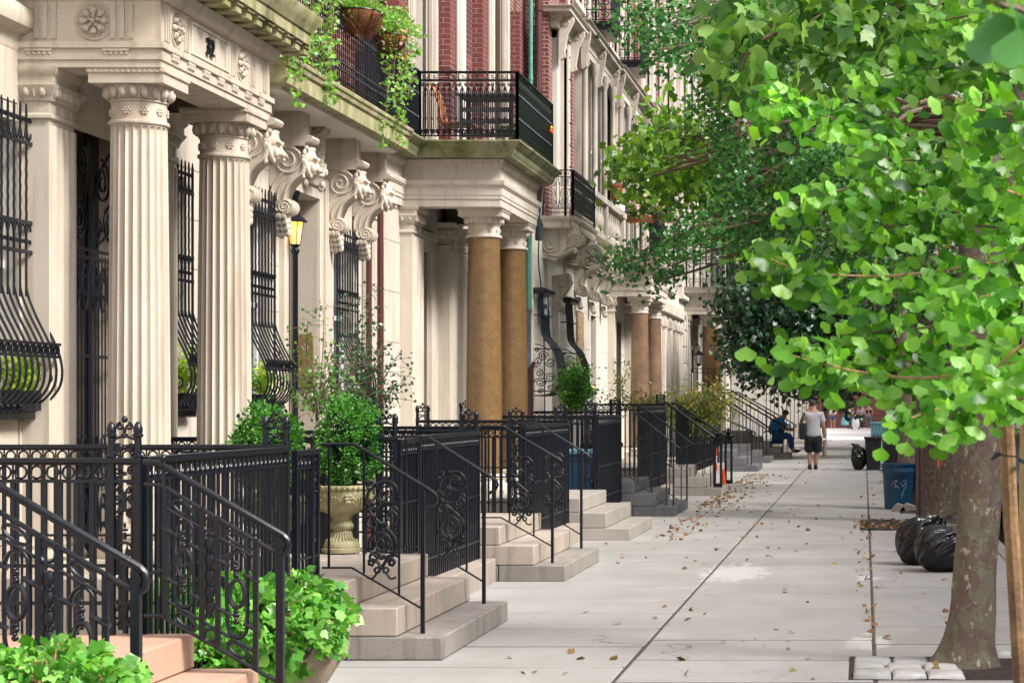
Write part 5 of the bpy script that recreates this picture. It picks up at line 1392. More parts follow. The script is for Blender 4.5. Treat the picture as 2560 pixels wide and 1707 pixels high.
ornate_rail('ornate black stair railing cropped by the left edge, near side of the pink steps',7.82)

def scroll_rail(label, Y, x0, xb, xe, xpost, zt, ze, zb0=.149, panel=True, r=.011, lower=True, mat=mIron, double=False, landing=.51):
    s = thing('stair_railing', label, 'railing', (xpost,Y,zb0))
    dz=zt-ze; sl=dz/(xe-xb)
    m=MB(); m.tube([(x0,Y,zt),(xb,Y,zt),(xe,Y,ze),(xe+.03,Y,ze-.02),(xe+.045,Y,ze-.055),(xe+.03,Y,ze-.09),(xe-.0,Y,ze-.105),(xe-.03,Y,ze-.13)],[r*1.2]*4+[r]*4,6); m.build('handrail',mat,s)
    zl=lambda x: zt-max(0,(x-xb))*sl
    m=MB().box(xpost-.013,xpost+.013,Y-.013,Y+.013,zb0,zl(xpost)); m.build('newel_post',mat,s)
    off=zt-(landing+.07)
    if lower: MB().tube([(x0,Y,zt-off),(xb-.02,Y,zt-off),(xpost,Y,zl(xpost)-off+.0)],r*.7,5).build('rail',mat,s)
    ws=xpost-.227*1.0
    for x in (xb-.17,xb+.06,xb+.29): 
        if x<xpost-.05: MB().box(x-.007,x+.007,Y-.007,Y+.007,zl(x)-off,zl(x)).build('upright',mat,s,False)
    if panel:
        cx=xb+.175; w=.10; z0=zl(cx)-off+.04
        m=MB(); f=lambda pts:[(cx+p[0],Y,z0+p[1]) for p in pts]
        def sp(c,r_,a,t,sg,th=.012): m.tube(f(spiral(c,r_,a,t,sg,28,.15)),[th*(1-.4*i/28) for i in range(29)],6)
        def cu(pts,th=.012): m.tube(f(smoothp(pts)),th,6)
        sp((.035,.555),.085,PI*.75,2.0,-1,.011); cu([(-.03,.615),(-.085,.56),(-.092,.48),(-.05,.40),(.03,.33),(.085,.27),(.10,.20)],.011)
        sp((.0,.225),.105,0,2.0,-1,.012); sp((.06,.40),.05,-PI*.5,1.4,1); sp((-.06,.36),.045,PI*.5,1.3,1); sp((.075,.44),.03,0,1.2,1); sp((-.07,.60),.03,PI*.3,1.4,1); sp((-.045,.50),.06,PI*.9,1,1)
        sp((-.045,.13),.045,0,1.3,1); sp((.06,.10),.035,PI,1.3,-1)
        cu([(-.095,.005),(-.06,-.005),(-.03,.03),(0,.06),(.03,.03),(.06,-.005),(.095,.005)],.008); cu([(0,.06),(-.03,.11),(-.065,.12)]); cu([(0,.06),(.03,.11),(.065,.12)])
        for k in (-1,1):
            m.tube(f(circ((k*.028,.05),.018,12)),.008,5,closed=True)
            for j in range(5):
                a=2*PI*j/5; m.ell((cx+k*.068+.017*math.cos(a),Y,z0+.10+.017*math.sin(a)),(.012,.010,.012),6,5)
        for c in ((.035,.555),(.0,.225),(-.08,.47),(.09,.30),(.02,.34),(-.05,.40),(-.09,.18),(.09,.14),(.05,.62),(.10,.52),(-.02,.62),(.0,.135)):
            for j in range(3): m.ell((cx+c[0]+R.uniform(-.015,.015),Y+R.uniform(-.01,.01),z0+c[1]+R.uniform(-.015,.015)),(R.uniform(.012,.022),.013,R.uniform(.010,.018)),7,5)
        m.build('acanthus_panel',mat,s)
    return s
scroll_rail('black handrail with a cast acanthus panel on the near side of the first granite stoop',13.1,-3.55,-3.335,-2.84,-2.89,1.388,1.087)
scroll_rail('black handrail with a cast acanthus panel on the far side of the first granite stoop',15.05,-3.52,-3.28,-2.80,-2.86,1.405,1.10)
scroll_rail('black handrail with a cast panel on the near side of the second granite stoop',18.9,-3.62,-3.41,-2.89,-2.945,1.44,1.135)
scroll_rail('black handrail with a cast panel on the far side of the second granite stoop',20.8,-3.62,-3.40,-2.88,-2.94,1.455,1.13)
def plain_rail(label,Y,x0,xb,xe,xpost,zt,ze,n=3,mat=mIron2,r=.012,newel=False,zb0=.15,scr=True,top=None,landing=.51):
    s=scroll_rail(label,Y,x0,xb,xe,xpost,zt,ze,zb0,False,r,True,mat,landing=landing)
    sl=(zt-ze)/(xe-xb)
    for k in range(n):
        x=xb+(xpost-xb)*(k+.5)/n; z=zt-(x-xb)*sl; MB().box(x-.008,x+.008,Y-.008,Y+.008,z-(zt-landing-.07),z).build('upright',mat,s,False)
    if scr:
        m=MB(); x=xb+.1; z=zt-.45
        for c,r_,a,t,sg in (((x,z),.07,0,1.6,1),((x+.1,z-.12),.07,PI,1.6,1),((x,z-.2),.05,0,1.5,-1),((x+.12,z+.05),.05,0,1.4,1)): m.tube([(p[0],Y,p[1]) for p in spiral(c,r_,a,t,sg,20)],.007,5)
        m.build('scroll',mat,s)
    return s
plain_rail('thin rusty handrail on the near side of the nearly black stoop',29.6,-3.62,-3.45,-2.76,-2.82,1.57,1.02)
plain_rail('thin rusty handrail on the far side of the nearly black stoop',31.4,-3.62,-3.50,-2.72,-2.78,1.62,1.05,n=4)
def newel_rail(label,Y,xe,zt):
    s=plain_rail(label,Y,-3.7,-3.55,xe,xe-.02,zt,zt-.62,n=6,mat=mIron,r=.022,scr=False)
    m=MB(); x=xe+.04
    for dx in (-.055,.055):
        for dy in (-.055,.055): m.box(x+dx-.018,x+dx+.018,Y+dy-.018,Y+dy+.018,.15,zt-.70)
    m.box(x-.08,x+.08,Y-.08,Y+.08,.15,.22).box(x-.09,x+.09,Y-.09,Y+.09,zt-.76,zt-.70).box(x-.11,x+.11,Y-.11,Y+.11,zt-.63,zt-.60).box(x-.07,x+.07,Y-.07,Y+.07,zt-.70,zt-.63)
    m.lathe(x,Y,[(.03,zt-.60),(.045,zt-.57),(.045,zt-.54),(.02,zt-.51),(.03,zt-.49),(.0,zt-.45)],10); m.build('newel',mIron,s); return s
newel_rail('heavy black railing ending in a square newel, near side of the pale stoop',36.15,-2.68,1.66)
newel_rail('heavy black railing ending in a square newel, far side of the pale stoop',37.8,-2.60,1.66)
for i,(Y,xe,lab,zt,zl_) in enumerate(((49.2,-2.72,'dark handrail on the near side of the low dark stoop',1.62,.15),(56.4,-2.8,'black handrail of the far dark stoop, left of the seated person',1.85,.15),(58.4,-2.8,'second black handrail of the far dark stoop',1.9,.15),(60.8,-2.42,'light catching handrail in front of the seated person',2.0,.15),(62.7,-2.35,'handrail behind the seated person',2.1,.15),(66.7,-2.3,'farthest handrail beside the tall end fence',2.05,.15))):
    plain_rail(lab,Y,-4.6,-4.2,xe,xe-.05,zt,.98,n=7,mat=mIron if i<3 else mIron2,r=.025,scr=False)

# ------------------------------------------------------------------ leaves and plants
def unit(a): return a/np.maximum(np.linalg.norm(a,axis=1,keepdims=True),1e-9)
def T_ginkgo():
    v=[(0,0,0)]; n=15
    for i in range(n):
        a=math.radians(-64+128*i/(n-1)); r=1.0-.02*(i%2)-(.16 if i==7 else .05 if i in(6,8) else 0)-(.16 if i in (0,n-1) else .04 if i in (1,n-2) else 0)
        v.append((r*math.sin(a)*.86, r*math.cos(a)*.92+.02, .09*math.sin(a*2.6)+.02*(i%2)+.10*math.cos(a)))
    v.append((0,-.45,.02)); v.append((.022,-.45,.02)); v.append((.03,0,0))
    return np.array(v), [(0,i+1,i) for i in range(1,n)]+[(n+1,n+2,n+3,0)]
def T_lobed(lob=5, deep=.5, w=.62):
    v=[(0,.35,.0)]; k=lob*2
    out=[]
    for i in range(lob):
        a=-2.35+4.7*i/(lob-1)
        r=1.0 if i==lob//2 else (.78 if abs(i-lob//2)==1 else .5)
        out.append((r*.85*math.sin(a)*.9,.35+r*.75*math.cos(a),-.10*r))
        if i<lob-1:
            b=a+4.7/(lob-1)/2; rr=deep*.75; out.append((rr*math.sin(b),.35+rr*math.cos(b),.05))
    out.append((0,0,0))
    v+=out; m=len(out)
    return np.array(v), [(0,1+(i+1)%m,1+i) for i in range(m)]
def T_fan(): return np.array([(0,0,0),(-.62,.75,.08),(-.05,.9,-.06),(.62,.75,.08)]), [(0,3,2),(0,2,1)]
def T_dia(w=.42): return np.array([(0,0,0),(w,.5,.06),(0,1,-.04),(-w,.5,.06)]), [(0,1,2),(0,2,3)]
def T_star(): return np.array([(0,.3,.05),(0,0,0),(-.6,.25,-.05),(-.3,.5,0),(-.45,.85,-.08),(0,1,-.05),(.45,.85,-.08),(.3,.5,0),(.6,.25,-.05)]), [(0,2,1),(0,3,2),(0,4,3),(0,5,4),(0,6,5),(0,7,6),(0,8,7),(0,1,8)]
def scatter(parent, tpl, pos, D, size, mat, n_ind=0, name='foliage', up=.0, tow=None):
    """leaves at pos, stems-to-tip along D; the nearest n_ind become leaf objects, the rest one mesh"""
    tv, tf = tpl; pos=np.asarray(pos,float); N=len(pos)
    if N==0: return
    D=unit(np.asarray(D,float)); rn=NR.normal(size=(N,3)); rn[:,2]+=up
    if tow is not None: rn+=np.asarray(tow)
    Z=unit(rn-D*np.sum(rn*D,1,keepdims=True)); X=np.cross(D,Z)
    size=np.broadcast_to(size,(N,)) if np.ndim(size)==0 else size
    M=np.stack([X,D,Z],2)*size[:,None,None]
    order=np.argsort(np.linalg.norm(pos-np.array([0,0,EYE]),axis=1))
    ind=order[:n_ind]; rest=order[n_ind:]
    org=np.array(ORG[parent.name])
    if len(ind):
        me=bpy.data.meshes.new('leaf'); me.from_pydata([tuple(p) for p in tv],[],tf); me.materials.append(mat); me.shade_smooth()
        for i in ind:
            o=bpy.data.objects.new('leaf',me); COL.objects.link(o); o.parent=parent; 
            m4=Matrix.Identity(4)
            for a in range(3):
                for b in range(3): m4[a][b]=float(M[i,a,b])
                m4[a][3]=float(pos[i,a]-org[a])
            o.matrix_basis=m4
    if len(rest):
        V=np.einsum('nij,kj->nki',M[rest],tv)+pos[rest][:,None,:]; K=len(tv)
        fl=np.concatenate([np.array(f) for f in tf]); ln=np.array([len(f) for f in tf])
        n=len(rest); L=(fl[None,:]+(np.arange(n)*K)[:,None]).ravel()
        tot=np.tile(ln,n); st=np.concatenate([[0],np.cumsum(tot)[:-1]])
        c=V.reshape(-1,3); ctr=c.mean(0); me=bpy.data.meshes.new(name)
        me.vertices.add(n*K); me.vertices.foreach_set('co',(c-ctr).ravel())
        me.loops.add(len(L)); me.loops.foreach_set('vertex_index',L.astype(np.int32))
        me.polygons.add(len(tot)); me.polygons.foreach_set('loop_start',st.astype(np.int32)); 
        me.update(calc_edges=True); me.validate(); me.shade_smooth(); me.materials.append(mat)
        o=bpy.data.objects.new(name,me); link(o,parent,tuple(ctr)); o['kind']='stuff'; return o
def clumps(c, r, n, k, spread, shell=.55):
    """n leaf positions in k tufts spread through the ellipsoid c, r; also the tuft centres"""
    c=np.array(c,float); r=np.array(r,float)
    u=unit(NR.normal(size=(k,3)))*(shell+(1-shell)*NR.random((k,1)))*np.where(NR.random((k,1))<.25,.5,1); cc=c+u*r
    i=NR.integers(0,k,n); p=cc[i]+NR.normal(size=(n,3))*spread
    return p, cc, i
def pxc(cx,cy,rx,ry,Y,dep): 
    p=P(cx,cy,Y); return (p.x,p.y,p.z),(rx*Y/FL,dep,ry*Y/FL)
def hangdir(n, down=.8): d=NR.normal(size=(n,3))*.6; d[:,2]-=down; return d
def trunk(parent, pts, rs, mat, name='trunk', n=18, flare=True, wob=.04):
    pts=smoothp([tuple(p) for p in pts],5); m=len(pts); rr=np.interp(np.linspace(0,1,m),np.linspace(0,1,len(rs)),rs)
    mb=MB(); mb.tube(pts,list(rr),n)
    ph=[R.uniform(0,6.28) for _ in range(6)]
    for j in range(m):
        for k in range(n):
            a=2*PI*k/n; s=1+wob*(math.sin(2*a+ph[0]+j*.23)+.7*math.sin(3*a+ph[1]-j*.31)+.5*math.sin(5*a+ph[2]+j*.7))+R.uniform(-.012,.012)
            if j<4: s+=.16*(4-j)/4*max(0,math.sin(5*a+ph[3]))
            v=mb.v[j*n+k]; p=pts[j]; mb.v[j*n+k]=tuple(p[q]+(v[q]-p[q])*s for q in range(3))
    return mb.build(name,mat,parent,ang=80)
def limb(parent, a, b, r0, r1, mat, sag=.15, name='branch', k=5):
    a=Vector(a); b=Vector(b); pts=[]
    for i in range(k+1):
        t=i/k; p=a.lerp(b,t)+Vector((R.uniform(-1,1),R.uniform(-1,1),R.uniform(-1,1)))*.05*(b-a).length*(t*(1-t)*3); p.z+=sag*math.sin(PI*t); pts.append(tuple(p))
    pts=smoothp(pts,3); mb=MB(); mb.tube(pts,[r0+(r1-r0)*i/(len(pts)-1) for i in range(len(pts))],7); return mb, [Vector(p) for p in pts]

GT=T_ginkgo(); PT=T_lobed(5,.5); IV=T_lobed(5,.62); SM=T_dia(.4); FN=T_fan(); ST=T_star()

# --- foreground ginkgo, planted at the right, with stake
gk = thing('ginkgo_tree','young ginkgo tree at the right edge whose bright green fan leaves fill the foreground','tree',(.50,5.6,0))
trunk(gk,[(.50,5.6,-.05),(.485,5.6,.5),(.478,5.6,1.2),(.49,5.62,2.0),(.53,5.7,3.0),(.60,5.8,4.2)],[.062,.05,.046,.042,.034,.02],mSap,n=14,wob=.03)
BR=[([(2590,880),(2450,925),(2300,945),(2150,930),(2083,915),(2018,900),(1957,880)],5.0,1.0,55),
 ([(2620,770),(2496,795),(2286,822),(2200,828),(2106,838)],5.4,1.0,60),
 ([(2620,640),(2546,646),(2362,676),(2200,690),(2037,684),(1964,665),(1891,626)],5.2,1.0,95),
 ([(2620,520),(2500,510),(2370,491),(2266,474),(2171,465),(2079,480),(1960,515)],5.6,1.0,85),
 ([(2620,400),(2500,350),(2380,320),(2217,310),(2125,302),(1995,275),(1905,245)],5.8,1.0,90),
 ([(2640,980),(2520,1000),(2400,1015),(2320,1030),(2265,1050)],4.9,1.0,48),
 ([(2640,600),(2500,570),(2350,560),(2220,565),(2120,580)],5.5,1,55),
 ([(2640,230),(2520,190),(2390,170),(2270,180),(2170,200)],5.9,1,60),
 ([(2640,930),(2520,890),(2400,905),(2290,905),(2190,890)],5.3,1,55),
 ([(2640,430),(2520,430),(2380,405),(2240,400),(2120,390)],5.3,1,65),
 ([(2640,80),(2540,60),(2420,40),(2310,70)],5.7,1,45),
 ([(2640,720),(2540,730),(2430,745),(2330,760)],5.0,1,45),
 ([(2640,300),(2560,290),(2480,280),(2400,270)],4.6,1,30),
 ([(2640,840),(2560,860),(2480,930),(2440,980)],4.6,1,26),
 ([(2640,560),(2570,500),(2500,470),(2430,450)],4.7,1,30),
 ([(2640,130),(2590,120),(2530,100),(2470,60)],4.9,1,26)]
LP=[];LD=[]
for pts,Y,s,n in BR:
    w=[P(x,y,Y+R.uniform(-.08,.08)) for x,y in pts]; start=w[0]
    mb=MB(); sp=smoothp([(.49,5.62,min(3.5,start.z+.05))]+[tuple(p) for p in w],4); mb.tube(sp,[.0062-.004*i/(len(sp)-1) for i in range(len(sp))],6)
    mb.build('branch',mTwigL if Y<5.3 else mTwig,gk)
    sp=[Vector(p) for p in sp[3:]]
    for i in range(int(n*3.0)):
        t=R.random()**.8*(len(sp)-1.01); k=int(t); b=sp[k].lerp(sp[k+1],t-k)
        o=Vector((R.gauss(0,.034),R.gauss(0,.05),R.gauss(-.006,.034)))
        LP.append(tuple(b+o)); d=o.normalized()*.45+Vector((R.gauss(-.15,.33),R.gauss(-.1,.3),-.8)); LD.append(tuple(d))
NL=len(LP)
scatter(gk,GT,LP,LD,NR.uniform(.027,.046,NL),lGink,300,up=.45,tow=(0,-.85,0))
# very near leaves, out of focus at the upper right
LP=[tuple(P(x,y,Y)) for x,y,Y in ((2500,30,2.3),(2545,70,2.25),(2470,70,2.5),(2550,10,2.6),(2520,-20,2.3))]
mb=MB(); mb.tube([tuple(P(2700,120,3.4)),tuple(P(2620,60,2.8)),tuple(P(2540,20,2.4)),tuple(P(2490,10,2.3))],.004,5); mb.tube([(.53,5.7,3.0),tuple(P(2850,100,4.4)),tuple(P(2700,120,3.4))],.006,5); mb.build('branch',mTwig,gk)
scatter(gk,GT,LP,[(.1,.2,-1)]*5,.05,lGinkD,5,tow=(0,-1,0))
for x,y in ((2505,415),(2495,455),(2478,480),(2468,500)):
    scatter(gk,T_lobed(5,.4),[tuple(P(x,y,5.2))],[(.1,0,-1)],.035,lDry,1,tow=(0,-1,0))
sk = thing('tree_stake','weathered wooden stake standing just left of the young ginkgo trunk','stake',(.40,5.3,0))
a=P(2517,1060,5.25); b=P(2556,1760,5.25)
mb=MB(); mb.tube([(b.x+.03,5.25,-.1),(b.x,5.25,b.z),(a.x+.012,5.25,(a.z+b.z)/2+.1),(a.x,5.25,a.z)],[.021,.021,.020,.020],9); mb.build('stake',mStake,sk)
mb=MB(); p=lambda x,y,Y=5.22:tuple(P(x,y,Y)); mb.tube([p(2480,1148),p(2495,1134),p(2510,1138,5.2),p(2545,1142,5.2)],.0022,5); mb.tube([p(2550,1150,5.2)+(),p(2570,1160,5.3),p(2600,1150,5.5)],.006,6); mb.tube([p(2478,1150),p(2492,1136),p(2502,1133)],[.003,.007,.006],7); mb.build('wire_tie',mIron2,sk)

# --- London plane, nearest
t1 = thing('plane_tree','thick leaning plane tree trunk with patchy peeling bark, nearest on the right','tree',P(2418,1660,12.7))
pp=[(2414,1668),(2424,1600),(2432,1500),(2442,1350),(2456,1200),(2474,1050),(2488,900),(2500,720),(2535,450),(2580,150),(2640,-250),(2700,-700)]
trunk(t1,[P(x,y,12.7) for x,y in pp],[.235,.172,.148,.134,.128,.123,.12,.115,.105,.095,.085,.07],mPlane,n=28)
rp=MB()
for i in range(0):
    a=2*PI*i/9+.2; c=P(2416,1655,12.7); q=R.uniform(.30,.42)
    rp.tube([(c.x+.16*math.cos(a),c.y+.16*math.sin(a),.10),(c.x+.23*math.cos(a),c.y+.23*math.sin(a),.03),(c.x+q*math.cos(a+.1),c.y+q*math.sin(a+.1),-.05)],[.075,.05,.02],7)
0
def crown(tree, specs, tpl, size, mat, n_ind=0, spread=.28, dn=.6, up=.6, base=None, bmat=None, lb=1.0):
    allp=[];alld=[]; bm_=MB(); nb=0
    for cx,cy,rx,ry,Y,dep,n in specs:
        c,r=pxc(cx,cy,rx,ry,Y,dep); k=max(4,int(n/26)); p,cc,i=clumps(c,r,n,k,spread)
        allp.append(p); d=hangdir(n,dn); alld.append(d)
        if base is not None:
            b0=base(Vector(c)); mb,pts=limb(tree,b0,c,.035*lb,.014*lb,bmat,.1)
            bm_.add(mb.v,mb.f)
            for q in cc[:14]:
                s=pts[R.randrange(len(pts)//2,len(pts))]; mid=(s+Vector(q))/2+Vector((R.uniform(-.1,.1),R.uniform(-.1,.1),R.uniform(0,.15)))
                bm_.tube([tuple(s),tuple(mid),tuple(q)],[.010*lb,.006*lb,.003*lb],4)
    allp=np.concatenate(allp); alld=np.concatenate(alld)
    if bm_.v: bm_.build('branches',bmat,tree)
    return scatter(tree,tpl,allp,alld,NR.uniform(size*.7,size*1.15,len(allp)),mat,n_ind,'crown',up,(0,-.35,0))
crown(t1,[(1990,40,170,70,12.5,.8,150),(2160,90,160,100,12.8,.9,190),(1880,110,110,60,12.2,.6,80),(2080,190,150,60,12.6,.7,90),(2280,110,150,120,13,.9,160),(1830,200,50,60,12.2,.4,34),(2420,60,160,120,13.2,.9,160),(1900,10,130,50,12.3,.6,80),(2450,260,130,140,13.5,.9,110)],
  PT,.135,lPlane,260,.13,.45,.4,base=lambda c:P(2620,-100,12.7),bmat=mTwig,lb=.9)
# --- second plane tree
t2 = thing('plane_tree','second plane tree trunk, half hidden behind the nearest one, above the black bags','tree',P(2385,1305,28))
trunk(t2,[P(x,y,28) for x,y in ((2384,1312),(2388,1250),(2396,1150),(2408,1040),(2420,900),(2440,650),(2470,350),(2500,0),(2520,-500))],[.46,.34,.30,.285,.28,.26,.24,.20,.12],mPlane,n=24)
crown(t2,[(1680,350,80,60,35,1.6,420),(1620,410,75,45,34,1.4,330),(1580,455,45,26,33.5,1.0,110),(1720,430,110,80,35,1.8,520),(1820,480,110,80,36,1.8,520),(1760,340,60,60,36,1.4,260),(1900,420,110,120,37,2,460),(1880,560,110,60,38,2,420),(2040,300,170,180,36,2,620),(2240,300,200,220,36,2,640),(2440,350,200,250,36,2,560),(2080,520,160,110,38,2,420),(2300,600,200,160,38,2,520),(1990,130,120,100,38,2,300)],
  ST,.135,lPlaneD,0,.3,.4,.5,base=lambda c:P(2470,300,29),bmat=mTwig,lb=1.6)
# --- furrowed ginkgo behind
t3 = thing('ginkgo_tree','dark furrowed trunk between the blue bin and the plane trees, with hanging deep green foliage','tree',P(2312,1272,31.7))
trunk(t3,[P(x,y,31.7) for x,y in ((2312,1278),(2314,1220),(2318,1100),(2322,900),(2326,600),(2320,200),(2310,-300))],[.27,.20,.185,.18,.17,.14,.09],mBark,n=20,wob=.06)
GC=[(1600,45,75,55),(1680,70,80,70),(1760,50,90,70),(1850,110,110,110),(1645,125,30,40),(1700,130,35,35),(1800,230,70,90),(1815,350,50,110),(1850,450,60,110),(1930,300,70,120),(1965,400,80,110),(2010,480,90,90),(1850,560,50,60),
 (1545,662,38,20),(1600,630,60,32),(1670,598,75,38),(1750,580,80,42),(1840,575,80,42),(1690,660,35,50),(1650,700,28,25),(1920,570,90,50),(2020,590,100,60),(2120,640,110,80),(2100,420,120,110),(2250,500,140,140),(2200,150,160,130),(1960,90,110,80),(2350,700,140,120)]
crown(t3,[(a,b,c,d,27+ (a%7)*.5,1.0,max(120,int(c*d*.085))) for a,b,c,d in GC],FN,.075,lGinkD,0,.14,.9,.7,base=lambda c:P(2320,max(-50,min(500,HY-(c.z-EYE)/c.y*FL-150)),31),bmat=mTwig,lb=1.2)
# --- far dark tree
t4 = thing('street_tree','far street tree whose dark shaded crown hangs low over the pavement behind the walking man','tree',P(2264,1162,55))
trunk(t4,[P(x,y,55) for x,y in ((2266,1162),(2264,1100),(2262,1000),(2258,850),(2240,600),(2220,300))],[.32,.22,.2,.19,.16,.1],mPlane,n=16)
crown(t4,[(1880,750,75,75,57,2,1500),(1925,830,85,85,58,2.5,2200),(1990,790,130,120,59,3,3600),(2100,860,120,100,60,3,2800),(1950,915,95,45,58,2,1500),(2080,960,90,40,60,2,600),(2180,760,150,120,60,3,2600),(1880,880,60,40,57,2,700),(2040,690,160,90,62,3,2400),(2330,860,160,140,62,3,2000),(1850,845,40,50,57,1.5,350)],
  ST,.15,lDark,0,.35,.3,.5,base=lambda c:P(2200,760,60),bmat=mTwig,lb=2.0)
t5 = thing('street_tree','mid green street tree rising behind the dark one above the far end of the pavement','tree',P(2290,1130,72))
trunk(t5,[P(x,y,72) for x,y in ((2290,1126),(2288,1000),(2284,700),(2280,300),(2280,0))],[.3,.24,.2,.16,.1],mPlane,n=14)
crown(t5,[(2060,620,200,120,70,4,1500),(2260,600,220,200,72,4,2000),(2440,700,200,250,72,4,2000),(2100,300,240,250,74,4,2600),(2400,250,260,300,74,4,2800),(1960,480,100,160,72,3,900),(2460,1000,130,80,70,3,700),(2380,960,100,60,64,3,500),(1900,660,70,50,68,2,400)],
  ST,.22,lPlaneD,0,.6,.3,.5,base=lambda c:P(2284,500,72),bmat=mTwig,lb=4)
for i,(x,Y) in enumerate(((12,30),(12,48),(12.2,66),(12,14))):
    tt=thing('street_tree','leafy tree on the far pavement across the road, '+['thirty','forty eight','sixty six','fourteen'][i]+' metres up the street','tree',(x,Y,0),'trees across the road')
    trunk(tt,[(x,Y,-.05),(x,Y,2),(x-.1,Y,4.5),(x-.2,Y,8)],[.3,.22,.2,.1],mPlane,n=12)
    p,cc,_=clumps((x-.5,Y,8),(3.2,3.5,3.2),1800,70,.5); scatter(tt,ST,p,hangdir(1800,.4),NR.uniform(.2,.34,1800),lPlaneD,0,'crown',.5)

# --- ivy pots
def lathe_thing(root,name,cx,cy,prof,mat,n=28): return MB().lathe(cx,cy,prof,n).build(name,mat,root)
iv = thing('ivy_pot','clay urn overflowing with bright green ivy between the pink steps and the granite stoop','plant',(-3.17,11.15,0))
lathe_thing(iv,'pot',-3.17,11.15,[(.13,0),(.15,.02),(.14,.05),(.19,.12),(.25,.22),(.27,.32),(.26,.40),(.29,.43),(.29,.46),(.25,.47),(.24,.42)],mPot)
m=MB(); 
for k in range(6):
    a=-PI/2+(k-2.3)*.55; cx=-3.17+.262*math.cos(a); cy=11.15+.262*math.sin(a)
    pts=[]
    for i in range(10):
        b=PI+PI*i/9; u=.075*math.cos(b); pts.append((cx-u*math.sin(a)+.01*math.cos(a),cy+u*math.cos(a)+.01*math.sin(a),.33+.10*math.sin(b)+.02))
    m.tube(pts,.014,6)
m.build('swag',mPot,iv)
def ivy(root, specs, size, n_ind):
    pos=[];dd=[];vin=MB()
    for cx,cy,Y,rx,ry,dep,n in specs:
        c,r=pxc(cx,cy,rx,ry,Y,dep); c=np.array(c); r=np.array(r)
        u=unit(NR.normal(size=(n,3))); u[:,2]=np.abs(u[:,2])*1.0-.25*NR.random(n); u=unit(u); q=.78+.3*NR.random((n,1)); p=c+u*r*q
        pos.append(p); d=u*.8+NR.normal(size=(n,3))*.3; d[:,2]-=.6; dd.append(d)
        for i in range(0,n,9): vin.tube([tuple(c),tuple(c+(p[i]-c)*.6+[0,0,.04]),tuple(p[i])],.003,4)
    vin.build('vines',mTwigL,root)
    pos=np.concatenate(pos); dd=np.concatenate(dd)
    scatter(root,IV,pos,dd,NR.uniform(size*.55,size*1.15,len(pos)),lIvy,n_ind,'foliage',.6,(0,-.6,.2))
ivy(iv,[(650,1590,10.9,190,120,.33,520),(560,1530,11.2,120,90,.25,230),(520,1640,10.7,80,70,.2,150),(770,1540,11.1,90,80,.22,190),(620,1480,11.3,110,40,.2,90),(820,1545,11.1,60,85,.14,80),(745,1500,11.0,90,70,.2,110),(700,1600,10.85,60,70,.08,60),(800,1620,10.85,45,75,.08,70),(640,1660,10.8,70,50,.08,90),(470,1470,11.3,70,40,.2,60)],.066,300)
p,_,_=clumps(P(650,1590,10.95),(.36,.25,.22),240,20,.08); scatter(iv,IV,p,hangdir(240),.09,lIvy,0,'inner_foliage')
iv2 = thing('ivy_pot','light green ivy mound at the bottom left corner in front of the railing','plant',P(140,1760,7.1))
lathe_thing(iv2,'pot',-2.87,7.1,[(.13,0),(.15,.02),(.14,.05),(.19,.14),(.25,.3),(.27,.42),(.26,.52),(.29,.55),(.29,.58),(.25,.59)],mPot)
ivy(iv2,[(130,1720,7.05,210,105,.25,520),(30,1700,7.2,90,70,.2,140),(250,1720,7.0,90,70,.2,140)],.056,300)

# --- boxwood in urns on the landing
def urn(cx,cy,zb,s,label):
    u=thing('garden_urn',label,'urn',(cx,cy,zb))
    prof=[(0,0),(.148,0),(.150,.03),(.130,.035),(.135,.05),(.128,.075),(.117,.09),(.09,.10),(.075,.13),(.067,.16),(.070,.168),(.078,.173),(.093,.19),(.096,.205),(.082,.225),(.070,.24),(.072,.26),(.088,.28),(.12,.30),(.16,.32),(.19,.35),(.215,.39),(.232,.43),(.24,.465),(.238,.475),(.252,.485),(.262,.50),(.255,.515),(.235,.515),(.22,.48),(0,.46)]
    MB().lathe(cx,cy,[(r*s,zb+z*s) for r,z in prof],36).build('bowl',mUrn,u)
    m=MB()
    for k in range(40):
        a=2*PI*k/40; q=.257*s; m.tube([(cx+q*math.cos(a),cy+q*math.sin(a),zb+.487*s),(cx+q*math.cos(a+.13),cy+q*math.sin(a+.13),zb+.512*s)],.009*s,5)
    m.build('rope_rim',mUrn,u)
    m=MB()
    for k in range(26):
        a=2*PI*k/26; m.tube([(cx+.071*s*math.cos(a),cy+.071*s*math.sin(a),zb+.155*s),(cx+.082*s*math.cos(a),cy+.082*s*math.sin(a),zb+.12*s),(cx+.12*s*math.cos(a),cy+.12*s*math.sin(a),zb+.088*s)],.007*s,5)
    m.build('gadroon',mUrn,u)
    for k in range(6):
        a0=-PI/2+k*PI/3-.05; m=MB()
        for j in range(-4,5):
            t=j/4*.9; 
            pts=[]
            for w in (0,.5,1):
                da=math.sin(t)*.42*w; zz=.315+.12*w*math.cos(t)*1.0; rr=np.interp(zz,[.30,.32,.35,.39,.43,.47],[.12,.16,.19,.215,.232,.24])+.003
                pts.append((cx+rr*s*math.cos(a0+da),cy+rr*s*math.sin(a0+da),zb+zz*s))
            m.tube(pts,[.004*s,.008*s,.010*s],5)
        m.build('shell_relief',mUrn,u); m=MB()
        for j in range(7):
            da=.52+R.uniform(-.16,.16); zz=.41+R.uniform(-.04,.045); rr=.235; m.ell((cx+rr*s*math.cos(a0+da),cy+rr*s*math.sin(a0+da),zb+zz*s),(.018*s,.018*s,.014*s),7,5)
        stuff(m.build('leaf_relief',mUrn,u))
    MB().lathe(cx,cy,[(0,zb+.47*s),(.22*s,zb+.475*s),(.22*s,zb+.485*s),(0,zb+.50*s)],16).build('soil',mSoil,u)
    return u
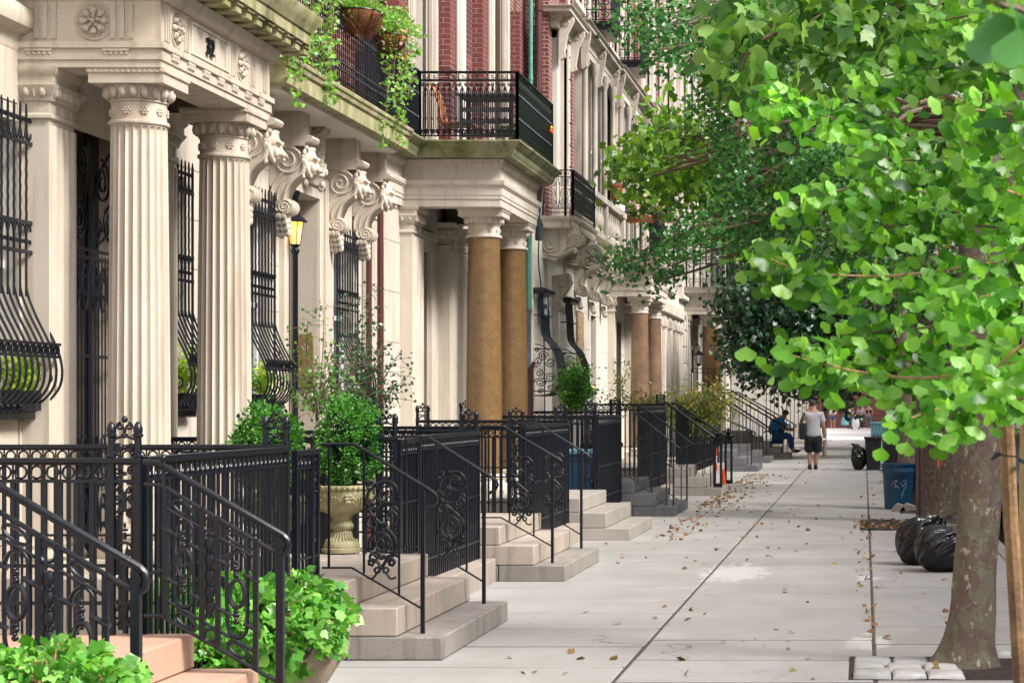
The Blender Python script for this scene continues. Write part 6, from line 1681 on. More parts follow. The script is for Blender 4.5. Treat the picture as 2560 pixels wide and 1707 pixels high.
urn(-3.995,15.3,.52,1.0,'pale carved stone urn on the granite landing, holding the right boxwood')
urn(-3.92,13.3,.52,1.0,'carved stone urn mostly hidden by the railing, holding the left boxwood')
def boxwood(cx,cy,zb,R_,H,label,n=5200):
    n=int(n*1.4)
    b=thing('boxwood',label,'shrub',(cx,cy,zb))
    m=MB(); 
    for k in range(16):
        a=R.uniform(0,6.28); q=R.uniform(.1,R_*.8); m.tube([(cx,cy,zb),(cx+q*.4*math.cos(a),cy+q*.4*math.sin(a),zb+H*.4),(cx+q*math.cos(a),cy+q*math.sin(a),zb+H*R.uniform(.6,.95))],[.012,.008,.003],5)
    m.build('stems',mTwig,b)
    k=330; u=unit(NR.normal(size=(k,3))); u[:,2]=u[:,2]
    c=np.array((cx,cy,zb+H*.55)); rr=np.array((R_,R_,H*.5)); cc=c+u*rr*(.72+.25*NR.random((k,1)))*(1+.12*np.sin(u[:,:1]*5+u[:,2:3]*4))
    i=NR.integers(0,k,n); out=u[i]+NR.normal(size=(n,3))*.35; out=unit(out); t=NR.random((n,1))
    p=cc[i]+out*t*.075+NR.normal(size=(n,3))*.012
    scatter(b,SM,p,out+NR.normal(size=(n,3))*.6,NR.uniform(.016,.028,n),lBox,0,'foliage',.3)
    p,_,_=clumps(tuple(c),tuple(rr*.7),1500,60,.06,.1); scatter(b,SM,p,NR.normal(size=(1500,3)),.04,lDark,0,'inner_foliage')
boxwood(-3.93,15.3,1.0,.215,.66,'round bright green boxwood in the carved urn, left of the acanthus handrail',6500)
boxwood(-4.02,13.5,1.06,.21,.54,'smaller boxwood behind the iron fence, left of the other one',4500)
# --- leggy shrubs behind
def shrub(label,stems,mat,size,per,bmat,tpl=SM,spread=.05,cat='shrub',tw=True,base=None,name='shrub'):
    b0=base or stems[0][0]; s=thing(name,label,cat,b0)
    m=MB(); pos=[];dd=[]
    for pts in stems:
        sp=smoothp([tuple(p) for p in pts],5); m.tube(sp,[.007-.005*i/len(sp) for i in range(len(sp))],5)
        n0=len(sp)//3
        for j in range(per):
            k=R.randrange(n0,len(sp)); b=Vector(sp[k]); o=Vector((R.gauss(0,1),R.gauss(0,1),R.gauss(0,.6)))*spread
            if tw and j%5==0: m.tube([tuple(b),tuple(b+o*1.6)],.0025,4)
            pos.append(tuple(b+o*(1.0+.6*(j%5==0)))); dd.append(tuple(o.normalized()+Vector((R.gauss(0,.5),R.gauss(0,.5),R.gauss(.1,.5)))))
    m.build('stems',bmat,s); scatter(s,tpl,pos,dd,NR.uniform(size*.7,size*1.2,len(pos)),mat,0,'foliage',.4,(0,-.3,0)); return s
def st(Y,*pts): return [P(x,y,Y+R.uniform(-.2,.2)) for x,y in pts]
S=[]
for tip in ((740,860),(770,800),(810,770),(835,850),(790,900),(745,930),(860,900),(870,960),(740,980),(800,960),(850,1000),(770,1010),(830,930),(885,930)): S.append(st(16.2,(792,1060),(795,1020),((792+tip[0])/2+R.uniform(-15,15),(1000+tip[1])/2),tip))
shrub('small leafy tree with fresh green leaves rising between the two boxwoods','' or S,lYoung,.042,42,mTwig,spread=.055)
S=[]
for tip in ((930,715),(925,780),(870,745),(905,830),(955,860),(1000,880),(1010,960),(975,985),(940,920),(880,880),(860,960),(900,1000),(950,1040),(870,830),(915,930),(965,1010),(845,900),(830,1000)): S.append(st(17.0,(905,1080),(905,1040),((900+tip[0])/2+R.uniform(-12,12),(1010+tip[1])/2),tip))
shrub('dark glossy holly with long upright shoots in front of the maroon pipe',S,lHolly,.038,100,mTwig,spread=.05)
S=[st(31,(1438,1030),(1438,990),(1438+(lambda y:R.uniform(-1,1)*(12+(y-905)*.42))(yy),yy)) for yy in [R.uniform(905,985) for _ in range(26)]]
shrub('dense green yew beside the scrolled grilles',S,lBox,.05,150,mTwig,spread=.07)
S=[st(40,(1560,1030),(1555,960),(1545+R.uniform(-25,40),R.uniform(850,960))) for _ in range(5)]
shrub('wispy pale climber in front of the pink brown columns',S,lYoung,.06,30,mTwigL,spread=.10)
S=[st(41,(1740,1080),(1740,1040),(1735+R.uniform(-100,100),R.uniform(965,1050))) for _ in range(38)]
shrub('wide rose bush with yellowing leaves behind the black newel posts',S,lRose,.07,90,mTwigL,spread=.17)
S=[st(38,(1620,1050),(1620,1020),(1600+R.uniform(-80,60),R.uniform(985,1020))) for _ in range(14)]
shrub('low yellow green plants above the fence tops before the rose bush',S,lRose,.06,60,mTwigL,spread=.12)
# plants behind the window grilles
for (x,y,Y,rx,ry,lab) in ((15,940,13.1,55,55,'golden green plant behind the nearest bellied grille'),(440,930,16.3,24,60,'golden plant behind the grille between the fluted columns'),(650,950,18.4,28,45,'golden plant behind the grille right of the second fluted column')):
    c,r=pxc(x,y,rx,ry,Y,.12); c=(max(c[0],-5.52),c[1],c[2]); w=thing('potted_plant',lab,'plant',(c[0],c[1],1.62))
    MB().box(c[0]-.07,c[0]+.07,c[1]-.15,c[1]+.15,1.605,1.74).build('planter_box',mIron,w)
    p,_,_=clumps((c[0],c[1],c[2]),(.08,.16,r[2]),420,24,.045); scatter(w,SM,p,NR.normal(size=(420,3)),.04,lGold,0,'foliage',.4)

# ------------------------------------------------------------------ hanging baskets and vines on the lion balcony
def basket(x,y,Y,r,label,coir):
    c=P(x,y,Y); c.x=max(c.x,-5.0+r*.3); b=thing('hanging_basket',label,'basket',c)
    m=MB(); prof=[(.02,c.z-r*.95),(r*.45,c.z-r*.85),(r*.8,c.z-r*.5),(r,c.z),(r*.98,c.z+.02),(r*.85,c.z)]
    m.lathe(c.x,c.y,prof,22)
    if coir:
        for i in range(500):
            a=R.uniform(0,6.28); t=R.uniform(0,1); q=np.interp(t,[0,.1,.5,1],[.02,r*.45,r*.85,r]); z=c.z-r*.95*(1-t)**.8
            d=R.uniform(.02,.09); m.tube([(c.x+q*math.cos(a),c.y+q*math.sin(a),z),(c.x+(q+.02)*math.cos(a+.2),c.y+(q+.02)*math.sin(a+.2),z-d*.5),(c.x+q*math.cos(a+.3),c.y+q*math.sin(a+.3),z-d)],.0016,3)
    m.build('liner',mCoir,b)
    m=MB()
    for k in range(9):
        a=2*PI*k/9; m.tube([(c.x+q*math.cos(a),c.y+q*math.sin(a),z) for q,z in ((r*1.01,c.z+.02),(r*.86,c.z-r*.5),(r*.48,c.z-r*.88),(0.01,c.z-r*.98))],.004,4)
    ring=[(c.x+r*1.01*math.cos(2*PI*i/20),c.y+r*1.01*math.sin(2*PI*i/20),c.z+.02) for i in range(20)]; m.tube(ring,.006,5,closed=True)
    m.tube([(c.x-r,c.y,c.z+.02),(c.x-r-.02,c.y,c.z+.25),(-5.06,c.y,5.48)],.005,4); m.build('wire_frame',mIron,b)
    p,_,_=clumps((c.x,c.y,c.z+.08),(r*1.1,r*1.15,.13),800,60,.05); scatter(b,SM,p,NR.normal(size=(800,3))+[0,0,.3],NR.uniform(.025,.05,800),lVine,0,'foliage',.6)
    return b
basket(878,35,19.6,.20,'shaggy brown coir basket hanging high on the balcony rail',True)
basket(960,95,20.9,.17,'smaller wire basket with orange liner and white trailing flowers at the balcony end',False)
def vine(root,pts,n,size=.045,mat=lVine,spread=.022):
    sp=smoothp([tuple(p) for p in pts],6); MB().tube(sp,.0025,4).build('tendril',mTwigL,root)
    pos=[];dd=[]
    for i in range(n):
        k=R.randrange(len(sp)); o=Vector((R.gauss(0,1),R.gauss(0,1),R.gauss(0,.6)))*spread; pos.append(tuple(Vector(sp[k])+o)); dd.append((o.x*20,o.y*20,-.6+R.gauss(0,.4)))
    return pos,dd
for lab,sets in (('trailing vine with round leaves hanging through the left part of the balcony rail',[[(720,-20),(735,80),(745,160),(730,230),(735,260)],[(760,-20),(790,60),(800,130),(812,190),(815,260)],[(840,-10),(830,70),(835,150)],[(690,60),(715,110),(720,190)],[(790,40),(770,120),(790,170),(835,220)],[(700,120),(760,130),(830,100)],[(690,130),(740,100),(800,90)],[(820,10),(822,100),(818,200),(820,240)],[(730,20),(780,30),(820,-10)]]),
                 ('long trailing vine with tiny leaves hanging from the smaller basket',[[(985,60),(995,150),(985,220),(995,300)],[(1005,80),(1010,160),(1000,230),(1002,310)],[(960,140),(965,200),(960,270),(950,360)],[(1000,100),(1020,170),(1012,240)],[(980,100),(975,200),(985,290),(990,360)],[(990,50),(1030,90),(1038,130)],[(970,30),(1020,60),(1040,90)],[(950,20),(1000,20),(1025,50)]])):
    r=thing('trailing_vine',lab,'plant',P(sets[0][0][0],sets[0][-1][1],18.8)); A=[];B=[]
    for s_ in sets:
        off=R.uniform(0,.05); Y0_=[ -4.97*FL/(x-VX) for x,y in s_]
        pts=[Vector((-4.97+off,q,EYE+(HY-y)/FL*q)) for (x,y),q in zip(s_,Y0_)]
        a,b=vine(r,pts,75); A+=a;B+=b
    scatter(r,T_fan(),A,B,NR.uniform(.028,.055,len(A)),lVine,0,'foliage',.3,(0,-.8,0))
    
fl=thing('trailing_flowers','bunch of small white flowers spilling over the smaller hanging basket','flowers',P(1000,90,20.9))
p,_,_=clumps(P(1000,100,20.9),(.16,.2,.2),60,14,.06); scatter(fl,ST,p,NR.normal(size=(60,3)),.04,lFlow,60)
p,_,_=clumps(P(985,90,20.9),(.18,.22,.22),500,40,.05); scatter(fl,SM,p,NR.normal(size=(500,3)),.035,lVine,0,'foliage')

# ------------------------------------------------------------------ balcony furniture
ch=thing('chair','orange varnished wooden chair behind the greek key balcony rail','chair',(-5.45,26.9,4.98))
m=lambda:MB(); cx,cy,z=-5.45,26.9,4.98
MB().box(cx-.2,cx+.22,cy-.2,cy+.2,z+.40,z+.44).build('seat',mWood,ch,bevel=.01)
for dx in (-.17,.19):
    for dy in (-.17,.17): MB().tube([(cx+dx*1.1,cy+dy*1.1,z),(cx+dx*.9,cy+dy*.9,z+.4)],.016,7).build('leg',mWood,ch)
for dy in (-.17,.17): MB().tube([(cx-.19,cy+dy,z+.42),(cx-.24,cy+dy,z+.7),(cx-.33,cy+dy,z+.95)],.018,7).build('back_post',mWood,ch)
for k in range(4): MB().tube([(cx-.2,cy-.12+.08*k,z+.44),(cx-.25,cy-.12+.08*k,z+.7),(cx-.32,cy-.12+.08*k,z+.92)],.010,6).build('back_slat',mWood,ch)
MB().tube([(cx-.33,cy-.2,z+.93),(cx-.34,cy,z+.96),(cx-.33,cy+.2,z+.93)],.022,7).build('top_rail',mWood,ch)
for dy in (-.17,.17): MB().tube([(cx-.18,cy+dy,z+.15),(cx+.2,cy+dy,z+.15)],.010,6).build('stretcher',mWood,ch)
for (X_,Y_,lab) in ((-4.95,26.3,'dark slatted garden table on the porch balcony'),):
    tb=thing('garden_table',lab,'table',(X_,Y_,4.98))
    for k in range(6): MB().box(X_-.34,X_+.40,Y_-.3+k*.105,Y_-.21+k*.105,5.66,5.69).build('slat',mDeckW,tb)
    for dx in (-.3,.35):
        for dy in (-.25,.27): MB().box(X_+dx-.02,X_+dx+.02,Y_+dy-.02,Y_+dy+.02,4.98,5.66).build('leg',mDeckW,tb)
    for zz in (5.12,5.30,5.45): MB().box(X_-.30,X_+.35,Y_-.27,Y_-.24,zz,zz+.06).build('slat',mDeckW,tb)
pt=thing('potted_plant','leafy pot plant low on the balcony under the slatted table','plant',(-4.7,26.8,4.98)); lathe_thing(pt,'pot',-4.7,26.8,[(.09,4.98),(.12,5.15),(.1,5.16)],mPot)
p,_,_=clumps((-4.7,26.8,5.28),(.22,.2,.12),260,20,.05); scatter(pt,SM,p,NR.normal(size=(260,3)),.06,lYoung,0,'foliage')
tm=thing('toy_windmill','small orange and yellow flower ornament tied to the balcony rail','ornament',(-4.34,27.7,5.4))
for k,mm in ((0,mOrange),(1,MAT('yellow_plastic',(.8,.5,.02),None,1,.5,0,bump=0)),(2,mOrange)): MB().ell((-4.33,27.65+.05*k,5.42+.05*(k%2)),(.02,.045,.03),8,5).build('petal',mm,tm)
# window boxes with flowers on the third portico balcony
for (x0,x1,lab) in ((1566,1634,'red window box crowded with mixed flowers on the far balcony rail'),(1648,1680,'second red window box with pink flowers at the balcony corner')):
    a=P(x0,556,43.6); b=P(x1,538,43.6); w=thing('window_box',lab,'window box',((a.x+b.x)/2,43.6,a.z))
    MB().box(a.x,b.x,43.5,43.75,a.z,b.z).build('box',mTerra,w,bevel=.01)
    p,_,_=clumps(((a.x+b.x)/2,43.62,b.z+.12),((b.x-a.x)*.6,.2,.16),500,30,.08); scatter(w,SM,p,NR.normal(size=(500,3)),.08,lYoung,0,'foliage')
    p,_,_=clumps(((a.x+b.x)/2,43.5,b.z+.16),((b.x-a.x)*.55,.2,.14),110,30,.06); scatter(w,ST,p,NR.normal(size=(110,3)),.07,lFlow,0,'flowers')
w=thing('potted_plant','terracotta pot with a tall leafy plant on the stone balustrade','plant',P(1541,500,41.5)); c=P(1541,500,41.5)
lathe_thing(w,'pot',c.x,c.y,[(.10,c.z),(.15,c.z+.26),(.165,c.z+.27),(.165,c.z+.32),(.12,c.z+.32)],mTerra)
p,_,_=clumps((c.x+.04,c.y,c.z+.62),(.2,.2,.35),380,30,.07); scatter(w,SM,p,NR.normal(size=(380,3)),.08,lYoung,0,'foliage')

# ------------------------------------------------------------------ lamps
def emis(name,col,s):
    t=NT(name); t.b.inputs['Base Color'].default_value=(.8,.6,.3,1); t.b.inputs['Emission Color'].default_value=(*col,1); t.b.inputs['Emission Strength'].default_value=s; return t.m
mGlow=emis('lit_lamp_glass',(1,.50,.09),1.1)
lp=thing('door_lamp','lit yellow lantern on a black post beside the lion bracket doorway','lamp',(-5.36,18.95,.5))
cx,cy=P(738,580,19.25).x,19.25; zt=P(0,556,19.25).z; zbt=P(0,611,19.25).z
MB().lathe(cx,cy,[(.03,.5),(.05,.5),(.05,.6),(.028,.65),(.026,zbt-.1),(.045,zbt-.06),(.025,zbt-.03),(.055,zbt)],14).build('post',mIron,lp)
MB().lathe(cx,cy,[(.045,zbt),(.078,zt)],6,False).build('glass',mGlow,lp,False)
m=MB()
for k in range(6):
    a=2*PI*k/6; m.tube([(cx+.047*math.cos(a),cy+.047*math.sin(a),zbt),(cx+.080*math.cos(a),cy+.080*math.sin(a),zt)],.005,4)
m.lathe(cx,cy,[(.115,zt),(.118,zt+.01),(.075,zt+.05),(.05,zt+.065),(.045,zt+.10),(.028,zt+.13),(.03,zt+.24),(.045,zt+.27),(.045,zt+.30),(.02,zt+.31)],14); m.build('cap',mIron,lp)
pl=bpy.data.lights.new('lamp_light','POINT'); pl.energy=1.5; pl.color=(1,.7,.35); pl.shadow_soft_size=.06
po=bpy.data.objects.new('lamp_light',pl); po.location=(cx+.0-ORG[lp.name].x,cy-.0-ORG[lp.name].y,(zt+zbt)/2-ORG[lp.name].z); po.parent=lp; COL.objects.link(po)
pq=MB(); a=P(742,968,20.46); b=P(783,834,20.46); pq.box(a.x,b.x,20.465,20.494,a.z,b.z); pl_=tag(pq.build('entry_plaque',mBrass,None,bevel=.004),'tall tarnished brass entry plate inside the lion house doorway','plaque')
m=MB()
for i in range(13):
    aa=2*PI*i/12; r=.028 if i<12 else 0; m.ell(((a.x+b.x)/2+r*math.cos(aa),20.463,b.z-.14+r*math.sin(aa)),(.004,.003,.004),6,4)
for x in (a.x+.012,b.x-.012):
    for zz in (a.z+.012,b.z-.012): m.ell((x,20.463,zz),(.004,.003,.004),6,4)
m.build('stud',mWhiteP,pl_)
wl=thing('wall_sconce','grey box shaped wall sconce above the first scrolled grille','lamp',P(1359,788,34.4)); a=P(1350,790,34.4); b=P(1368,738,34.4)
MB().box(a.x,b.x,34.3,34.45,a.z,b.z).build('shade',MAT('frosted_glass',(.45,.55,.58),None,1,.3,0,bump=0),wl,bevel=.01)
MB().box(a.x-.01,b.x+.01,34.28,34.47,(a.z+b.z)/2-.05,(a.z+b.z)/2+.02).box(a.x-.01,b.x+.01,34.28,34.47,a.z-.02,a.z+.02).box(a.x-.01,b.x+.01,34.28,34.47,b.z-.02,b.z+.02).build('band',mPipeD,wl)
wl=thing('wall_lantern','black wall lantern on a curled bracket left of the farthest brown column','lamp',P(1745,917,58)); c=P(1747,900,58); xw=P(1732,0,58).x
m=MB(); m.tube(smoothp([(xw,58,c.z-.25),(xw,58,c.z+.1),(xw+.05,58,c.z+.35),(c.x-.05,58,c.z+.45),(c.x+.02,58,c.z+.38),(c.x,58,c.z+.28)]),.018,6); m.box(xw-.03,xw+.02,57.95,58.05,c.z-.35,c.z+.3); m.build('bracket',mIron,wl)
m=MB(); m.lathe(c.x,58,[(.02,c.z-.18),(.07,c.z-.13),(.06,c.z-.10)],6); m.lathe(c.x,58,[(.17,c.z+.14),(.10,c.z+.22),(.03,c.z+.28)],6)
for k in range(6): a=2*PI*k/6; m.tube([(c.x+.065*math.cos(a),58+.065*math.sin(a),c.z-.12),(c.x+.14*math.cos(a),58+.14*math.sin(a),c.z+.14)],.010,4)
m.build('cage',mIron,wl); MB().lathe(c.x,58,[(.055,c.z-.10),(.125,c.z+.13)],6,False).build('glass',mWhiteP,wl)
g=P(1480,969,36); o=MB().ell(tuple(g),.05,14,9).build('globe_lamp',emis('warm_globe',(1,.65,.25),.6),None); tag(o,'small warm globe lamp peeping above the yew','lamp')
MB().tube([(g.x,g.y,.3),(g.x,g.y,g.z-.04)],.012,6).build('post',mIron,o)
# dark waste pipes, cable
ca=MB(); ca.tube(smoothp([(-5.56,33.9,9),(-5.55,34.0,7),(-5.45,33.2,6.2),(-5.5,34.3,5.6),(-5.52,33.9,4.2),(-5.53,34.5,3.2),(-5.55,34.8,1.2)]),.012,5); tag(ca.build('cable',mIron,None),'thin black cable dangling down the white facade past the small balcony','cable')
rt=P(1793,1005,62)

# ------------------------------------------------------------------ bins, bags, cone, sign
bn=thing('recycling_bin','round blue plastic bin with dark 28 W lettering and white scrawl beside the tree','bin',P(2242,1272,31.6)); c=P(2246,1270,31.6); s=.53/2
h=P(0,1158,31.6).z
MB().lathe(c.x,c.y,[(0,0.002),(s*.80,0),(s*.83,.05),(s*.95,h*.80),(s*.99,h*.82),(s*.99,h*.84),(s*.96,h*.86),(s*1.0,h*.97),(s*1.08,h*.97),(s*1.08,h),(s*1.0,h),(s*.9,h*.9),(s*.8,.1)],32).build('body',mBlueBin,bn)
MB().tube([(c.x-s*1.0,c.y-.05,h*.93),(c.x-s*1.2,c.y-.06,h*.93),(c.x-s*1.2,c.y-.06,h*.87),(c.x-s,c.y-.05,h*.86)],.014,6).build('handle',mBlueBin,bn)
for ch_,a in (('2',-.34),('8',-.12),('W',.28)):
    me=text_mesh(ch_,.10,MAT('marker_ink',(.002,.006,.016),None,1,.5,0,bump=0),.002)
    aa=-PI/2+a; inst(me,'lettering',bn,(c.x+s*.965*math.cos(aa),c.y+s*.965*math.sin(aa),h*.66),(PI/2,0,a))
m=MB()
def onbin(pts): return [(c.x+(s*np.interp(z,[0,h],[.81,1.0])+.002)*math.cos(-PI/2+u),c.y+(s*np.interp(z,[0,h],[.81,1.0])+.002)*math.sin(-PI/2+u),z) for u,z in pts]
for pts in ([(-.5,.38),(-.3,.44),(-.1,.46),(-.25,.38),(-.05,.36)],[(-.35,.33),(-.1,.37),(0,.33)],[(.25,.44),(.45,.46),(.5,.38),(.35,.30),(.2,.22),(.3,.27)],[(.15,.42),(.3,.36),(.4,.42)],[(.2,.18),(.35,.3)]): m.tube(onbin(smoothp(pts,5)),.0045,4)
m.build('scrawl',MAT('chalky_paint',(.35,.42,.5),None,1,.9,0,bump=0),bn)
bb=thing('wheeled_bin','large black wheeled bins side by side beyond the blue bin','bin',P(2203,1176,49.9)); a=P(2162,1176,49.9); b=P(2246,1092,49.9)
for k,(x0,x1,yy) in enumerate(((a.x,a.x+.42,49.9),(a.x+.43,b.x,49.95))):
    q=thing('wheeled_bin',['left black wheeled bin with a teal box on it, past the blue bin','right black wheeled bin in the shade, past the blue bin'][k],'bin',((x0+x1)/2,yy+.25,0)) if k else bb
    if k==0: q['label']='left black wheeled bin with a teal box on it, past the blue bin'
    vs=[(x0+.05,yy+.03,0.02),(x1-.04,yy+.03,0.02),(x1-.04,yy+.45,0.02),(x0+.05,yy+.45,0.02),(x0,yy,b.z-.06),(x1,yy,b.z-.06),(x1,yy+.5,b.z-.06),(x0,yy+.5,b.z-.06)]
    MB().add(vs,[(0,3,2,1),(4,5,6,7),(0,1,5,4),(1,2,6,5),(2,3,7,6),(3,0,4,7)]).build('body',mBlackPl,q,bevel=.02)
    MB().box(x0-.02,x1+.01,yy-.03,yy+.53,b.z-.06,b.z-.0).build('lid',mBlackPl,q,bevel=.015)
    for x in (x0+.07,x1-.07): MB().prism(circ((yy+.46,.075),.08,14),'x',x-.02,x+.02).build('wheel',mBlackPl,q)
tb=thing('storage_box','teal ribbed plastic box standing on the black bin','box',P(2195,1092,50.1)); a=P(2177,1092,50.1); d=P(2221,1055,50.1)
MB().box(a.x,d.x,50.0,50.4,a.z+.01,d.z).build('box_body',mTeal,tb,bevel=.012); MB().box(a.x-.015,d.x+.015,49.98,50.42,d.z-.04,d.z+.005).build('rim',mTeal,tb,bevel=.006)
for k in range(5): x=a.x+.05+k*(d.x-a.x-.1)/4; MB().box(x-.006,x+.006,49.99,50.0,a.z+.15,d.z-.06).build('rib',mTeal2,tb,False)
for k in range(4): x=a.x+.08+k*(d.x-a.x-.16)/3; MB().tube([(x+.025*math.cos(t),49.995,a.z+.07+.03*math.sin(t)) for t in [2*PI*i/10 for i in range(10)]],.006,4,closed=True).build('embossing',mTeal2,tb)
tc=MB().box(d.x+.03,d.x+.30,50.05,50.45,a.z+.01,P(0,1030,50).z); tag(tc.build('utility_box',mTeal2,None,bevel=.02),'dark teal box behind the ribbed teal one on the bins','box')
def BAGM():
    t=NT('black_bin_bag'); t.b.inputs['Base Color'].default_value=(.004,.004,.006,1); t.b.inputs['Roughness'].default_value=.2; t.b.inputs['Specular IOR Level'].default_value=.5
    bu=t.n('ShaderNodeBump'); bu.inputs['Strength'].default_value=.5; bu.inputs['Distance'].default_value=.02; t.L(t.noise(14,4),bu.inputs['Height']); t.L(bu.outputs[0],t.b.inputs['Normal']); return t.m
mBag=BAGM()
def bag(label,c,r,neck,sq=.8,Ln=1.3,seed=1):
    rr=random.Random(seed); nk=Vector(neck).normalized(); b=thing('rubbish_bag',label,'rubbish bag',(c[0],c[1],0))
    mb=MB(); nu,nv=120,54; tmp=MB(); tmp.ell((0,0,0),1,nu,nv); ph=[rr.uniform(0,6.28) for _ in range(10)]
    ax1=nk.orthogonal().normalized(); ax2=nk.cross(ax1)
    for v in tmp.v:
        d=Vector(v).normalized(); t=d.dot(nk); az=math.atan2(d.dot(ax2),d.dot(ax1))
        pl=(.5+.5*t)**1.2
        fold=(abs(math.sin(az*5.5+ph[0]+1.6*t))-.6)*.10+(abs(math.sin(az*12.5+ph[1]-2.4*t+.6*math.sin(3*t)))-.6)*.075*pl+.05*math.sin(az*2+ph[2]+3*t)+.045*math.sin(d.z*5+ph[3]+az*3)*math.sin(d.x*4+ph[4])
        R0=1+fold*(.55+pl)
        p=d*R0
        if t>.45: q=(t-.45)/.55; perp=p-nk*p.dot(nk); p=nk*(p.dot(nk)+q*q*(Ln-1)*1.0)+perp*(1-.30*q)
        P_=Vector((c[0]+p.x*r[0],c[1]+p.y*r[1],c[2]+p.z*r[2]))
        if P_.z<.005: P_.z=.005
        mb.v.append(tuple(P_))
    mb.f=tmp.f; mb.build('bag_body',mBag,b,ang=75)
    n=Vector((c[0]+nk.x*r[0]*Ln,c[1]+nk.y*r[1]*Ln,c[2]+nk.z*r[2]*Ln)); k=MB(); k.ell(tuple(n),(.025,.025,.025),8,6)
    for i in range(5):
        e=n+Vector((nk.x*.09+rr.uniform(-.05,.05),nk.y*.09+rr.uniform(-.04,.04),nk.z*.07+rr.uniform(-.02,.05))); k.tube([tuple(n),tuple((n+e)/2+Vector((0,0,.015))),tuple(e)],[.012,.016,.003],5)
    k.build('knot',mBag,b); return b
c=P(2292,1352,20.5); bag('left black rubbish bag, behind the other, by the plane tree',(c.x+.02,20.6,.235),(.235,.25,.26),(.75,.1,.55),Ln=1.35,seed=3)
c=P(2348,1372,19.9); bag('right black rubbish bag in front, its neck pulled up behind the trunk',(c.x+.02,19.8,.215),(.27,.26,.235),(.85,.05,.6),Ln=1.7,seed=8)
bag('small knotted black bag leaning on the left side of the wheeled bins',(P(2147,0,50).x,50.1,.30),(.2,.2,.30),(-.5,-.2,.8),Ln=1.2,seed=5)
# bins behind the fences
for i,(x,Y,mt,lab,w_,h_) in enumerate(((-4.25,19.4,mBlackPl,'black bin behind the bars between the first two granite stoops',.5,1.0),(-4.7,17.2,mBlackPl,'dark bin deep behind the fence by the boxwood',.5,1.0),(-4.1,28.0,mBlueBin,'blue bin with a teal lid behind the fence past the grey stoop',.5,.95),(-4.3,32.8,mBlueBin,'blue bin behind the fence beyond the nearly black steps',.6,.95))):
    q=thing('wheeled_bin',lab,'bin',(x,Y,0)); MB().box(x-w_/2,x+w_/2,Y-.25,Y+.25,.05,h_).build('body',mt,q,bevel=.03); MB().box(x-w_/2-.02,x+w_/2+.02,Y-.28,Y+.28,h_,h_+.07).build('lid',mTeal if i==2 else mBlackPl,q,bevel=.02)
    for xx in (x-w_/2,x+w_/2): MB().prism(circ((Y+.2,.08),.09,14),'x',xx-.03,xx+.03).build('wheel',mBlackPl,q)
dl=thing('marker_post','thin orange and white striped marker post inside the black newel','marker',P(1789,1205,37.2)); c=P(1790,1200,37.3)
for k in range(4): z0=.12+k*.14; MB().tube([(c.x,37.3,z0+.15),(c.x,37.3,z0+.29)],.022,10).build('stripe',mOrange if k%2 else mWhiteP,dl)
co=thing('traffic_cone','small orange cone at the foot of the far newel post','cone',P(1809,1201,37.6)); c=P(1809,1200,37.6)
MB().lathe(c.x,37.6,[(.045,.16),(.045,.18),(.018,.42),(.010,.44)],14).build('cone_body',mOrange,co); MB().box(c.x-.07,c.x+.07,37.53,37.67,.15,.165).build('cone_base',mOrange,co)
fp=MB(); a=P(2346,1150,27.5); fp.box(a.x-.012,a.x+.012,27.5,27.51,a.z-.1,a.z); f=tag(fp.build('ribbon_tag',mOrange,None,False),'small orange tag tied beside the second plane trunk','tag')
po_=thing('sign_post','bare reddish brown steel post in front of the furrowed trunk','post',P(2299,1289,29.5)); c=P(2299,1289,29.5)
m=MB(); m.box(c.x-.055,c.x-.008,29.5,29.515,-.05,2.9).box(c.x+.008,c.x+.055,29.5,29.515,-.05,2.9).box(c.x-.008,c.x+.008,29.515,29.54,-.05,2.9).box(c.x-.012,c.x-.004,29.5,29.54,-.05,2.9).box(c.x+.004,c.x+.012,29.5,29.54,-.05,2.9); m.build('u_channel',mSteel,po_)
sg=thing('street_sign',"white sign with a red ring reading DON'T LITTER, half hidden by leaves",'sign',P(2395,1290,29.6)); a=P(2340,688,29.6); b=P(2406,596,29.6); cx=(a.x+b.x)/2; ZS=29.6; 
MB().box(cx+.07,cx+.11,ZS+.02,ZS+.05,-.05,b.z).build('post',mSteel,sg)
pl_=MB().box(a.x,b.x,ZS,ZS+.015,a.z,b.z).build('plate',mWhiteP,sg,False)
m=MB(); 
for z in (b.z-.022,a.z+.022): m.box(a.x+.008,b.x-.008,ZS-.004,ZS,z-.005,z+.005)
m.build('stripe',mRed,sg,False)
cz=(a.z+b.z)/2; m=MB(); n=40; vs=[]
for i in range(n): t=2*PI*i/n; vs+= [(cx+.118*math.cos(t),ZS-.003,cz+.118*math.sin(t)),(cx+.172*math.cos(t),ZS-.003,cz+.172*math.sin(t))]
m.add(vs,[(2*i,2*i+1,(2*i+3)%(2*n),(2*i+2)%(2*n)) for i in range(n)]); m.build('red_ring',mRed,sg,False)
for i,chh in enumerate("DON'T LITTER"):
    if chh==' ': continue
    t=PI/2+(5.5-i)*.20; me=text_mesh(chh,.045,mWhiteP,.0005); inst(me,'lettering',sg,(cx+.129*math.cos(t),ZS-.006,cz+.129*math.sin(t)),(PI/2,-(PI/2-t) if 0 else 0,0)).rotation_euler=(PI/2,-(t-PI/2),0)
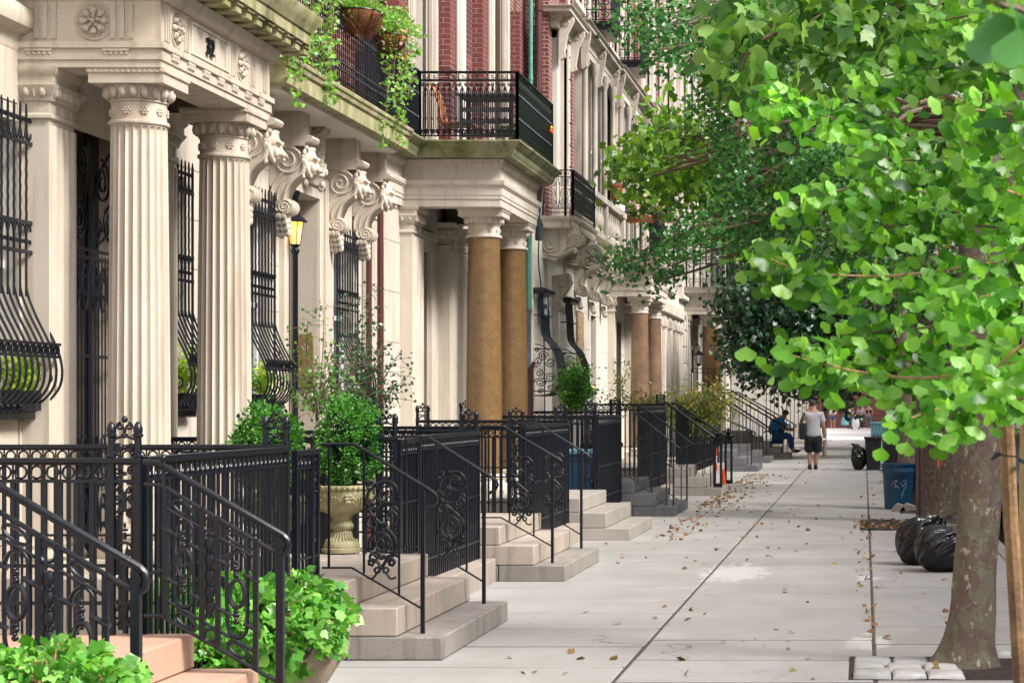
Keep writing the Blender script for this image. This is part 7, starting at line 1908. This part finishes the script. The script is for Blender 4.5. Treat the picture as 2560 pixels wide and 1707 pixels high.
# parked cars
def car(x,y,mat,label):
    c=thing('parked_car',label,'car',(x,y,-.14)); z=-.14
    prof=[(y-2.2,z+.35),(y-2.15,z+.75),(y-1.5,z+.95),(y-.9,z+1.42),(y+.7,z+1.45),(y+1.3,z+1.0),(y+2.1,z+.85),(y+2.2,z+.4),(y+2.1,z+.25),(y-2.1,z+.25)]
    MB().prism(prof,'x',x-.85,x+.85).build('body',mat,c,bevel=.06)
    MB().prism([(y-1.35,z+.98),(y-.85,z+1.36),(y+.62,z+1.39),(y+1.1,z+1.02)],'x',x-.86,x+.86).build('side_window',mGlass,c,False)
    MB().box(x-.7,x+.7,y-1.42,y-1.0,z+.98,z+1.2).build('rear_window',mGlass,c)
    for dy in (-1.35,1.4):
        for dx in (-.82,.82): w=MB().prism(circ((y+dy,z+.32),.32,20),'x',x+dx-.1,x+dx+.1).build('wheel',mBlackPl,c); MB().prism(circ((y+dy,z+.32),.19,14),'x',x+dx-.11,x+dx+.11).build('rim',mPipeD,w)
    for dx in (-.65,.65): MB().box(x+dx-.12,x+dx+.12,y-2.21,y-2.15,z+.62,z+.78).build('taillight',mRed,c)
car(2.75,27.5,MAT('black_car_paint',(.01,.01,.012),None,1,.2,0,bump=0,coat=.6),'black car parked at the kerb beyond the nearest plane tree')
car(2.75,40,MAT('silver_car_paint',(.35,.36,.38),None,1,.25,0,bump=0,coat=.6),'silver car parked farther up the kerb')
car(2.75,62,MAT('dark_blue_car_paint',(.02,.03,.06),None,1,.25,0,bump=0,coat=.6),'dark blue car parked at the far end of the kerb')

# ------------------------------------------------------------------ fallen leaves
pos=[]
def drop(n,fx,fy,z=.008): 
    for _ in range(n): pos.append((fx(),fy(),z+R.uniform(0,.006)))
drop(130,lambda:R.uniform(-2.6,1.4),lambda:12+45*R.random()**1.6)
drop(70,lambda:R.gauss(-1.6,.8),lambda:R.uniform(20,36))
drop(420,lambda:-2.7+abs(R.gauss(0,.35)),lambda:R.uniform(31.8,47)); drop(160,lambda:-2.6+abs(R.gauss(0,.25)),lambda:R.uniform(24,36))
drop(110,lambda:R.uniform(-.1,.9),lambda:R.uniform(26.3,28.3),.022); drop(90,lambda:R.uniform(.3,1.4),lambda:R.uniform(38,50)); drop(70,lambda:R.gauss(.03,.05),lambda:R.uniform(14,30))
n=len(pos); d=NR.normal(size=(n,3)); d[:,2]*=.25
fallen=thing('fallen_leaves','dry brown and yellow leaves scattered over the pavement','leaves',(0,25,0))
scatter(fallen,ST,pos,d,NR.uniform(.025,.065,n),lDry,0,'leaf_litter',1.5)
fallen['kind']='stuff'
for nm,X0,X1,Ya,Yb,z,k in (('first',-3.3,-2.75,13,15.2,.155,9),('third',-3.4,-2.9,24.4,26.4,.155,8),('grey',-3.5,-3.2,24.4,26.4,.345,6)):
    pass

# ------------------------------------------------------------------ people
def skin(name, J, E, mat, parent, sub=2):
    """J: joint -> (pos, radius); E: edges. one continuous skinned surface"""
    names=list(J); idx={n:i for i,n in enumerate(names)}
    me=bpy.data.meshes.new(name); base=Vector(J[names[0]][0])
    me.from_pydata([tuple(Vector(J[n][0])-base) for n in names],[(idx[a],idx[b]) for a,b in E],[])
    o=bpy.data.objects.new(name,me); link(o,parent,tuple(base)); me.materials.append(mat)
    s=o.modifiers.new('skin','SKIN'); s.use_smooth_shade=True
    sv=me.skin_vertices[0].data if len(me.skin_vertices) else None
    if sv is None:
        bm=bmesh.new(); bm.from_mesh(me); bm.verts.layers.skin.verify(); bm.to_mesh(me); bm.free(); sv=me.skin_vertices[0].data
    for i,n in enumerate(names):
        r=J[n][1]; r=r if isinstance(r,tuple) else (r,r); sv[i].radius=(r[0]*1.2,r[1]*1.2)
    sv[0].use_root=True
    q=o.modifiers.new('sub','SUBSURF'); q.levels=sub; q.render_levels=sub
    return o
mSkin=MAT('skin',(.36,.19,.13),None,1,.6,.05,bump=0); mShirt=MAT('white_cotton',(.38,.38,.39),None,1,.9,.04,60,bump=.3,bs=14,bd=.02); mBlk=MAT('black_cloth',(.012,.012,.014),None,1,.9,.1,bump=.2)
mHair=MAT('dark_hair',(.04,.025,.018),None,1,.8,.2,bump=.4,bs=60); mBluC=MAT('blue_shirt',(.03,.24,.50),(.02,.19,.42),2,.85,.06,bump=.3,bs=12,bd=.02); mJean=MAT('blue_jeans',(.03,.10,.32),(.02,.07,.25),3,.9,.1,bump=.3,bs=14,bd=.02)
def face(parent, c, r, fwd):
    """nose, ears, eyes, mouth on a head of radius r centred at c, looking along fwd"""
    f=Vector(fwd).normalized(); s=Vector((f.y,-f.x,0)); m=MB()
    m.ell(tuple(c+f*r*1.0+Vector((0,0,-r*.1))),(r*.16,r*.16,r*.24),8,6)
    for k in (-1,1): m.ell(tuple(c+s*k*r*.93),(r*.14,r*.14,r*.28),8,6)
    m.ell(tuple(c+f*r*.86+Vector((0,0,-r*.55))),(r*.26,r*.2,r*.08),8,6); m.build('facial_features',mSkin,parent)
    m=MB()
    for k in (-1,1): m.ell(tuple(c+f*r*.86+s*k*r*.36+Vector((0,0,r*.12))),(r*.12,r*.12,r*.09),8,6)
    m.build('eyes',mBlk,parent)
def man():
    Y=50.6; X=P(2033,0,Y).x; p=thing('person','man walking away in white shirt and black shorts, hand at his ear, carrying a bottle','person',(X,Y,0)); V=lambda x,y,z:(X+x,Y+y,z)
    J={'pelvis':(V(0,0,.92),(.15,.11)),'waist':(V(0,0,1.06),(.14,.10)),'chest':(V(0,.02,1.28),(.165,.11)),'upper':(V(0,.02,1.42),(.13,.09)),'neck':(V(-.005,.03,1.50),.058),'head':(V(-.015,.06,1.60),(.078,.085)),'crown':(V(-.015,.06,1.69),(.070,.08)),
       'lsh':(V(-.19,.02,1.40),.06),'lel':(V(-.31,-.01,1.20),.046),'lwr':(V(-.13,.0,1.50),.033),'lha':(V(-.10,.03,1.56),(.035,.02)),
       'rsh':(V(.19,.02,1.39),.06),'rel':(V(.26,-.02,1.10),.046),'rwr':(V(.285,.05,.86),.031),'rha':(V(.285,.06,.78),(.025,.038)),
       'lhip':(V(-.09,0,.86),.095),'lkn':(V(-.10,.02,.49),.06),'lan':(V(-.085,-.02,.10),.042),'lfo':(V(-.085,.12,.045),.038),
       'rhip':(V(.09,0,.86),.095),'rkn':(V(.085,.04,.49),.06),'ran':(V(.06,.02,.10),.042),'rfo':(V(.065,.16,.045),.038)}
    E=[('pelvis','waist'),('waist','chest'),('chest','upper'),('upper','neck'),('neck','head'),('head','crown'),('upper','lsh'),('lsh','lel'),('lel','lwr'),('lwr','lha'),('upper','rsh'),('rsh','rel'),('rel','rwr'),('rwr','rha'),('pelvis','lhip'),('lhip','lkn'),('lkn','lan'),('lan','lfo'),('pelvis','rhip'),('rhip','rkn'),('rkn','ran'),('ran','rfo')]
    skin('body',J,E,mSkin,p)
    G=lambda ks,add,**o:{k:(J[k][0],tuple(q+add for q in (J[k][1] if isinstance(J[k][1],tuple) else (J[k][1],)*2))) for k in ks}
    K=G(('waist','chest','upper','lsh','rsh'),.022); K={'pel0':(V(0,0,.78),(.19,.15)),'pel':(V(0,0,.90),(.185,.145)),**K,'lsl':(V(-.28,.0,1.24),.075),'rsl':(V(.255,0,1.15),.075)}
    skin('t_shirt',K,[('pel0','pel'),('pel','waist'),('waist','chest'),('chest','upper'),('upper','lsh'),('lsh','lsl'),('upper','rsh'),('rsh','rsl')],mShirt,p)
    skin('shorts',{'w':(V(0,0,.96),(.165,.125)),'c':(V(0,0,.84),(.165,.13)),'l':(V(-.10,0,.72),.125),'l2':(V(-.105,.015,.58),.112),'l3':(V(-.107,.02,.40),.108),'r':(V(.10,0,.72),.125),'r2':(V(.10,.02,.58),.112),'r3':(V(.102,.03,.40),.108)},[('w','c'),('c','l'),('l','l2'),('l2','l3'),('c','r'),('r','r2'),('r2','r3')],mBlk,p)
    c=Vector(V(-.015,.06,1.64)); face(p,c,.085,(-.1,1,0)); m=MB(); m.ell(tuple(c+Vector((0,-.015,.025))),(.088,.096,.10),16,10); m.build('hair',mHair,p)
    for s_,x,y in ((-1,-.085,.03),(1,.062,.07)):
        m=MB(); m.ell(V(x,y+.01,.05),(.052,.14,.05),14,8); m.ell(V(x,y-.08,.07),(.048,.055,.07),12,8); m.box(*[q for q in (X+x-.045,X+x+.045,Y+y-.12,Y+y+.13,.004,.022)]); m.build('shoe',mBlk,p)
    for hx,hy,hz,d in ((-.10,.03,1.58,(.25,.1,1)),(.285,.06,.75,(0,.15,-1))):
        m=MB()
        for k in range(5):
            a=Vector(V(hx+(-.022+.015*k if k<4 else .03),hy,hz)) ; dv=Vector(d).normalized(); L=(.062,.07,.066,.055,.045)[k]
            m.tube([tuple(a),tuple(a+dv*L*.6),tuple(a+dv*L*.9+Vector((0,.02,.0)))],[.010,.009,.007],6)
        m.build('fingers',mSkin,p)
    b=MB(); b.box(X-.36,X-.17,Y-.12,Y+.06,.76,1.18); bo=b.build('shoulder_bag',mBlk,None,bevel=.05); tag(bo,"black shoulder bag at the walking man's left side",'bag')
    MB().tube([V(-.35,-.03,1.14),V(-.22,-.08,1.42),V(-.17,.03,1.48),V(-.22,.10,1.40),V(-.30,.03,1.15)],.018,6).build('strap',mBlk,bo)
    b=thing('bottle_bag',"tan bottle shaped bag hanging from the walking man's right hand",'bag',V(.285,.06,.32)); x,y,_=V(.285,.06,0)
    MB().lathe(x,y,[(.0,.33),(.05,.33),(.055,.36),(.052,.55),(.035,.65),(.03,.70),(.028,.72)],14).build('bottle_sleeve',MAT('kraft_paper',(.26,.17,.12),(.2,.13,.09),8,.8,.1),b)
    MB().tube([(x-.02,y,.70),(x-.03,y,.78),(x,y,.80),(x+.03,y,.78),(x+.02,y,.70)],.005,5).build('handle',mWhiteP,b)
man()
def sitter():
    Y=61.5; X=P(1945,0,Y).x; p=thing('person','person in blue shirt and jeans sitting hunched on the far pale stoop','person',(X,Y,.5)); V=lambda x,y,z:(X+x,Y+y,z)
    J={'pelvis':(V(-.12,0,.68),(.17,.16)),'waist':(V(-.10,0,.86),(.16,.15)),'chest':(V(.0,0,1.08),(.18,.15)),'upper':(V(.10,0,1.20),(.14,.12)),'neck':(V(.17,0,1.27),.06),'head':(V(.24,0,1.34),(.09,.085)),
       'hipa':(V(-.05,-.10,.66),.10),'kna':(V(.38,-.12,.68),.075),'ana':(V(.42,-.12,.27),.05),'foa':(V(.58,-.12,.21),.04),'hipb':(V(-.05,.10,.66),.10),'knb':(V(.36,.14,.68),.075),'anb':(V(.44,.14,.27),.05),'fob':(V(.60,.14,.21),.04),
       'sha':(V(.08,-.19,1.15),.065),'ela':(V(.20,-.24,.90),.05),'wra':(V(.42,-.12,.86),.035),'haa':(V(.49,-.08,.86),(.035,.025)),'shb':(V(.08,.19,1.15),.065),'elb':(V(.22,.24,.90),.05),'wrb':(V(.43,.10,.88),.035),'hab':(V(.50,.06,.88),(.035,.025))}
    E=[('pelvis','waist'),('waist','chest'),('chest','upper'),('upper','neck'),('neck','head'),('pelvis','hipa'),('hipa','kna'),('kna','ana'),('ana','foa'),('pelvis','hipb'),('hipb','knb'),('knb','anb'),('anb','fob'),('upper','sha'),('sha','ela'),('ela','wra'),('wra','haa'),('upper','shb'),('shb','elb'),('elb','wrb'),('wrb','hab')]
    skin('body',J,E,mSkin,p)
    ad=lambda ks,a:{k:(J[k][0],tuple(q+a for q in (J[k][1] if isinstance(J[k][1],tuple) else (J[k][1],)*2))) for k in ks}
    skin('shirt',ad(('pelvis','waist','chest','upper','sha','ela','shb','elb'),.025),[('pelvis','waist'),('waist','chest'),('chest','upper'),('upper','sha'),('sha','ela'),('upper','shb'),('shb','elb')],mBluC,p)
    skin('jeans',ad(('pelvis','hipa','kna','ana','hipb','knb','anb'),.02),[('pelvis','hipa'),('hipa','kna'),('kna','ana'),('pelvis','hipb'),('hipb','knb'),('knb','anb')],mJean,p)
    c=Vector(V(.25,0,1.36)); face(p,c,.09,(1,0,0)); MB().ell(tuple(c+Vector((-.015,0,.035))),(.10,.095,.09),16,10).build('hair',mHair,p)
    for yy in (-.12,.14): MB().ell(V(.56,yy,.215),(.14,.05,.045),12,8).build('shoe',mBlk,p)
    m=MB()
    for hx,hy in ((.49,-.08),(.50,.06)):
        for k in range(5): m.tube([V(hx,hy-.02+.012*k,.86),V(hx+.05,hy-.02+.012*k,.85),V(hx+.07,hy-.02+.012*k,.82)],[.010,.009,.007],5)
    m.build('fingers',mSkin,p)
sitter()
def far_person(px_,Y,h,top,bot,label,build=1.0,face_dir=1,skirt=False):
    X=P(px_,0,Y).x; p=thing('person',label,'person',(X,Y,.0)); s=h/1.7; V=lambda x,y,z:(X+x*s,Y+y*s,z*s)
    J={'pelvis':(V(0,0,.9),(.15*build,.11)),'chest':(V(0,0,1.25),(.16*build,.11)),'neck':(V(0,0,1.45),.055),'head':(V(0,-.01,1.60),(.08,.09)),'lsh':(V(-.19,0,1.36),.055),'lel':(V(-.25,-.03,1.10),.04),'lwr':(V(-.20,-.16,.95),.03),'rsh':(V(.19,0,1.36),.055),'rel':(V(.25,-.03,1.10),.04),'rwr':(V(.20,-.18,1.0),.03),
       'lhip':(V(-.09,0,.85),.09),'lkn':(V(-.10,0,.48),.055),'lan':(V(-.10,0,.09),.04),'lfo':(V(-.10,-.12,.04),.035),'rhip':(V(.09,0,.85),.09),'rkn':(V(.10,.02,.48),.055),'ran':(V(.10,.03,.09),.04),'rfo':(V(.10,-.08,.04),.035)}
    E=[('pelvis','chest'),('chest','neck'),('neck','head'),('chest','lsh'),('lsh','lel'),('lel','lwr'),('chest','rsh'),('rsh','rel'),('rel','rwr'),('pelvis','lhip'),('lhip','lkn'),('lkn','lan'),('lan','lfo'),('pelvis','rhip'),('rhip','rkn'),('rkn','ran'),('ran','rfo')]
    skin('body',J,E,mSkin,p,1)
    ad=lambda ks,a:{k:(J[k][0],tuple(q+a for q in (J[k][1] if isinstance(J[k][1],tuple) else (J[k][1],)*2))) for k in ks}
    skin('shirt',ad(('pelvis','chest','lsh','rsh'),.025),[('pelvis','chest'),('chest','lsh'),('chest','rsh')],top,p,1)
    skin('trousers',ad(('pelvis','lhip','rhip'),.02),[('pelvis','lhip'),('pelvis','rhip')],bot,p,1) if skirt else skin('trousers',ad(('pelvis','lhip','lkn','lan','rhip','rkn','ran'),.018),[('pelvis','lhip'),('lhip','lkn'),('lkn','lan'),('pelvis','rhip'),('rhip','rkn'),('rkn','ran')],bot,p,1)
    MB().ell(V(0,.015,1.64),(.09*s,.10*s,.10*s),10,7).build('hair',mHair,p)
mWh=MAT('bright_cotton',(.75,.72,.74),None,1,.9,.03,bump=0); mNavy=MAT('navy_cloth',(.03,.05,.14),None,1,.9,.05,bump=0); mGrey=MAT('grey_cloth',(.12,.13,.16),None,1,.9,.05,bump=0); mLil=MAT('lilac_cloth',(.35,.33,.5),None,1,.9,.05,bump=0)
far_person(2082,132,1.62,mWh,mNavy,'girl in white top and blue shorts standing across the avenue',skirt=True)
far_person(2124,130,1.70,mWh,mGrey,'pedestrian in white top and grey trousers with a carrier bag across the avenue')
far_person(2152,131,1.72,mLil,mBlk,'pedestrian in lilac shirt and black trousers across the avenue')
far_person(2172,133,1.68,mBlk,mGrey,'dark dressed pedestrian rightmost across the avenue')
for x_,lab,mm in ((2112,'white and blue carrier bag held across the avenue',mTeal),(2139,'pale cloth laden pushchair between the far pedestrians',mWh)):
    c=P(x_,0,129.6); q=thing('carrier_bag' if x_<2120 else 'pushchair',lab,'bag' if x_<2120 else 'pushchair',(c.x,129.6,0))
    m=MB(); m.lathe(c.x,129.6,[(.22,.12 if x_>2120 else .3),(.26,.3),(.24,.6),(.12,.85),(.05,.95)],10); m.build('body',mm,q)
    MB().tube([(c.x-.2,129.6,.5),(c.x,129.8,.98),(c.x+.2,129.6,.5)],.015,5).build('handle',mGrey,q)
    for dx in (-.2,.2): MB().prism(circ((129.6,.1),.1,12),'x',c.x+dx-.03,c.x+dx+.03).build('wheel',mBlk,q) if x_>2120 else None
